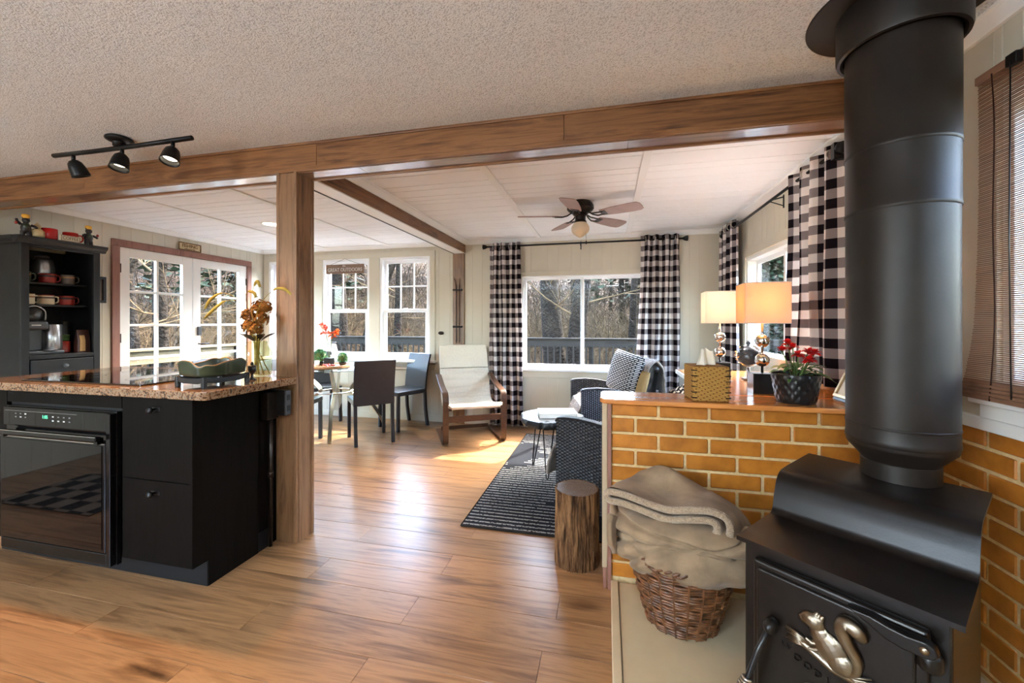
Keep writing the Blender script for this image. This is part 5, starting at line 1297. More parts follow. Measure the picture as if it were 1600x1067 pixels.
MB().tube(smooth_path([(0.02, -0.12, 0.27), (0.03, -0.11, 0.34), (0.03, -0.05, 0.385), (0.03, 0.015, 0.35), (0.02, 0.025, 0.27)], 5), 0.006, 8).build('lever', M['silver'], cm, smooth=True)
MB().box((0.0602, -0.075, 0.228), (0.0608, -0.02, 0.236)).build('badge', M['white_print'], cm)
MB().lathe([(0.0, 0.0), (0.05, 0.0), (0.052, 0.006), (0.0, 0.008)], c=(0.04, 0.03, 0.028), n=24).build('drip_tray', M['silver'], cm, smooth=True)
pi = thing('glass_pitcher', 'clear glass carafe with red base beside the coffee maker', 'pitcher', (-4.46, 2.475, 0.9985))
MB().lathe([(0.0, 0.0), (0.036, 0.0), (0.038, 0.01), (0.038, 0.095), (0.0, 0.097)], n=24, cap=False).build('red_tin', M['darkred'], pi, smooth=True)
MB().lathe([(0.034, 0.098), (0.04, 0.13), (0.04, 0.19), (0.030, 0.225), (0.030, 0.245), (0.038, 0.262)], n=24, cap=False).build('carafe', M['clearglass'], pi, smooth=True)
MB().lathe([(0.0, 0.10), (0.03, 0.102), (0.034, 0.15), (0.0, 0.155)], n=20, cap=False).build('contents', M['leaf'], pi, smooth=True)
MB().tube(smooth_path([(0, 0.036, 0.24), (0, 0.062, 0.235), (0, 0.066, 0.17), (0, 0.04, 0.135)], 4), 0.005, 8).build('handle', M['clearglass'], pi, smooth=True)
bg_ = thing('coffee_bag', 'brown and kraft paper coffee bag at right of hutch shelf', 'bag', (-4.38, 2.550, 0.9985), R(4))
def bag(u, v):
    a = 2 * math.pi * u; k = 1 - 0.75 * max(0, (v - 0.55) / 0.45); cu = math.copysign(abs(math.cos(a)) ** 0.5, math.cos(a)); su = math.copysign(abs(math.sin(a)) ** 0.5, math.sin(a))
    return Vector((0.032 * cu * k, 0.048 * su * (1 - 0.1 * v), 0.19 * v))
MB().grid(bag, 40, 12).build('bag', M['foil'], bg_, smooth=True)
lb = MB().grid(lambda u, v: bag(0.90 + 0.10 * u, 0.06 + 0.7 * v) + Vector((0.0015, 0, 0)), 10, 8).build('label_panel', M['kraft'], bg_, smooth=True)

# on top of the hutch
TZ = 1.9106
def bear(label, x, y_, rz, cap, pose):
    t = thing('bear_figurine', label, 'figurine', (x, y_, TZ), rz, 'figurines on top of the hutch')
    mb = MB(); mb.ell((0, 0, 0.062), (0.030, 0.028, 0.040), 14, 10); mb.ell((0.004, 0, 0.118), (0.022, 0.022, 0.022), 14, 10); mb.ell((0.024, 0, 0.113), (0.012, 0.010, 0.009), 10, 8)
    for s_ in (-1, 1):
        mb.ell((0, s_ * 0.016, 0.138), (0.006, 0.007, 0.007), 8, 6); mb.tube([(0, s_ * 0.014, 0.035), (0.004, s_ * 0.018, 0.002)], [0.016, 0.013], 10)
    o = mb.build('body', M['bear'], t, smooth=True); m_ = o.modifiers.new('r', 'REMESH'); m_.mode = 'VOXEL'; m_.voxel_size = 0.004
    for s_ in (-1, 1):
        hgt = pose[(s_ + 1) // 2]; MB().tube([(0.004, s_ * 0.026, 0.085), (0.014, s_ * 0.046, 0.085 + hgt * 0.5), (0.022, s_ * 0.052, 0.085 + hgt)], [0.010, 0.009, 0.008], 8).build('arm', M['bear'], t, smooth=True)
    MB().lathe([(0.017, 0.132), (0.019, 0.138), (0.023, 0.154), (0.018, 0.164), (0.0, 0.166)], n=18, cap=False).build('cap', cap, t, smooth=True)
    MB().ell((0.012, 0, 0.07), (0.021, 0.022, 0.026), 12, 8).build('apron', M['green_glaze'], t, smooth=True)
    MB().ell((0.022, pose[2] * 0.052, 0.09), (0.009, 0.009, 0.012), 10, 6).build('held_cup', M['darkred'], t, smooth=True)
    return t
bear('dark bear figurine in yellow cap with raised arms at left of hutch top', -4.305, 2.165, R(-15), M['yellow'], (0.035, -0.02, -1))
bear('dark bear figurine in yellow cap at right end of hutch top', -4.30, 2.545, R(5), M['yellow'], (-0.02, -0.02, 1))
ss = thing('snowman_figurine', 'small beige rounded figurine between left bear and red mug', 'figurine', (-4.315, 2.235, TZ), 0)
MB().lathe([(0.0, 0), (0.036, 0.0), (0.042, 0.02), (0.040, 0.05), (0.022, 0.07), (0.0, 0.075)], n=22, cap=False).build('body', M['beige'], ss, smooth=True)
MB().ell((0, 0, 0.088), (0.021, 0.021, 0.021), 14, 10).build('head', M['beige'], ss, smooth=True)
MB().lathe([(0.008, 0.104), (0.01, 0.112), (0.0, 0.118)], n=12, cap=False).build('topknot', M['beige'], ss, smooth=True)
mug('big red enamel mug without visible handle on hutch top, left', -4.315, 2.305, TZ, M['red'], 0.046, 0.086, R(180), 'red mugs on top of the hutch')
mug('big red enamel mug with open handle on hutch top, by right bear', -4.325, 2.44, TZ, M['red'], 0.046, 0.082, R(80), 'red mugs on top of the hutch')
sg = thing('coffee_sign', 'small white block sign reading COFFEE in front of red mugs', 'sign', (-4.268, 2.405, TZ), 0)
MB().box((-0.008, -0.062, 0.0), (0.008, 0.062, 0.048)).build('block', M['cream_glaze'], sg, bevel=0.002)
bd = MB()
for a, b in (((0.0082, -0.060, 0.002), (0.0088, 0.060, 0.0045)), ((0.0082, -0.060, 0.0435), (0.0088, 0.060, 0.046)), ((0.0082, -0.060, 0.002), (0.0088, -0.0575, 0.046)), ((0.0082, 0.0575, 0.002), (0.0088, 0.060, 0.046))): bd.box(a, b)
bd.build('border', M['black_print'], sg)
text('lettering', 'COFFEE', 0.036, M['black_print'], sg, (0.0088, 0, 0.024), (R(90), 0, R(90)), 0.0003, sx=0.82)
pic = thing('small_picture', 'small black framed picture on the wall between hutch and door', 'picture', (XL + 0.001, 2.86, 1.565))
for a, b in (((0, -0.06, -0.125), (0.018, 0.06, -0.10)), ((0, -0.06, 0.10), (0.018, 0.06, 0.125)), ((0, -0.06, -0.10), (0.018, -0.035, 0.10)), ((0, 0.035, -0.10), (0.018, 0.06, 0.10))): MB().box(a, b).build('frame_bar', M['blackwood'], pic, bevel=0.002)
MB().box((0.002, -0.035, -0.10), (0.005, 0.035, 0.10)).build('print', M['grey_glaze'], pic)
fs_ = thing('fishing_sign', 'rustic birch framed sign above the french doors', 'sign', (XL + 0.012, 3.72, 2.08))
MB().box((0, -0.125, 0.0), (0.012, 0.125, 0.085)).build('board', M['sign_birch'], fs_, bevel=0.003)
for a, b in (((0.012, -0.13, -0.002), (0.02, 0.13, 0.008)), ((0.012, -0.13, 0.078), (0.02, 0.13, 0.088)), ((0.012, -0.13, 0.008), (0.02, -0.12, 0.078)), ((0.012, 0.12, 0.008), (0.02, 0.13, 0.078))): MB().box(a, b).build('twig_border', M['bark'], fs_, bevel=0.003)
text('lettering', 'FISHING', 0.052, M['bark'], fs_, (0.0125, 0.0, 0.050), (R(90), 0, R(90)), 0.002, sx=0.95)
MB().box((0.0122, -0.06, 0.014), (0.0135, 0.06, 0.022)).build('rule', M['bark'], fs_)

# bamboo blind on the kitchen window
bl = thing('bamboo_blind', 'brown bamboo roll-up blind hanging over the kitchen window', 'blind', (XR - 0.045, 0, 0))
BY0, BY1 = 0.30, 1.665
MB().box((-0.012, BY0, 2.035), (0.03, BY1, 2.062)).build('head_rail', M['blind_slat'], bl, bevel=0.003)
sl = MB(); z = 1.06; k = 0
while z < 2.034:
    o = -0.0015 * (k % 2) + 0.010 * math.sin((z - 1.06) * 3.2); e = 0.004 * noise.noise((z * 30, 0, 0)) - 0.07 * max(0, (1.25 - z) / 0.25) ** 1.5
    sl.tube([(o, BY0, z), (o, BY1 - 0.0 + e * -0.55 + (0.03 * (2.03 - z)), z)], 0, 4, flat=(0.0022, 0.0033)); z += 0.0062; k += 1
stuff(sl.build('slats', M['blind_slat'], bl))
rl_ = MB()
for k in range(26):
    a = 2 * math.pi * k / 13; rr = 0.018 + 0.010 * (k // 13)
    rl_.tube([(rr * math.cos(a) * 0.8, BY0, 1.028 + rr * math.sin(a)), (rr * math.cos(a) * 0.8, BY1 + 0.055 + 0.008 * math.sin(k * 2.1), 1.028 + rr * math.sin(a))], 0, 4, flat=(0.003, 0.008))
stuff(rl_.build('rolled_bottom', M['blind_slat'], bl))
for y_ in (1.60, 1.42, 1.24, 1.06, 0.7, 0.45):
    MB().tube([(-0.016 + 0.01 * math.sin((z_ - 1.06) * 3.2), y_ + 0.006 * math.sin(z_ * 9), z_) for z_ in [1.0 + 1.04 * q / 14 for q in range(15)]], 0.0018, 5).build('ladder_cord', M['blind_cord'], bl, smooth=True)
MB().box((-0.03, 1.50, 2.02), (-0.012, 1.535, 2.055)).build('pulley', M['black'], bl, bevel=0.002)
MB().tube([(-0.03, 1.517, 2.03), (-0.031, 1.52, 1.5), (-0.03, 1.515, 1.02)], 0.002, 5).build('pull_cord', M['blackp'], bl, smooth=True)

# ------------------------------------------------------------------ curtains and rods
def curtain(name, label, axis, pos, a, b, top, bot, sq, folds, amp, seed, spread=(0, 0), ph=0.0):
    t = thing(name, label, 'curtain', (0, 0, 0), 0, 'buffalo check curtains')
    r = random.Random(seed); W = b - a; n = folds * 14; us = []; L = 0; prev = None; pts = []
    jit = [r.uniform(0.75, 1.25) for _ in range(folds + 2)]
    def prof(s):
        q = s * folds; k = int(q); return amp * jit[min(k, folds)] * math.sin(2 * math.pi * q + ph)
    for i in range(n + 1):
        s = i / n; p = Vector((a + W * s, prof(s)))
        if prev is not None: L += (p - prev).length
        us.append(L); prev = p; pts.append(p)
    def fn(u, v):
        i = min(n, int(round(u * n))); p = pts[i]; z = top + (bot - top) * v
        k = 0.8 + 0.35 * v + 0.25 * math.sin(u * 9 + seed) * v; x = p.x + (spread[0] * (1 - u) + spread[1] * u) * v ** 1.5
        off = p.y * k + 0.008 * math.sin(v * 5 + seed + u * 6) * v
        x += 0.006 * math.sin(v * 7 + u * 11)
        return Vector((x, pos + off, z)) if axis == 'x' else Vector((pos + off, x, z))
    mb = MB().grid(fn, n, 40, lambda u, v: (us[min(n, int(round(u * n)))] / (2 * sq), v * (top - bot) / (2 * sq) + 0.1 * seed))
    mb.build('cloth', M['check'], t, smooth=True, solid=0.002)
    for k in range(folds):
        s = (k + 0.5) / folds; p = Vector((a + W * s, 0)); z = top - 0.045
        ring_ = [(p.x + 0.0, pos + 0.03 * math.cos(6.283 * q / 16), z + 0.03 * math.sin(6.283 * q / 16)) if axis == 'x' else (pos + 0.03 * math.cos(6.283 * q / 16), p.x, z + 0.03 * math.sin(6.283 * q / 16)) for q in range(17)]
        MB().tube(ring_, 0.004, 6, cap=False).build('grommet', M['steel'], t, smooth=True)
    return t
curtain('check_curtain', 'black and white check curtain left of the far window, behind the bentwood armchair', 'x', 4.69, -1.37, -0.985, 2.205, 0.03, 0.0575, 4, 0.034, 2, (0.0, 0.035))
curtain('check_curtain', 'black and white check curtain right of the far window, behind wicker chairs', 'x', 4.69, 0.37, 0.775, 2.215, 0.03, 0.0575, 4, 0.034, 5, (-0.09, 0.0), 0.6)
curtain('check_curtain', 'narrow check curtain in the far right corner behind white lamp', 'y', 1.165, 4.10, 4.60, 2.215, 0.10, 0.0575, 4, 0.036, 3, (0, 0))
curtain('check_curtain', 'big check curtain nearest the stove pipe, beside the lit lamp', 'y', 1.165, 2.40, 2.98, 2.185, 0.91, 0.0525, 4, 0.042, 8, (0, 0), 1.2)
def rod(label, axis, pos, a, b, z, wallpos, supports):
    t = thing('curtain_rod', label, 'curtain rod')
    P = (lambda s, d, zz: (s, d, zz)) if axis == 'x' else (lambda s, d, zz: (d, s, zz))
    MB().tube([P(a, pos, z), P(b, pos, z)], 0.0105, 10).build('rod', M['black'], t, smooth=True)
    for e, s_ in ((a, -1), (b, 1)):
        MB().tube([P(e, pos, z), P(e + s_ * 0.012, pos, z), P(e + s_ * 0.02, pos, z), P(e + s_ * 0.05, pos, z), P(e + s_ * 0.055, pos, z)], [0.012, 0.018, 0.024, 0.032, 0.026] if axis == 'x' else [0.012, 0.02, 0.03, 0.03, 0.03], 12).build('finial', M['black'], t, smooth=True)
    for s_ in supports:
        br2 = MB().tube([P(s_, wallpos, z + 0.02), P(s_, pos, z + 0.0), P(s_, pos, z - 0.016)], 0.005, 6); br2.tube([P(s_, wallpos, z - 0.045), P(s_, pos, z - 0.012)], 0.004, 6); br2.tube([P(s_, wallpos, z - 0.06), P(s_, wallpos, z + 0.035)], 0.007, 6)
        br2.build('bracket', M['black'], t, smooth=True)
    return t
rod('black curtain rod above the far window', 'x', 4.69, -1.40, 0.80, 2.163, 4.779, (-1.2, -0.29, 0.6))
rod('black curtain rod high on the right wall between check curtains', 'y', 1.165, 2.43, 4.50, 2.14, 1.249, (3.30, 4.4))
tb_ = box('tie_holder', (1.135, 2.395, 2.09), (1.235, 2.43, 2.175), M['black'], None, 0.003); tag(tb_, 'square black block bracket at the near end of right curtain rod', 'bracket')

# ------------------------------------------------------------------ ceiling fan and downlight
fan = thing('ceiling_fan', 'dark bronze ceiling fan with five blades and one opal globe', 'fan', (-0.215, 3.46, ZC))
MB().lathe([(0.02, 0.0), (0.092, 0.0), (0.098, -0.01), (0.112, -0.03), (0.113, -0.058), (0.100, -0.074), (0.075, -0.092), (0.06, -0.10)], n=36, cap=False).build('motor_housing', M['bronze'], fan, auto=35)
MB().lathe([(0.06, -0.098), (0.062, -0.106), (0.055, -0.112), (0.046, -0.118), (0.044, -0.15), (0.05, -0.158), (0.054, -0.172), (0.05, -0.176), (0.0, -0.177)], n=28, cap=False).build('light_kit', M['bronze'], fan, auto=35)
MB().lathe([(0.046, -0.168), (0.060, -0.182), (0.073, -0.205), (0.076, -0.230), (0.068, -0.252), (0.060, -0.262), (0.040, -0.276), (0.034, -0.282), (0.012, -0.296), (0.0, -0.300)], n=32, cap=False).build('globe', M['opal'], fan, smooth=True)
for k in range(5):
    a = R(-97 + 72 * k); Q = Matrix.Rotation(a, 4, 'Z') @ Matrix.Translation((0, 0, -0.118)) @ Matrix.Rotation(R(-12), 4, 'X')
    mb = MB(); out = [(0.19, -0.046), (0.30, -0.062), (0.44, -0.070), (0.505, -0.066), (0.525, -0.045), (0.53, 0.0), (0.525, 0.045), (0.505, 0.066), (0.44, 0.070), (0.30, 0.062), (0.19, 0.046)]
    mb.prism(out, -0.003, 0.003, lambda p, q, h_: Q @ Vector((p, q, h_))); bd_ = mb.build('blade', M['blade'], fan, bevel=0.0015, seg=1)
    ir = MB(); ir.tube([Q @ Vector((0.07, 0.0, 0.03)), Q @ Vector((0.11, 0.012, 0.004)), Q @ Vector((0.15, 0.026, -0.006)), Q @ Vector((0.215, 0.022, -0.005))], 0.006, 6)
    ir.tube([Q @ Vector((0.07, 0.0, 0.03)), Q @ Vector((0.11, -0.012, 0.004)), Q @ Vector((0.15, -0.026, -0.006)), Q @ Vector((0.215, -0.022, -0.005))], 0.006, 6)
    ir.box((0.19, -0.034, -0.0065), (0.235, 0.034, -0.003), Q); ir.build('blade_iron', M['bronze'], bd_, smooth=False)
MB().tube([(0.045, -0.02, -0.16), (0.05, -0.022, -0.33)], 0.0012, 5).build('pull_chain', M['bronze'], fan)
MB().lathe([(0.002, 0.0), (0.006, -0.006), (0.007, -0.026), (0.0, -0.03)], c=(0.05, -0.022, -0.33), n=10).build('chain_bob', M['black'], fan, smooth=True)
dl = thing('downlight', 'lit round recessed downlight in the white ceiling by the post', 'light', (-3.36, 3.50, ZC))
MB().lathe([(0.075, -0.002), (0.092, -0.006), (0.096, -0.001)], n=36, cap=False).build('trim_ring', M['white'], dl, smooth=True)
disc('lens', 0.076, -0.003, M['candisc'], dl, 32)
l_ = light('downlight_spot', 'SPOT', (0, 0, -0.03), 60, (1.0, 0.93, 0.84), spot_size=R(130), spot_blend=0.8, shadow_soft_size=0.07); l_.parent = dl
# ------------------------------------------------------------------ wall decor
go = thing('great_outdoors_sign', 'brown wooden sign reading GREAT OUTDOORS hanging in dining window', 'sign', (-3.39, 4.745, 1.965))
MB().box((-0.285, 0.0, -0.062), (0.285, 0.014, 0.062)).build('board', M['sign_wood'], go, bevel=0.003)
text('lettering', 'GREAT OUTDOORS', 0.066, M['white_print'], go, (0.0, -0.001, -0.012), (R(90), 0, 0), 0.001, sx=0.88)
text('lettering', 'the', 0.036, M['white_print'], go, (-0.01, -0.001, 0.042), (R(90), 0, 0), 0.001)
MB().tube([(-0.22, 0.006, 0.06), (0, 0.006, 0.135), (0.22, 0.006, 0.06)], 0.002, 5).build('hanging_cord', M['rope'], go)
sk = thing('ski_decoration', 'pair of miniature wooden skis mounted on the corner pilaster', 'wall ornament', (-1.795, YF - 0.032, 0))
for x in (-0.022, 0.018):
    MB().tube([(x, -0.012, 1.00), (x, -0.012, 1.70), (x + (0.006 if x > 0 else -0.006), -0.02, 1.76), (x + (0.018 if x > 0 else -0.018), -0.035, 1.80)], 0, 4, flat=(0.020, 0.006)).build('ski', M['sign_wood'], sk)
    MB().tube([(x + 0.014, -0.02, 1.02), (x + 0.014, -0.02, 1.72)], 0.0028, 6).build('pole', M['black'], sk)
for z in (1.20, 1.655):
    MB().tube([(-0.055, -0.018, z), (0.055, -0.018, z)], 0.010, 8).build('holder', M['black'], sk, smooth=True)
    for x in (-0.05, 0.05): MB().lathe([(0.008, -0.012), (0.014, -0.006), (0.014, 0.006), (0.008, 0.012)], c=(x, -0.018, z), n=12).build('hook', M['black'], sk, smooth=True)
sk2 = thing('wall_switch', 'dark oval switch on a small plate right of dining windows', 'switch', (-2.03, YF, 1.12))
MB().box((-0.03, -0.006, -0.06), (0.03, 0.0, 0.03)).build('plate', M['wall'], sk2, bevel=0.002)
MB().ell((0.0, -0.012, 0.0), (0.038, 0.014, 0.022), 16, 10).build('knob', M['bronze'], sk2, smooth=True)

# ------------------------------------------------------------------ rug, slab table, book
rg = thing('area_rug', 'charcoal and white striped rug under the wicker chairs', 'rug', (-0.04, 3.40, 0))
MB().box((-0.83, -1.045, 0.0006), (0.74, 1.06, 0.009)).build('pile', M['rug'], rg, bevel=0.002)
MB().tube([(-0.83, -1.045, 0.006), (0.74, -1.045, 0.006), (0.74, 1.06, 0.006), (-0.83, 1.06, 0.006), (-0.83, -1.045, 0.006)], 0.006, 6).build('binding', M['rope'], rg, smooth=True)
sl_ = thing('slab_table', 'round black barked slab side table on hairpin legs with glare-pale top', 'table', (-0.455, 3.37, 0.0095))
def slab_r(a): return 0.262 * (1 + 0.05 * math.sin(3 * a + 0.6) + 0.03 * math.sin(7 * a))
sb_ = MB(); NS = 96; TH = 0.055; T0 = 0.465
vs = []
for z, k in ((T0 - TH, 0.95), (T0 - TH * 0.6, 1.0), (T0 - 0.012, 0.99), (T0, 0.97)):
    for q in range(NS):
        a = 6.283185 * q / NS; rr = slab_r(a) * k * (1 - 0.055 * (abs(math.sin(a * 11)) < 0.16)); vs.append((rr * math.cos(a), rr * math.sin(a), z))
fs = [(i * NS + q, i * NS + (q + 1) % NS, (i + 1) * NS + (q + 1) % NS, (i + 1) * NS + q) for i in range(3) for q in range(NS)] + [tuple(reversed(range(NS))), tuple(3 * NS + q for q in range(NS))]
sb_.add(vs, fs); sb_.build('slab', M['blackwood'], sl_, auto=40)
tp = MB(); vs = [(0, 0, T0 + 0.0025)] + [(slab_r(6.283185 * q / NS) * 0.93 * math.cos(6.283185 * q / NS), slab_r(6.283185 * q / NS) * 0.93 * math.sin(6.283185 * q / NS), T0 + 0.002) for q in range(NS)]
tp.add(vs, [(0, 1 + q, 1 + (q + 1) % NS) for q in range(NS)]); tp.build('glare_sheet', plain('pale_glare_top', srgb(176, 176, 174), 0.16, 0, 0.5, 0.25, 22), sl_)  # slab is dark; its washed reflections are painted as this pale sheet
for k in range(26):
    a = 6.283 * k / 26 + 0.13 * math.sin(k * 3.1); r_ = slab_r(a) * (0.80 + 0.07 * math.sin(k * 5.3))
    MB().ell((r_ * math.cos(a), r_ * math.sin(a), T0 + 0.002), (0.012 + 0.006 * math.sin(k), 0.009, 0.003), 8, 5).build('dark_inlay', M['black'], sl_, smooth=True)
for k in range(3):
    a = R(150 + 120 * k); c = Vector((0.17 * math.cos(a), 0.17 * math.sin(a), 0)); tg = Vector((-math.sin(a), math.cos(a), 0))
    f_ = c * 1.12
    MB().tube([c * 0.72 + tg * 0.045 + Vector((0, 0, T0 - TH)), f_ + tg * 0.008 + Vector((0, 0, 0.012)), f_ + Vector((0, 0, 0.004)), f_ - tg * 0.008 + Vector((0, 0, 0.012)), c * 0.72 - tg * 0.045 + Vector((0, 0, T0 - TH))], 0.0055, 8).build('hairpin_leg', M['black'], sl_, smooth=True)
bkk = thing('white_book', 'white hardcover book lying on the black slab table', 'book', (-0.40, 3.37, 0.0095 + T0 + 0.0058), R(14))
MB().box((-0.155, -0.115, 0.0), (0.155, 0.115, 0.004)).build('cover', M['white_print'], bkk, bevel=0.001); MB().box((-0.155, -0.115, 0.032), (0.155, 0.115, 0.036)).build('cover', M['white_print'], bkk, bevel=0.001)
MB().box((-0.149, -0.109, 0.004), (0.150, 0.109, 0.032)).build('pages', M['paper'], bkk); MB().box((-0.156, 0.109, 0.0), (0.156, 0.116, 0.036)).build('spine', M['white_print'], bkk, bevel=0.001)

# ------------------------------------------------------------------ bentwood armchair
pc = thing('bentwood_armchair', 'dark bentwood armchair with ribbed cream cushion facing the kitchen', 'armchair', (-1.46, 4.235, 0), R(30))
# local: +y is the back of the chair, -y its front
side = smooth_path([(0.36, 0.014), (0.10, 0.014), (-0.18, 0.014), (-0.25, 0.022), (-0.275, 0.06), (-0.285, 0.20), (-0.292, 0.40), (-0.285, 0.475), (-0.25, 0.520), (-0.18, 0.535), (0.0, 0.56), (0.20, 0.61), (0.34, 0.645)], 5)
for s_ in (-1, 1):
    c = s_ * 0.305
    sweep([(p.x, p.y) for p in side], c - 0.03, c + 0.03, 0.024, lambda w_, d, z: (w_, d, z)).build('side_frame', M['dark_frame'], pc, bevel=0.003)
    rail = smooth_path([(-0.27, 0.36), (0.0, 0.31), (0.18, 0.285), (0.27, 0.33), (0.33, 0.47), (0.40, 0.70), (0.47, 0.95)], 5)
    sweep([(p.x, p.y) for p in rail], s_ * 0.255 - 0.016, s_ * 0.255 + 0.016, 0.022, lambda w_, d, z: (w_, d, z)).build('seat_rail', M['dark_frame'], pc, bevel=0.002)
box('front_crossbar', (-0.276, -0.285, 0.235), (0.276, -0.262, 0.295), M['dark_frame'], pc, 0.003)
box('rear_crossbar', (-0.276, 0.30, 0.015), (0.276, 0.32, 0.055), M['dark_frame'], pc, 0.003)
box('rear_crossbar', (-0.27, 0.372, 0.60), (0.27, 0.392, 0.65), M['dark_frame'], pc, 0.003)
for k in range(7):
    p = rail[int(6 + k * 4)]; MB().tube([(-0.25, p.x, p.y), (0.25, p.x, p.y)], 0, 4, flat=(0.03, 0.01)).build('slat', M['dark_frame'], pc)
cu = smooth_path([(-0.345, 0.385), (-0.30, 0.405), (-0.15, 0.375), (0.02, 0.345), (0.15, 0.345), (0.235, 0.395), (0.285, 0.50), (0.345, 0.68), (0.40, 0.85), (0.435, 0.985)], 22)
cu = [(p.x, p.y) for p in cu]; n = len(cu); cut_ = int(n * 0.80)
ripple = lambda i: 0.0025 * math.sin(i * 2 * math.pi / 8) if 12 < i < cut_ else 0
ths = [(0.030 + 2 * ripple(i) + 0.022 * (i > cut_) * max(0.0, math.sin(math.pi * min(1, (i - cut_) / (n - cut_)))) ** 0.5) * (0.6 if i < 2 or i > n - 3 else 1) for i in range(n)]
wid = [0.86 + 0.14 * min(1, i / 20) - 0.05 * (i > cut_ + 20) * ((i - cut_ - 20) / 30) for i in range(n)]
cu_o = sweep(cu[:cut_], -0.285, 0.285, ths[:cut_], lambda w_, d, z: (w_, d, z), wid[:cut_]).build('cushion', M['linen'], pc, bevel=0.006)
sweep(cu[cut_:], -0.283, 0.283, [t_ + 0.006 for t_ in ths[cut_:]], lambda w_, d, z: (w_, d, z), wid[cut_:]).build('headrest', M['linen'], pc, bevel=0.008)
MB().tube([(-0.284, cu[cut_][0] - 0.014, cu[cut_][1] + 0.006), (0.284, cu[cut_][0] - 0.014, cu[cut_][1] + 0.006)], 0.003, 6).build('piping', M['linen'], cu_o)

# ------------------------------------------------------------------ dining table and chairs
DT = Vector((-3.06, 4.12, 0))
dt = thing('dining_table', 'round glass dining table on curved metal legs by the windows', 'table', tuple(DT))
MB().lathe([(0.0, 0.738), (0.594, 0.738), (0.60, 0.742), (0.60, 0.746), (0.594, 0.75), (0.0, 0.75)], n=72, cap=False).build('glass_top', M['tableglass'], dt, auto=40)
for k in range(4):
    a = R(-60 + 90 * k); e_ = Vector((math.cos(a), math.sin(a), 0)); P = [(0.54, 0.0), (0.50, 0.12), (0.36, 0.33), (0.20, 0.43), (0.17, 0.50), (0.28, 0.62), (0.40, 0.735)]
    pts = [e_ * r_ + Vector((0, 0, z)) for r_, z in [(p.x, p.y) for p in smooth_path(P, 7)]]
    MB().tube(pts, 0, 4, flat=(0.055, 0.009)).build('leg', M['steel'], dt)
    MB().lathe([(0.02, 0.0), (0.02, 0.012)], c=tuple(e_ * 0.54), n=12).build('foot', M['steel'], dt)
MB().tube([(0.19 * math.cos(6.283 * q / 40), 0.19 * math.sin(6.283 * q / 40), 0.455) for q in range(41)], 0.009, 8, cap=False).build('ring', M['steel'], dt, smooth=True)

def dining_chair():
    t = thing('dining_chair', 'x', 'chair', (0, 0, 0), 0, 'black leather dining chairs')
    # local: front -y
    MB().box((-0.205, -0.20, 0.405), (0.205, 0.205, 0.455)).build('seat', M['leather'], t, bevel=0.010, seg=3)
    def bk_(sgn):
        return lambda u, v: Vector(((-0.205 + 0.41 * u), 0.195 + 0.075 * v * v + sgn * 0.012 + 0.012 * (1 - (2 * u - 1) ** 2) * v, 0.40 + 0.465 * v))
    mb = MB().grid(bk_(1), 12, 10); mb.grid(bk_(-1), 12, 10, flip=True)
    q = 13
    def strip(idx):
        f = [idx[i] for i in range(len(idx))]
        for i in range(len(f) - 1): mb.f.append((f[i], f[i + 1], f[i + 1] + 143, f[i] + 143))
    strip([j * q for j in range(11)]); strip([j * q + 12 for j in range(11)][::-1]); strip([i for i in range(13)][::-1]); strip([130 + i for i in range(13)])
    mb.build('backrest', M['leather'], t, bevel=0.004, auto=50)
    for x in (-0.185, 0.185):
        MB().tube([(x, -0.18, 0.41), (x, -0.183, 0.0)], 0, 4, flat=(0.034, 0.034)).build('leg', M['leather'], t, bevel=0.004)
        MB().tube([(x, 0.195, 0.42), (x, 0.205, 0.20), (x, 0.235, 0.0)], 0, 4, flat=(0.034, 0.034)).build('leg', M['leather'], t, bevel=0.004)
    return t
ch0 = dining_chair()
def face(dx, dy): return math.atan2(dx, -dy)   # turns the front (-y) towards (dx, dy)
for i, (x, y_, d, lab) in enumerate((
    (-2.475, 3.90, (-0.69, 0.72), 'black leather dining chair showing its whole back to the kitchen'),
    (-2.40, 4.46, (-0.45, -0.89), 'black leather dining chair by the wall switch, its padded front lit'),
    (-3.15, 3.58, (0.97, 0.22), 'black leather dining chair half hidden behind the wooden post'),
    (-3.55, 4.48, (0.80, -0.6), 'black leather dining chair on the window side of the glass table'),
    (-3.86, 3.50, (0.9, 0.42), 'black leather dining chair seen above the green dish by the french doors'))):
    c = ch0 if i == 0 else copy_tree(ch0)
    c.location = (x, y_, 0); c.rotation_euler = (0, 0, face(*d)); c['label'] = lab
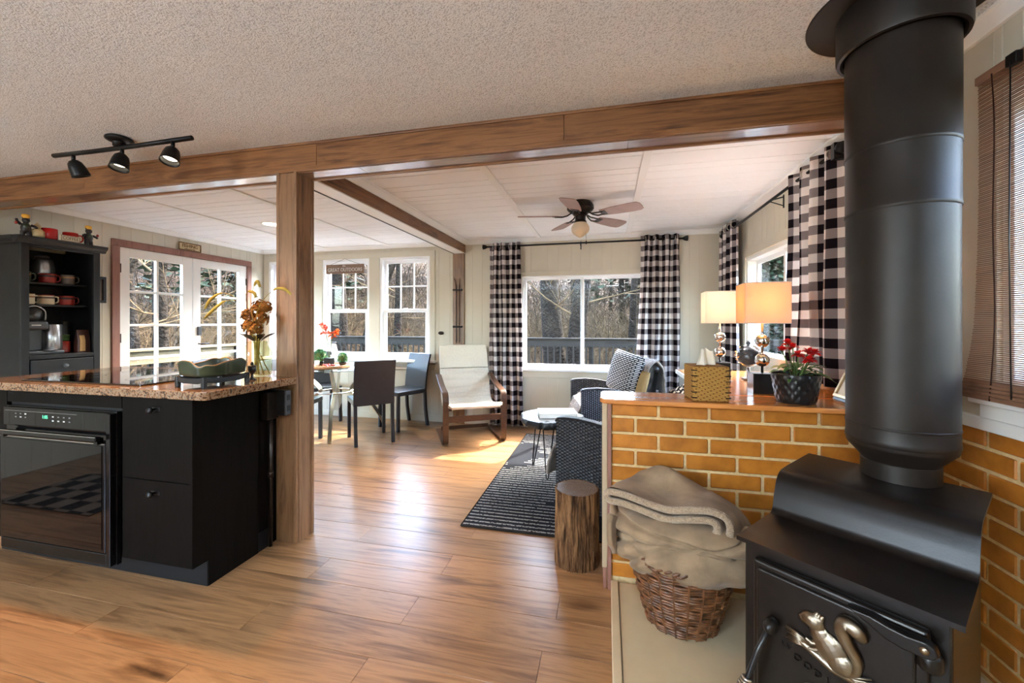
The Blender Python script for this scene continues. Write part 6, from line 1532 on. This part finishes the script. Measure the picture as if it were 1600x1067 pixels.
# centrepiece
CT = Vector((-3.02, 3.93, 0.7506))
ls = thing('serving_board', 'round wooden tray in the middle of the glass table', 'tray', tuple(CT))
MB().lathe([(0.0, 0.0), (0.22, 0.0), (0.235, 0.008), (0.235, 0.030), (0.225, 0.034), (0.218, 0.022), (0.0, 0.020)], n=48, cap=False).build('tray', M['tray_wood'], ls, auto=35)
def topiary(label, x, y_, r, potm):
    t = thing('boxwood_ball', label, 'plant', (CT.x + x, CT.y + y_, CT.z + 0.0225), 0, 'green balls on the tray')
    MB().lathe([(r * 0.5, 0.0), (r * 0.62, 0.02), (r * 0.6, 0.04)], n=18).build('pot', potm, t, smooth=True)
    mb = MB(); mb.ell((0, 0, 0.03 + r * 0.75), (r * 0.8, r * 0.8, r * 0.7), 14, 10); mb.build('core', M['stem'], t, smooth=True)
    mb = MB()
    for q in range(260):
        u, v = rq.uniform(0, 6.28), rq.uniform(-0.6, 1); s_ = math.sqrt(1 - v * v); d = Vector((math.cos(u) * s_, math.sin(u) * s_, v))
        leafm(mb, Vector((0, 0, 0.03 + r * 0.75)) + d * r * 0.75, d + Vector((rq.uniform(-.6, .6), rq.uniform(-.6, .6), rq.uniform(-.6, .6))), r * 0.32, r * 0.09, 0.1)
    stuff(mb.build('foliage', M['leaf2'], t, smooth=True, fix=False)); return t
topiary('bigger green ball plant at left of the tray', -0.13, 0.03, 0.085, M['blackp'])
topiary('smaller green ball plant at right of the tray', 0.13, 0.08, 0.065, M['blackp'])
vs_ = thing('black_vase', 'square black pot on the tray holding tall orange flowers', 'vase', (CT.x + 0.0, CT.y + 0.02, CT.z + 0.0225))
MB().box((-0.04, -0.04, 0), (0.04, 0.04, 0.085)).build('pot', M['blackp'], vs_, bevel=0.004)
cl_ = thing('tea_light', 'small white candle tin beside the square black pot', 'candle', (CT.x - 0.075, CT.y - 0.08, CT.z + 0.0225))
MB().lathe([(0.0, 0.0), (0.024, 0.0), (0.025, 0.004), (0.025, 0.062), (0.022, 0.062), (0.020, 0.056), (0.0, 0.056)], n=20, cap=False).build('holder', M['white_print'], cl_, smooth=True); MB().tube([(0, 0, 0.055), (0, 0, 0.066)], 0.001, 5).build('wick', M['black_print'], cl_)
np_ = thing('red_napkin', 'crumpled red patterned napkin on the right of the tray', 'napkin', (CT.x + 0.08, CT.y - 0.08, CT.z + 0.024))
MB().grid(lambda u, v: Vector((0.14 * (u - 0.5), 0.09 * (v - 0.5), 0.010 + 0.014 * noise.noise((u * 5, v * 5, 2)) + 0.012 * math.sin(u * 8))), 20, 14).build('cloth', M['darkred'], np_, smooth=True, solid=0.002)
for lab, hx, hy_, hz, m in (('bright orange flower spray rising from the table tray', 0.05, 0.0, 0.285, 'orange'), ('paler coral flower spray standing higher, left of orange one', -0.07, 0.02, 0.355, 'coral')):
    t = thing('flower_spray', lab, 'flower', (CT.x, CT.y + 0.02, CT.z + 0.09), 0, 'flowers in the square black pot')
    MB().tube(smooth_path([(0, 0, -0.05), (hx * 0.4, hy_, hz * 0.45), (hx, hy_, hz)], 5), 0.003, 6).build('stem', M['stem'], t, smooth=True)
    for q in range(7):
        mb = MB(); c = Vector((hx + rq.uniform(-0.035, 0.035) * 1.0, hy_ + rq.uniform(-0.03, 0.03), hz + rq.uniform(-0.07, 0.03)))
        for p_ in range(10):
            u, v = rq.uniform(0, 6.28), rq.uniform(-0.4, 1); s_ = math.sqrt(1 - v * v); leafm(mb, c, (math.cos(u) * s_, math.sin(u) * s_, v), 0.042, 0.016, 0.2)
        mb.build('blossom', M[m], t, fix=False)

# ------------------------------------------------------------------ wicker armchairs
def wicker_chair(label, loc, rz, hgt=0.80):
    t = thing('wicker_armchair', label, 'armchair', loc, rz, 'black wicker armchairs')
    # local: front -x ... the chair looks towards -x, arms run along x, width along y
    W2 = 0.335
    def panel(a, b, name):
        # thin side panel: profile in (x, z)
        for s_ in (a, b):
            P = [(-0.33, 0.06), (-0.335, 0.60), (-0.30, 0.615), (-0.18, 0.622), (-0.05, 0.612), (0.08, 0.585), (0.20, 0.555), (0.30, 0.54), (0.30, 0.06)]
            mb = MB(); n = 40
            def topz(x): 
                for (x0, z0), (x1, z1) in zip(P[1:-2], P[2:-1]):
                    if x0 <= x <= x1: return z0 + (z1 - z0) * (x - x0) / (x1 - x0)
                return P[1][1] if x < P[1][0] else P[-2][1]
            f1 = lambda u, v: Vector((-0.335 + 0.635 * u, s_ * W2 + 0.025, 0.06 + (topz(-0.335 + 0.635 * u) - 0.06) * v))
            f2 = lambda u, v: Vector((-0.335 + 0.635 * u, s_ * W2 - 0.025, 0.06 + (topz(-0.335 + 0.635 * u) - 0.06) * v))
            uvf = lambda u, v: (0.635 * u, 0.56 * v)
            mb.grid(f1, 30, 6, uvf); mb.grid(f2, 30, 6, uvf, flip=True)
            mb.grid(lambda u, v: Vector((-0.335, s_ * W2 - 0.025 + 0.05 * u, 0.06 + 0.54 * v)), 4, 6, lambda u, v: (0.05 * u, 0.54 * v)); mb.build(name, M['wicker'], t, fix=False)
            rim = [(-0.337, s_ * W2, 0.05), (-0.34, s_ * W2, 0.59), (-0.325, s_ * W2, 0.612)] + [(x, s_ * W2, topz(x) + 0.004) for x in [-0.28 + 0.05 * k for k in range(12)]]
            mb = MB(); mb.tube([rim[1], *rim[2:]], 0, 4, flat=(0.058, 0.014)); mb.build('arm_cap', M['wicker'], t, bevel=0.004)
    panel(-1, 1, 'arm_panel')
    bkf = lambda sg: (lambda u, v: Vector((0.27 + 0.10 * v + sg * 0.022 + 0.03 * (1 - (2 * u - 1) ** 2), -W2 + 2 * W2 * u, 0.10 + (hgt - 0.10 + 0.03 * (1 - (2 * u - 1) ** 2)) * v)))
    mb = MB(); uvf = lambda u, v: (2 * W2 * u, 0.7 * v); mb.grid(bkf(1), 20, 10, uvf); mb.grid(bkf(-1), 20, 10, uvf, flip=True)
    mb.build('backrest', M['wicker'], t, fix=False)
    MB().tube([bkf(0)(k / 20, 1.0) for k in range(21)], 0.026, 10).build('top_roll', M['wicker'], t, smooth=True)
    mb = MB(); mb.grid(lambda u, v: Vector((-0.325, -W2 + 0.025 + (2 * W2 - 0.05) * u, 0.08 + 0.26 * v)), 10, 4, lambda u, v: (0.6 * u, 0.26 * v)); mb.build('front_apron', M['wicker'], t, fix=False)
    MB().box((-0.33, -W2 + 0.027, 0.335), (0.28, W2 - 0.027, 0.40)).build('seat', M['wicker'], t, bevel=0.008)
    MB().box((-0.325, -W2 + 0.03, 0.40), (0.26, W2 - 0.03, 0.455)).build('seat_cushion', M['fur'], t, bevel=0.02, seg=3)
    for x in (-0.31, 0.28):
        for y_ in (-W2, W2): MB().tube([(x, y_, 0.0), (x, y_, 0.10)], 0.02, 8).build('leg', M['black'], t)
    return t
A0 = Vector((0.02, 4.24, 0.0098)); RA = R(13)
B0 = Vector((0.132, 2.852, 0.0098)); RB = R(-25)
wicker_chair('black wicker armchair holding the striped pillow, by the far window', tuple(A0), RA)
wicker_chair('black wicker armchair nearest, its woven arm rising beside the half wall', tuple(B0), RB, 0.78)

def furry(name, label, fn, nu, nv, loc, rz, hairs=2600, ln=0.02, group=None, mat='fur'):
    t = thing(name, label, 'throw', loc, rz, group)
    MB().grid(fn, nu, nv).build('hide', M[mat], t, smooth=True, solid=0.012)
    mb = MB(); rr2 = random.Random(9)
    for k in range(hairs):
        u, v = rr2.random() * 0.98, rr2.random() * 0.98; p = fn(u, v); du = (fn(u + 0.015, v) - p); dv = (fn(u, v + 0.015) - p); nn = du.cross(dv)
        if nn.length < 1e-9: continue
        nn.normalize()
        d = (nn * 0.55 + Vector((rr2.uniform(-.7, .7), rr2.uniform(-.7, .7), rr2.uniform(-.9, .2)))).normalized(); s_ = du.normalized() * 0.0022
        q = p + nn * 0.006; mb.add([q - s_, q + s_, q + d * ln], [(0, 1, 2)])
    stuff(mb.build('hairs', M['fur_tip'], t, fix=False)); return t
def seatfur(u, v):
    x = -0.37 + 0.50 * u; y_ = -0.25 + 0.5 * v; z = 0.478 + 0.015 * noise.noise((u * 5, v * 5, 1))
    if u < 0.22: k = (0.22 - u) / 0.22; x = -0.37 + 0.11 - 0.115 * math.sin(k * 1.5) ; z -= 0.26 * k ** 1.6
    return Vector((x, y_, z))
furry('fur_throw', 'shaggy grey fur throw spilling over the far wicker seat front', seatfur, 34, 24, tuple(A0), RA, 4200, 0.028, 'fur throws')
furry('fur_throw', 'shaggy fur throw edge peeking past the nearest woven arm', lambda u, v: seatfur(u, v) + Vector((-0.075 * (1 - u), -0.05 * (1 - v), -0.02 * (1 - u))), 34, 24, tuple(B0), RB, 3200, 0.028, 'fur throws')
def backfur(u, v):
    w_ = -0.05 + 0.34 * u; s_ = v * 2 - 1
    z = 0.875 - 0.30 * abs(s_) ** 1.3 + 0.012 * noise.noise((u * 4, v * 6, 5)); x = 0.385 + 0.085 * math.tanh(s_ * 3) - 0.03 * s_ * abs(s_) * (s_ < 0) * -1
    return Vector((x, -w_, z))
furry('fur_throw', 'grey fur throw draped over the back of the pillow chair', backfur, 24, 36, tuple(A0), RA, 3600, 0.03, 'fur throws')
def cushion(name, label, cat, loc, rot, w_, h_, th_, mat, grp=None):
    t = thing(name, label, cat, loc, 0, grp); t.rotation_euler = rot
    def f(sg):
        def fn(u, v):
            a, b = 2 * u - 1, 2 * v - 1; k = (1 - a ** 4) ** 0.5 * (1 - b ** 4) ** 0.5
            p = 1 - 0.05 * (1 - abs(b)) * a * a; q = 1 - 0.05 * (1 - abs(a)) * b * b
            return Vector((w_ / 2 * a * q, sg * th_ / 2 * k, h_ / 2 * b * p))
        return fn
    mb = MB().grid(f(1), 20, 20); mb.grid(f(-1), 20, 20, flip=True); mb.build('cover', mat, t, smooth=True); return t
cushion('throw_pillow', 'black and white woven pillow leaning in the far wicker chair', 'pillow', (A0.x + 0.16, A0.y + 0.02, 0.74), (R(-14), R(8), R(-58)), 0.46, 0.42, 0.16, M['pillow'])
cushion('linen_cushion', 'plain tan cushion wedged behind the woven pillow under fur', 'cushion', (A0.x + 0.31, A0.y - 0.20, 0.66), (R(-16), 0, R(-66)), 0.16, 0.26, 0.06, M['tan_cloth'])
kt = thing('knit_throw', 'black and white knit throw over the back of the nearest wicker chair', 'throw', tuple(B0), RB)
def knit(u, v):
    w_ = -0.31 + 0.60 * u; s_ = 2 * v - 1
    z = 0.848 - 0.44 * abs(s_) ** 1.5 + 0.008 * (1 - (2 * u - 1) ** 2) + 0.006 * math.sin(u * 30); x = 0.385 + 0.055 * math.tanh(s_ * 3.2) - (0.06 * s_ ** 2 if s_ < 0 else 0)
    return Vector((x, w_, z))
MB().grid(knit, 40, 30).build('cloth', M['knit'], kt, smooth=True, solid=0.012)
fr_ = random.Random(6)
for k in range(30):
    p = knit(k / 29, 0.0); MB().tube([p, p + Vector((fr_.uniform(-.01, .01), fr_.uniform(-.01, .01), -0.05))], 0.003, 5).build('tassel', M['cord_pale'], kt)
sh_ = thing('shell_figurine', 'small cream driftwood figurine on the far window sill', 'figurine', (0.10, YF - 0.022, 0.7068))
MB().lathe([(0.014, 0), (0.016, 0.006), (0.007, 0.02), (0.010, 0.05), (0.016, 0.075), (0.006, 0.09), (0.0, 0.095)], n=14).build('body', M['cream_glaze'], sh_, smooth=True)
for k in range(5):
    a = 6.283 * k / 5; MB().tube([(0, 0, 0.07), (0.018 * math.cos(a), 0.010 * math.sin(a), 0.09 + 0.004 * k), (0.028 * math.cos(a), 0.012 * math.sin(a), 0.112)], [0.005, 0.004, 0.002], 6).build('branch', M['cream_glaze'], sh_, smooth=True)

# ------------------------------------------------------------------ outdoors: deck, railings, woods
dk = thing('deck', 'weathered grey timber deck outside the windows', 'deck', (0, 0, 0))
ro = random.Random(17)
DZ = -0.06; DY1 = 9.55; DX0 = -6.15
y_ = YF + 0.16
while y_ < DY1:
    box('deck_board', (DX0 if y_ < 6.0 else -9.4, y_, DZ - 0.03), (7.0, y_ + 0.138, DZ), M['deck'], dk, 0.003, 1); y_ += 0.145
y_ = 2.0
while y_ < YF + 0.14:
    box('deck_board', (DX0, y_, DZ - 0.03), (XL - 0.15, y_ + 0.138, DZ), M['deck'], dk, 0.003, 1); y_ += 0.145
def railing(label, axis, pos, a, b, n=1):
    t = thing('deck_railing', label, 'railing', (0, 0, 0))
    P = (lambda s, d, z: (s, d, z)) if axis == 'x' else (lambda s, d, z: (d, s, z))
    def pb(n_, s0, s1, d0, d1, z0, z1, m): 
        p, q = P(s0, d0, z0), P(s1, d1, z1); box(n_, [min(u, v) for u, v in zip(p, q)], [max(u, v) for u, v in zip(p, q)], m, t, 0.004, 1)
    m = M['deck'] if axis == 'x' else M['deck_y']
    pb('top_rail', a, b, pos - 0.07, pos + 0.07, 0.86, 0.895, m)
    pb('face_rail', a, b, pos - 0.022, pos + 0.022, 0.68, 0.855, m); pb('bottom_rail', a, b, pos - 0.02, pos + 0.02, 0.03, 0.12, m)
    s = a + 0.08
    while s < b: pb('baluster', s, s + 0.036, pos - 0.058, pos - 0.022, 0.02, 0.72, M['deck_v']); s += 0.15
    s = a
    while s < b: pb('post', s, s + 0.09, pos + 0.022, pos + 0.11, DZ - 0.3, 0.86, M['deck_v']); s += 1.8
    return t
M['deck_y'] = wood('sunlit_deck_rail', srgb(62, 54, 40), srgb(86, 76, 57), srgb(100, 90, 69), 1, 1.2, 0.7, 3, 0.1, 0, 0.06, False)  # lighter copy of the deck wood, sunlight put into its colour
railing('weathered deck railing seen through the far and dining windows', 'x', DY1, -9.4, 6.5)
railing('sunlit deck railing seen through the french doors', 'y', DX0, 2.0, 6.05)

ln = thing('lantern', 'small glass lantern standing on the far deck railing', 'lantern', (1.17, DY1, 0.8953))
MB().lathe([(0.0, 0.0), (0.06, 0.0), (0.065, 0.01), (0.065, 0.15), (0.0, 0.152)], n=18, cap=False).build('glass', M['white_print'], ln, smooth=True); MB().lathe([(0.07, 0.152), (0.07, 0.165), (0.03, 0.2), (0.0, 0.205)], n=18, cap=False).build('cap', M['gunmetal'], ln, smooth=True)
def patio_chair(label, x, y_, rz):
    t = thing('patio_chair', label, 'chair', (x, y_, DZ), rz, 'dark patio chairs on the deck')
    for s_ in (-1, 1):
        MB().tube(smooth_path([(s_ * 0.27, 0.40, 0.0), (s_ * 0.27, -0.25, 0.0), (s_ * 0.27, -0.30, 0.05), (s_ * 0.27, -0.28, 0.58), (s_ * 0.27, -0.2, 0.62), (s_ * 0.27, 0.28, 0.60)], 4), 0.016, 8).build('side_frame', M['black'], t, smooth=True)
    sweep([(p.x, p.y) for p in smooth_path([(-0.27, 0.42), (0.0, 0.39), (0.18, 0.40), (0.27, 0.55), (0.40, 0.98)], 6)], -0.255, 0.255, 0.02, lambda w_, d, z: (w_, d, z)).build('sling', M['grey_cushion'], t, smooth=False)
    for d, z in ((-0.27, 0.42), (0.27, 0.55), (0.40, 0.98)): MB().tube([(-0.27, d, z), (0.27, d, z)], 0.014, 8).build('crossbar', M['black'], t, smooth=True)
    return t
patio_chair('dark patio sling chair outside the left dining window', -4.45, 6.3, R(160))
patio_chair('dark patio sling chair outside the far window, low at left', -1.35, 6.1, R(60))
bn = thing('deck_bench', 'low grey outdoor bench with rolled cushion below right dining window', 'bench', (-2.95, 5.75, DZ))
MB().box((-0.6, -0.22, 0.42), (0.6, 0.22, 0.47)).build('seat', M['deck'], bn, bevel=0.004)
for x in (-0.55, 0.55):
    for yy in (-0.18, 0.18): MB().box((x - 0.04, yy - 0.04, 0), (x + 0.04, yy + 0.04, 0.42)).build('leg', M['deck_v'], bn)
rc = thing('rolled_cushion', 'rolled grey outdoor cushion lying on the deck bench', 'cushion', (-3.0, 5.75, DZ + 0.4702))
MB().tube([(-0.42, 0, 0.11), (-0.40, 0, 0.11), (0.40, 0, 0.11), (0.42, 0, 0.11)], [0.07, 0.105, 0.105, 0.07], 18).build('roll', M['grey_cushion'], rc, smooth=True)

# ground and hillside
def gz(x, y_):
    d = max(0, y_ - 10.2); e = max(0, -6.8 - x); f = max(0, x - 7)
    s = (d ** 1.05) * 0.20 + (e ** 1.05) * 0.17 + f * 0.1
    return -1.0 + s + 0.5 * noise.noise((x * 0.16, y_ * 0.16, 0)) + 0.12 * noise.noise((x * 0.7, y_ * 0.7, 4))
gr = MB().grid(lambda u, v: Vector((-46 + 84 * u, -14 + 62 * v, gz(-46 + 84 * u, -14 + 62 * v))) if not (-6.6 < -46 + 84 * u < 8 and -14 + 62 * v < 10) else Vector((-46 + 84 * u, -14 + 62 * v, -1.2)), 110, 90).build('ground', M['litter'], None, smooth=True)
struct(gr)

def branchy(mb, p, d, ln, r, depth, rr3, spread=0.6, up=0.15):
    n = 4; pts = [Vector(p)]; dd = Vector(d).normalized()
    for i in range(n):
        dd = (dd + Vector((rr3.uniform(-1, 1), rr3.uniform(-1, 1), rr3.uniform(-0.7, 1))) * 0.16 + Vector((0, 0, up * 0.2))).normalized(); pts.append(pts[-1] + dd * ln / n)
    mb.tube(pts, [r * (1 - 0.7 * i / n) for i in range(n + 1)], 5 if r > 0.02 else 3, cap=False)
    if depth > 0:
        for k in range(rr3.randint(3, 5)):
            i = rr3.randint(1, n); q = (dd + Vector((rr3.uniform(-1, 1), rr3.uniform(-1, 1), rr3.uniform(-0.5, 0.9))) * spread * 1.4).normalized()
            branchy(mb, pts[i], q, ln * rr3.uniform(0.45, 0.75), r * 0.42, depth - 1, rr3, spread, up)
def tree(label, x, y_, r, h, seed, lean=(0, 0), nb=7, lowest=1.5, depth=2, fork=False):
    t = thing('bare_tree', label, 'tree', (x, y_, gz(x, y_) - 0.15), 0, 'bare trees beyond the deck'); rr3 = random.Random(seed)
    tp = [Vector((lean[0] * (q / 8) ** 1.2 + 0.10 * noise.noise((q * .5, seed, 0)), lean[1] * (q / 8) + 0.10 * noise.noise((q * .5, seed, 9)), h * q / 8)) for q in range(9)]
    MB().tube(tp, [r * (1.25 if q == 0 else 1 - 0.075 * q) for q in range(9)], 14, cap=False).build('trunk', M['trunk'], t, smooth=True)
    if fork: MB().tube([tp[3], tp[3] + Vector((0.5, 0.1, 1.2)), tp[3] + Vector((1.3, 0.2, 3.4))], [r * 0.6, r * 0.5, r * 0.3], 10, cap=False).build('fork', M['trunk'], t, smooth=True)
    mb = MB()
    for k in range(nb):
        z = rr3.uniform(lowest, h * 0.95); q = tp[min(8, int(z / h * 8))]; a = rr3.uniform(0, 6.283)
        branchy(mb, (q.x, q.y, z), (math.cos(a), math.sin(a), rr3.uniform(-0.1, 0.6)), rr3.uniform(1.2, 2.6), 0.026, depth, rr3)
    mb.build('branches', M['twig'], t, fix=False); return t
T = [(-1.42, 11.2, 0.33, 8.0, 1, (-0.3, 0), 'thick dark trunk at left in the far window, leaning slightly'), (-0.88, 11.0, 0.27, 8.5, 2, (0.75, 0), 'dark trunk just left of the far window mullion'),
     (-8.55, 11.6, 0.30, 8.0, 3, (0.25, 0), 'trunk behind the left dining window under the hanging sign'), (-7.9, 11.9, 0.27, 8.0, 4, (2.6, 0), 'slanting trunk in the left dining window'),
     (-6.65, 12.0, 0.15, 7.0, 5, (0.2, 0), 'thin trunk at the left edge of the right dining window'),
     (-10.0, 6.75, 0.15, 8.0, 6, (-0.2, -0.3), 'trunk at left of the left french door'), (-10.2, 7.4, 0.17, 8.0, 7, (0.1, -0.1), 'forked trunk in the right panes of the left french door'),
     (0.75, 13.5, 0.13, 8.0, 8, (0.4, 0), 'slim trunk in the right half of the far window')]
for x, y_, r, h, sd_, ln_, lab in T: tree(lab, x, y_, r, h, sd_, ln_, 8, fork=(sd_ in (6, 7)))
for k in range(26):
    x = ro.uniform(-9, 5); y_ = ro.uniform(17, 32); tree('thin bare tree far back in the woods', x, y_, ro.uniform(0.09, 0.2), ro.uniform(6, 9), 30 + k, (ro.uniform(-.5, .5), 0), 5, 1.0, 1)
for k in range(18):
    x = ro.uniform(-28, -12); y_ = ro.uniform(4, 20); tree('thin bare tree on the slope beyond the french doors', x, y_, ro.uniform(0.09, 0.18), ro.uniform(6, 9), 70 + k, (0, ro.uniform(-.5, .5)), 5, 1.0, 1)
def evergreen(label, x, y_, h, r, seed):
    t = thing('evergreen', label, 'tree', (x, y_, gz(x, y_)), 0, 'evergreens in the woods'); r3 = random.Random(seed)
    MB().tube([(0, 0, 0), (0, 0, h)], [0.14, 0.02], 8).build('trunk', M['trunk'], t, smooth=True)
    mb = MB()
    near = math.hypot(x, y_) < 13.5; fs_ = 0.45 if near else 1.0
    for k in range(4200 if near else 1300):
        z = h * (0.12 + 0.86 * r3.random() ** 0.8); rr3 = r * (1 - z / h * 0.85) * r3.random() ** 0.5; a = r3.uniform(0, 6.283); c = Vector((rr3 * math.cos(a), rr3 * math.sin(a), z))
        d = Vector((math.cos(a), math.sin(a), r3.uniform(-0.5, 0.3))).normalized(); s_ = d.cross(Vector((r3.uniform(-1, 1), r3.uniform(-1, 1), 1))).normalized(); l2 = r3.uniform(0.25, 0.55) * fs_
        mb.add([c, c + d * l2 * 0.5 + s_ * 0.10 * fs_, c + d * l2, c + d * l2 * 0.5 - s_ * 0.10 * fs_], [(0, 1, 2, 3)])
    stuff(mb.build('foliage', M['needles'], t, fix=False)); return t
for k, (x, y_, h, r) in enumerate([(0.7, 20, 9, 2.2), (3.2, 22, 10, 2.4), (5.2, 19, 9, 2.2), (-1.6, 25, 10, 2.2), (-6.8, 22, 9, 2.2), (-13.5, 12.5, 8, 2.0), (-15, 9.5, 9, 2.3), (-17.5, 16, 9, 2.4), (-12.6, 16, 8, 2), (8.5, 15, 9, 2.5), (8.2, 9.5, 8, 2.2), (9.8, 12.2, 9, 2.4), (4.9, 8.9, 4.2, 1.7), (6.4, 7.4, 4.6, 1.8), (3.6, 10.5, 4.6, 1.2), (4.7, 12.6, 6.2, 1.9), (5.8, 15.6, 7.5, 2.3), (10.5, 6.0, 7, 2.2), (12.5, 3.2, 7.5, 2.3), (13.5, 8.6, 8, 2.4), (11.5, 0.4, 6.5, 2.1)]):
    evergreen('dark evergreen standing among the bare woods', x, y_, h, r, 100 + k)
# tangled undergrowth: nobody could count it
def brush(name, label, n, xr, yr, mat, seed, hmax, rad=0.009):
    r3 = random.Random(seed); mb = MB()
    for k in range(n):
        x = r3.uniform(*xr); y_ = r3.uniform(*yr); z = gz(x, y_); p = Vector((x, y_, z - 0.05)); d = Vector((r3.uniform(-1, 1), r3.uniform(-1, 1), r3.uniform(0.4, 2.0))).normalized(); L_ = r3.uniform(0.4, 1) * hmax
        pts = [p]
        for i in range(4):
            d = (d + Vector((r3.uniform(-1, 1), r3.uniform(-1, 1), r3.uniform(-0.9, 0.4))) * 0.33).normalized(); pts.append(pts[-1] + d * L_ / 4)
        mb.tube(pts, [rad, rad * .9, rad * .7, rad * .5, rad * .3], 3, cap=False)
        for i in (1, 2, 3):
            q = (d + Vector((r3.uniform(-1, 1), r3.uniform(-1, 1), r3.uniform(-1, 1)))).normalized()
            mb.tube([pts[i], pts[i] + q * L_ * 0.22, pts[i] + q * L_ * 0.36 + Vector((0, 0, r3.uniform(-.1, .1)))], [rad * .6, rad * .45, rad * .2], 3, cap=False)
    o = mb.build(name, mat, None, fix=False); stuff(o); return tag(o, label, 'undergrowth')
brush('undergrowth', 'tangle of pale bare twigs just beyond the far railing', 2200, (-12, 6), (12.4, 18), M['twig'], 41, 2.3)
brush('undergrowth', 'darker brush filling the slope behind the far trees', 2600, (-16, 9), (14, 30), M['twig2'], 42, 3.4, 0.014)
brush('undergrowth', 'tangle of pale bare twigs beyond the side railing', 1600, (-15, -10.6), (3, 15), M['twig'], 43, 2.4)
brush('undergrowth', 'darker brush on the slope beyond the french doors', 1900, (-28, -12), (3, 24), M['twig2'], 44, 3.4, 0.014)
brush('undergrowth', 'low brush beyond the kitchen window with the bamboo blind', 700, (6.5, 15), (-2, 10), M['twig2'], 45, 2.2, 0.012)
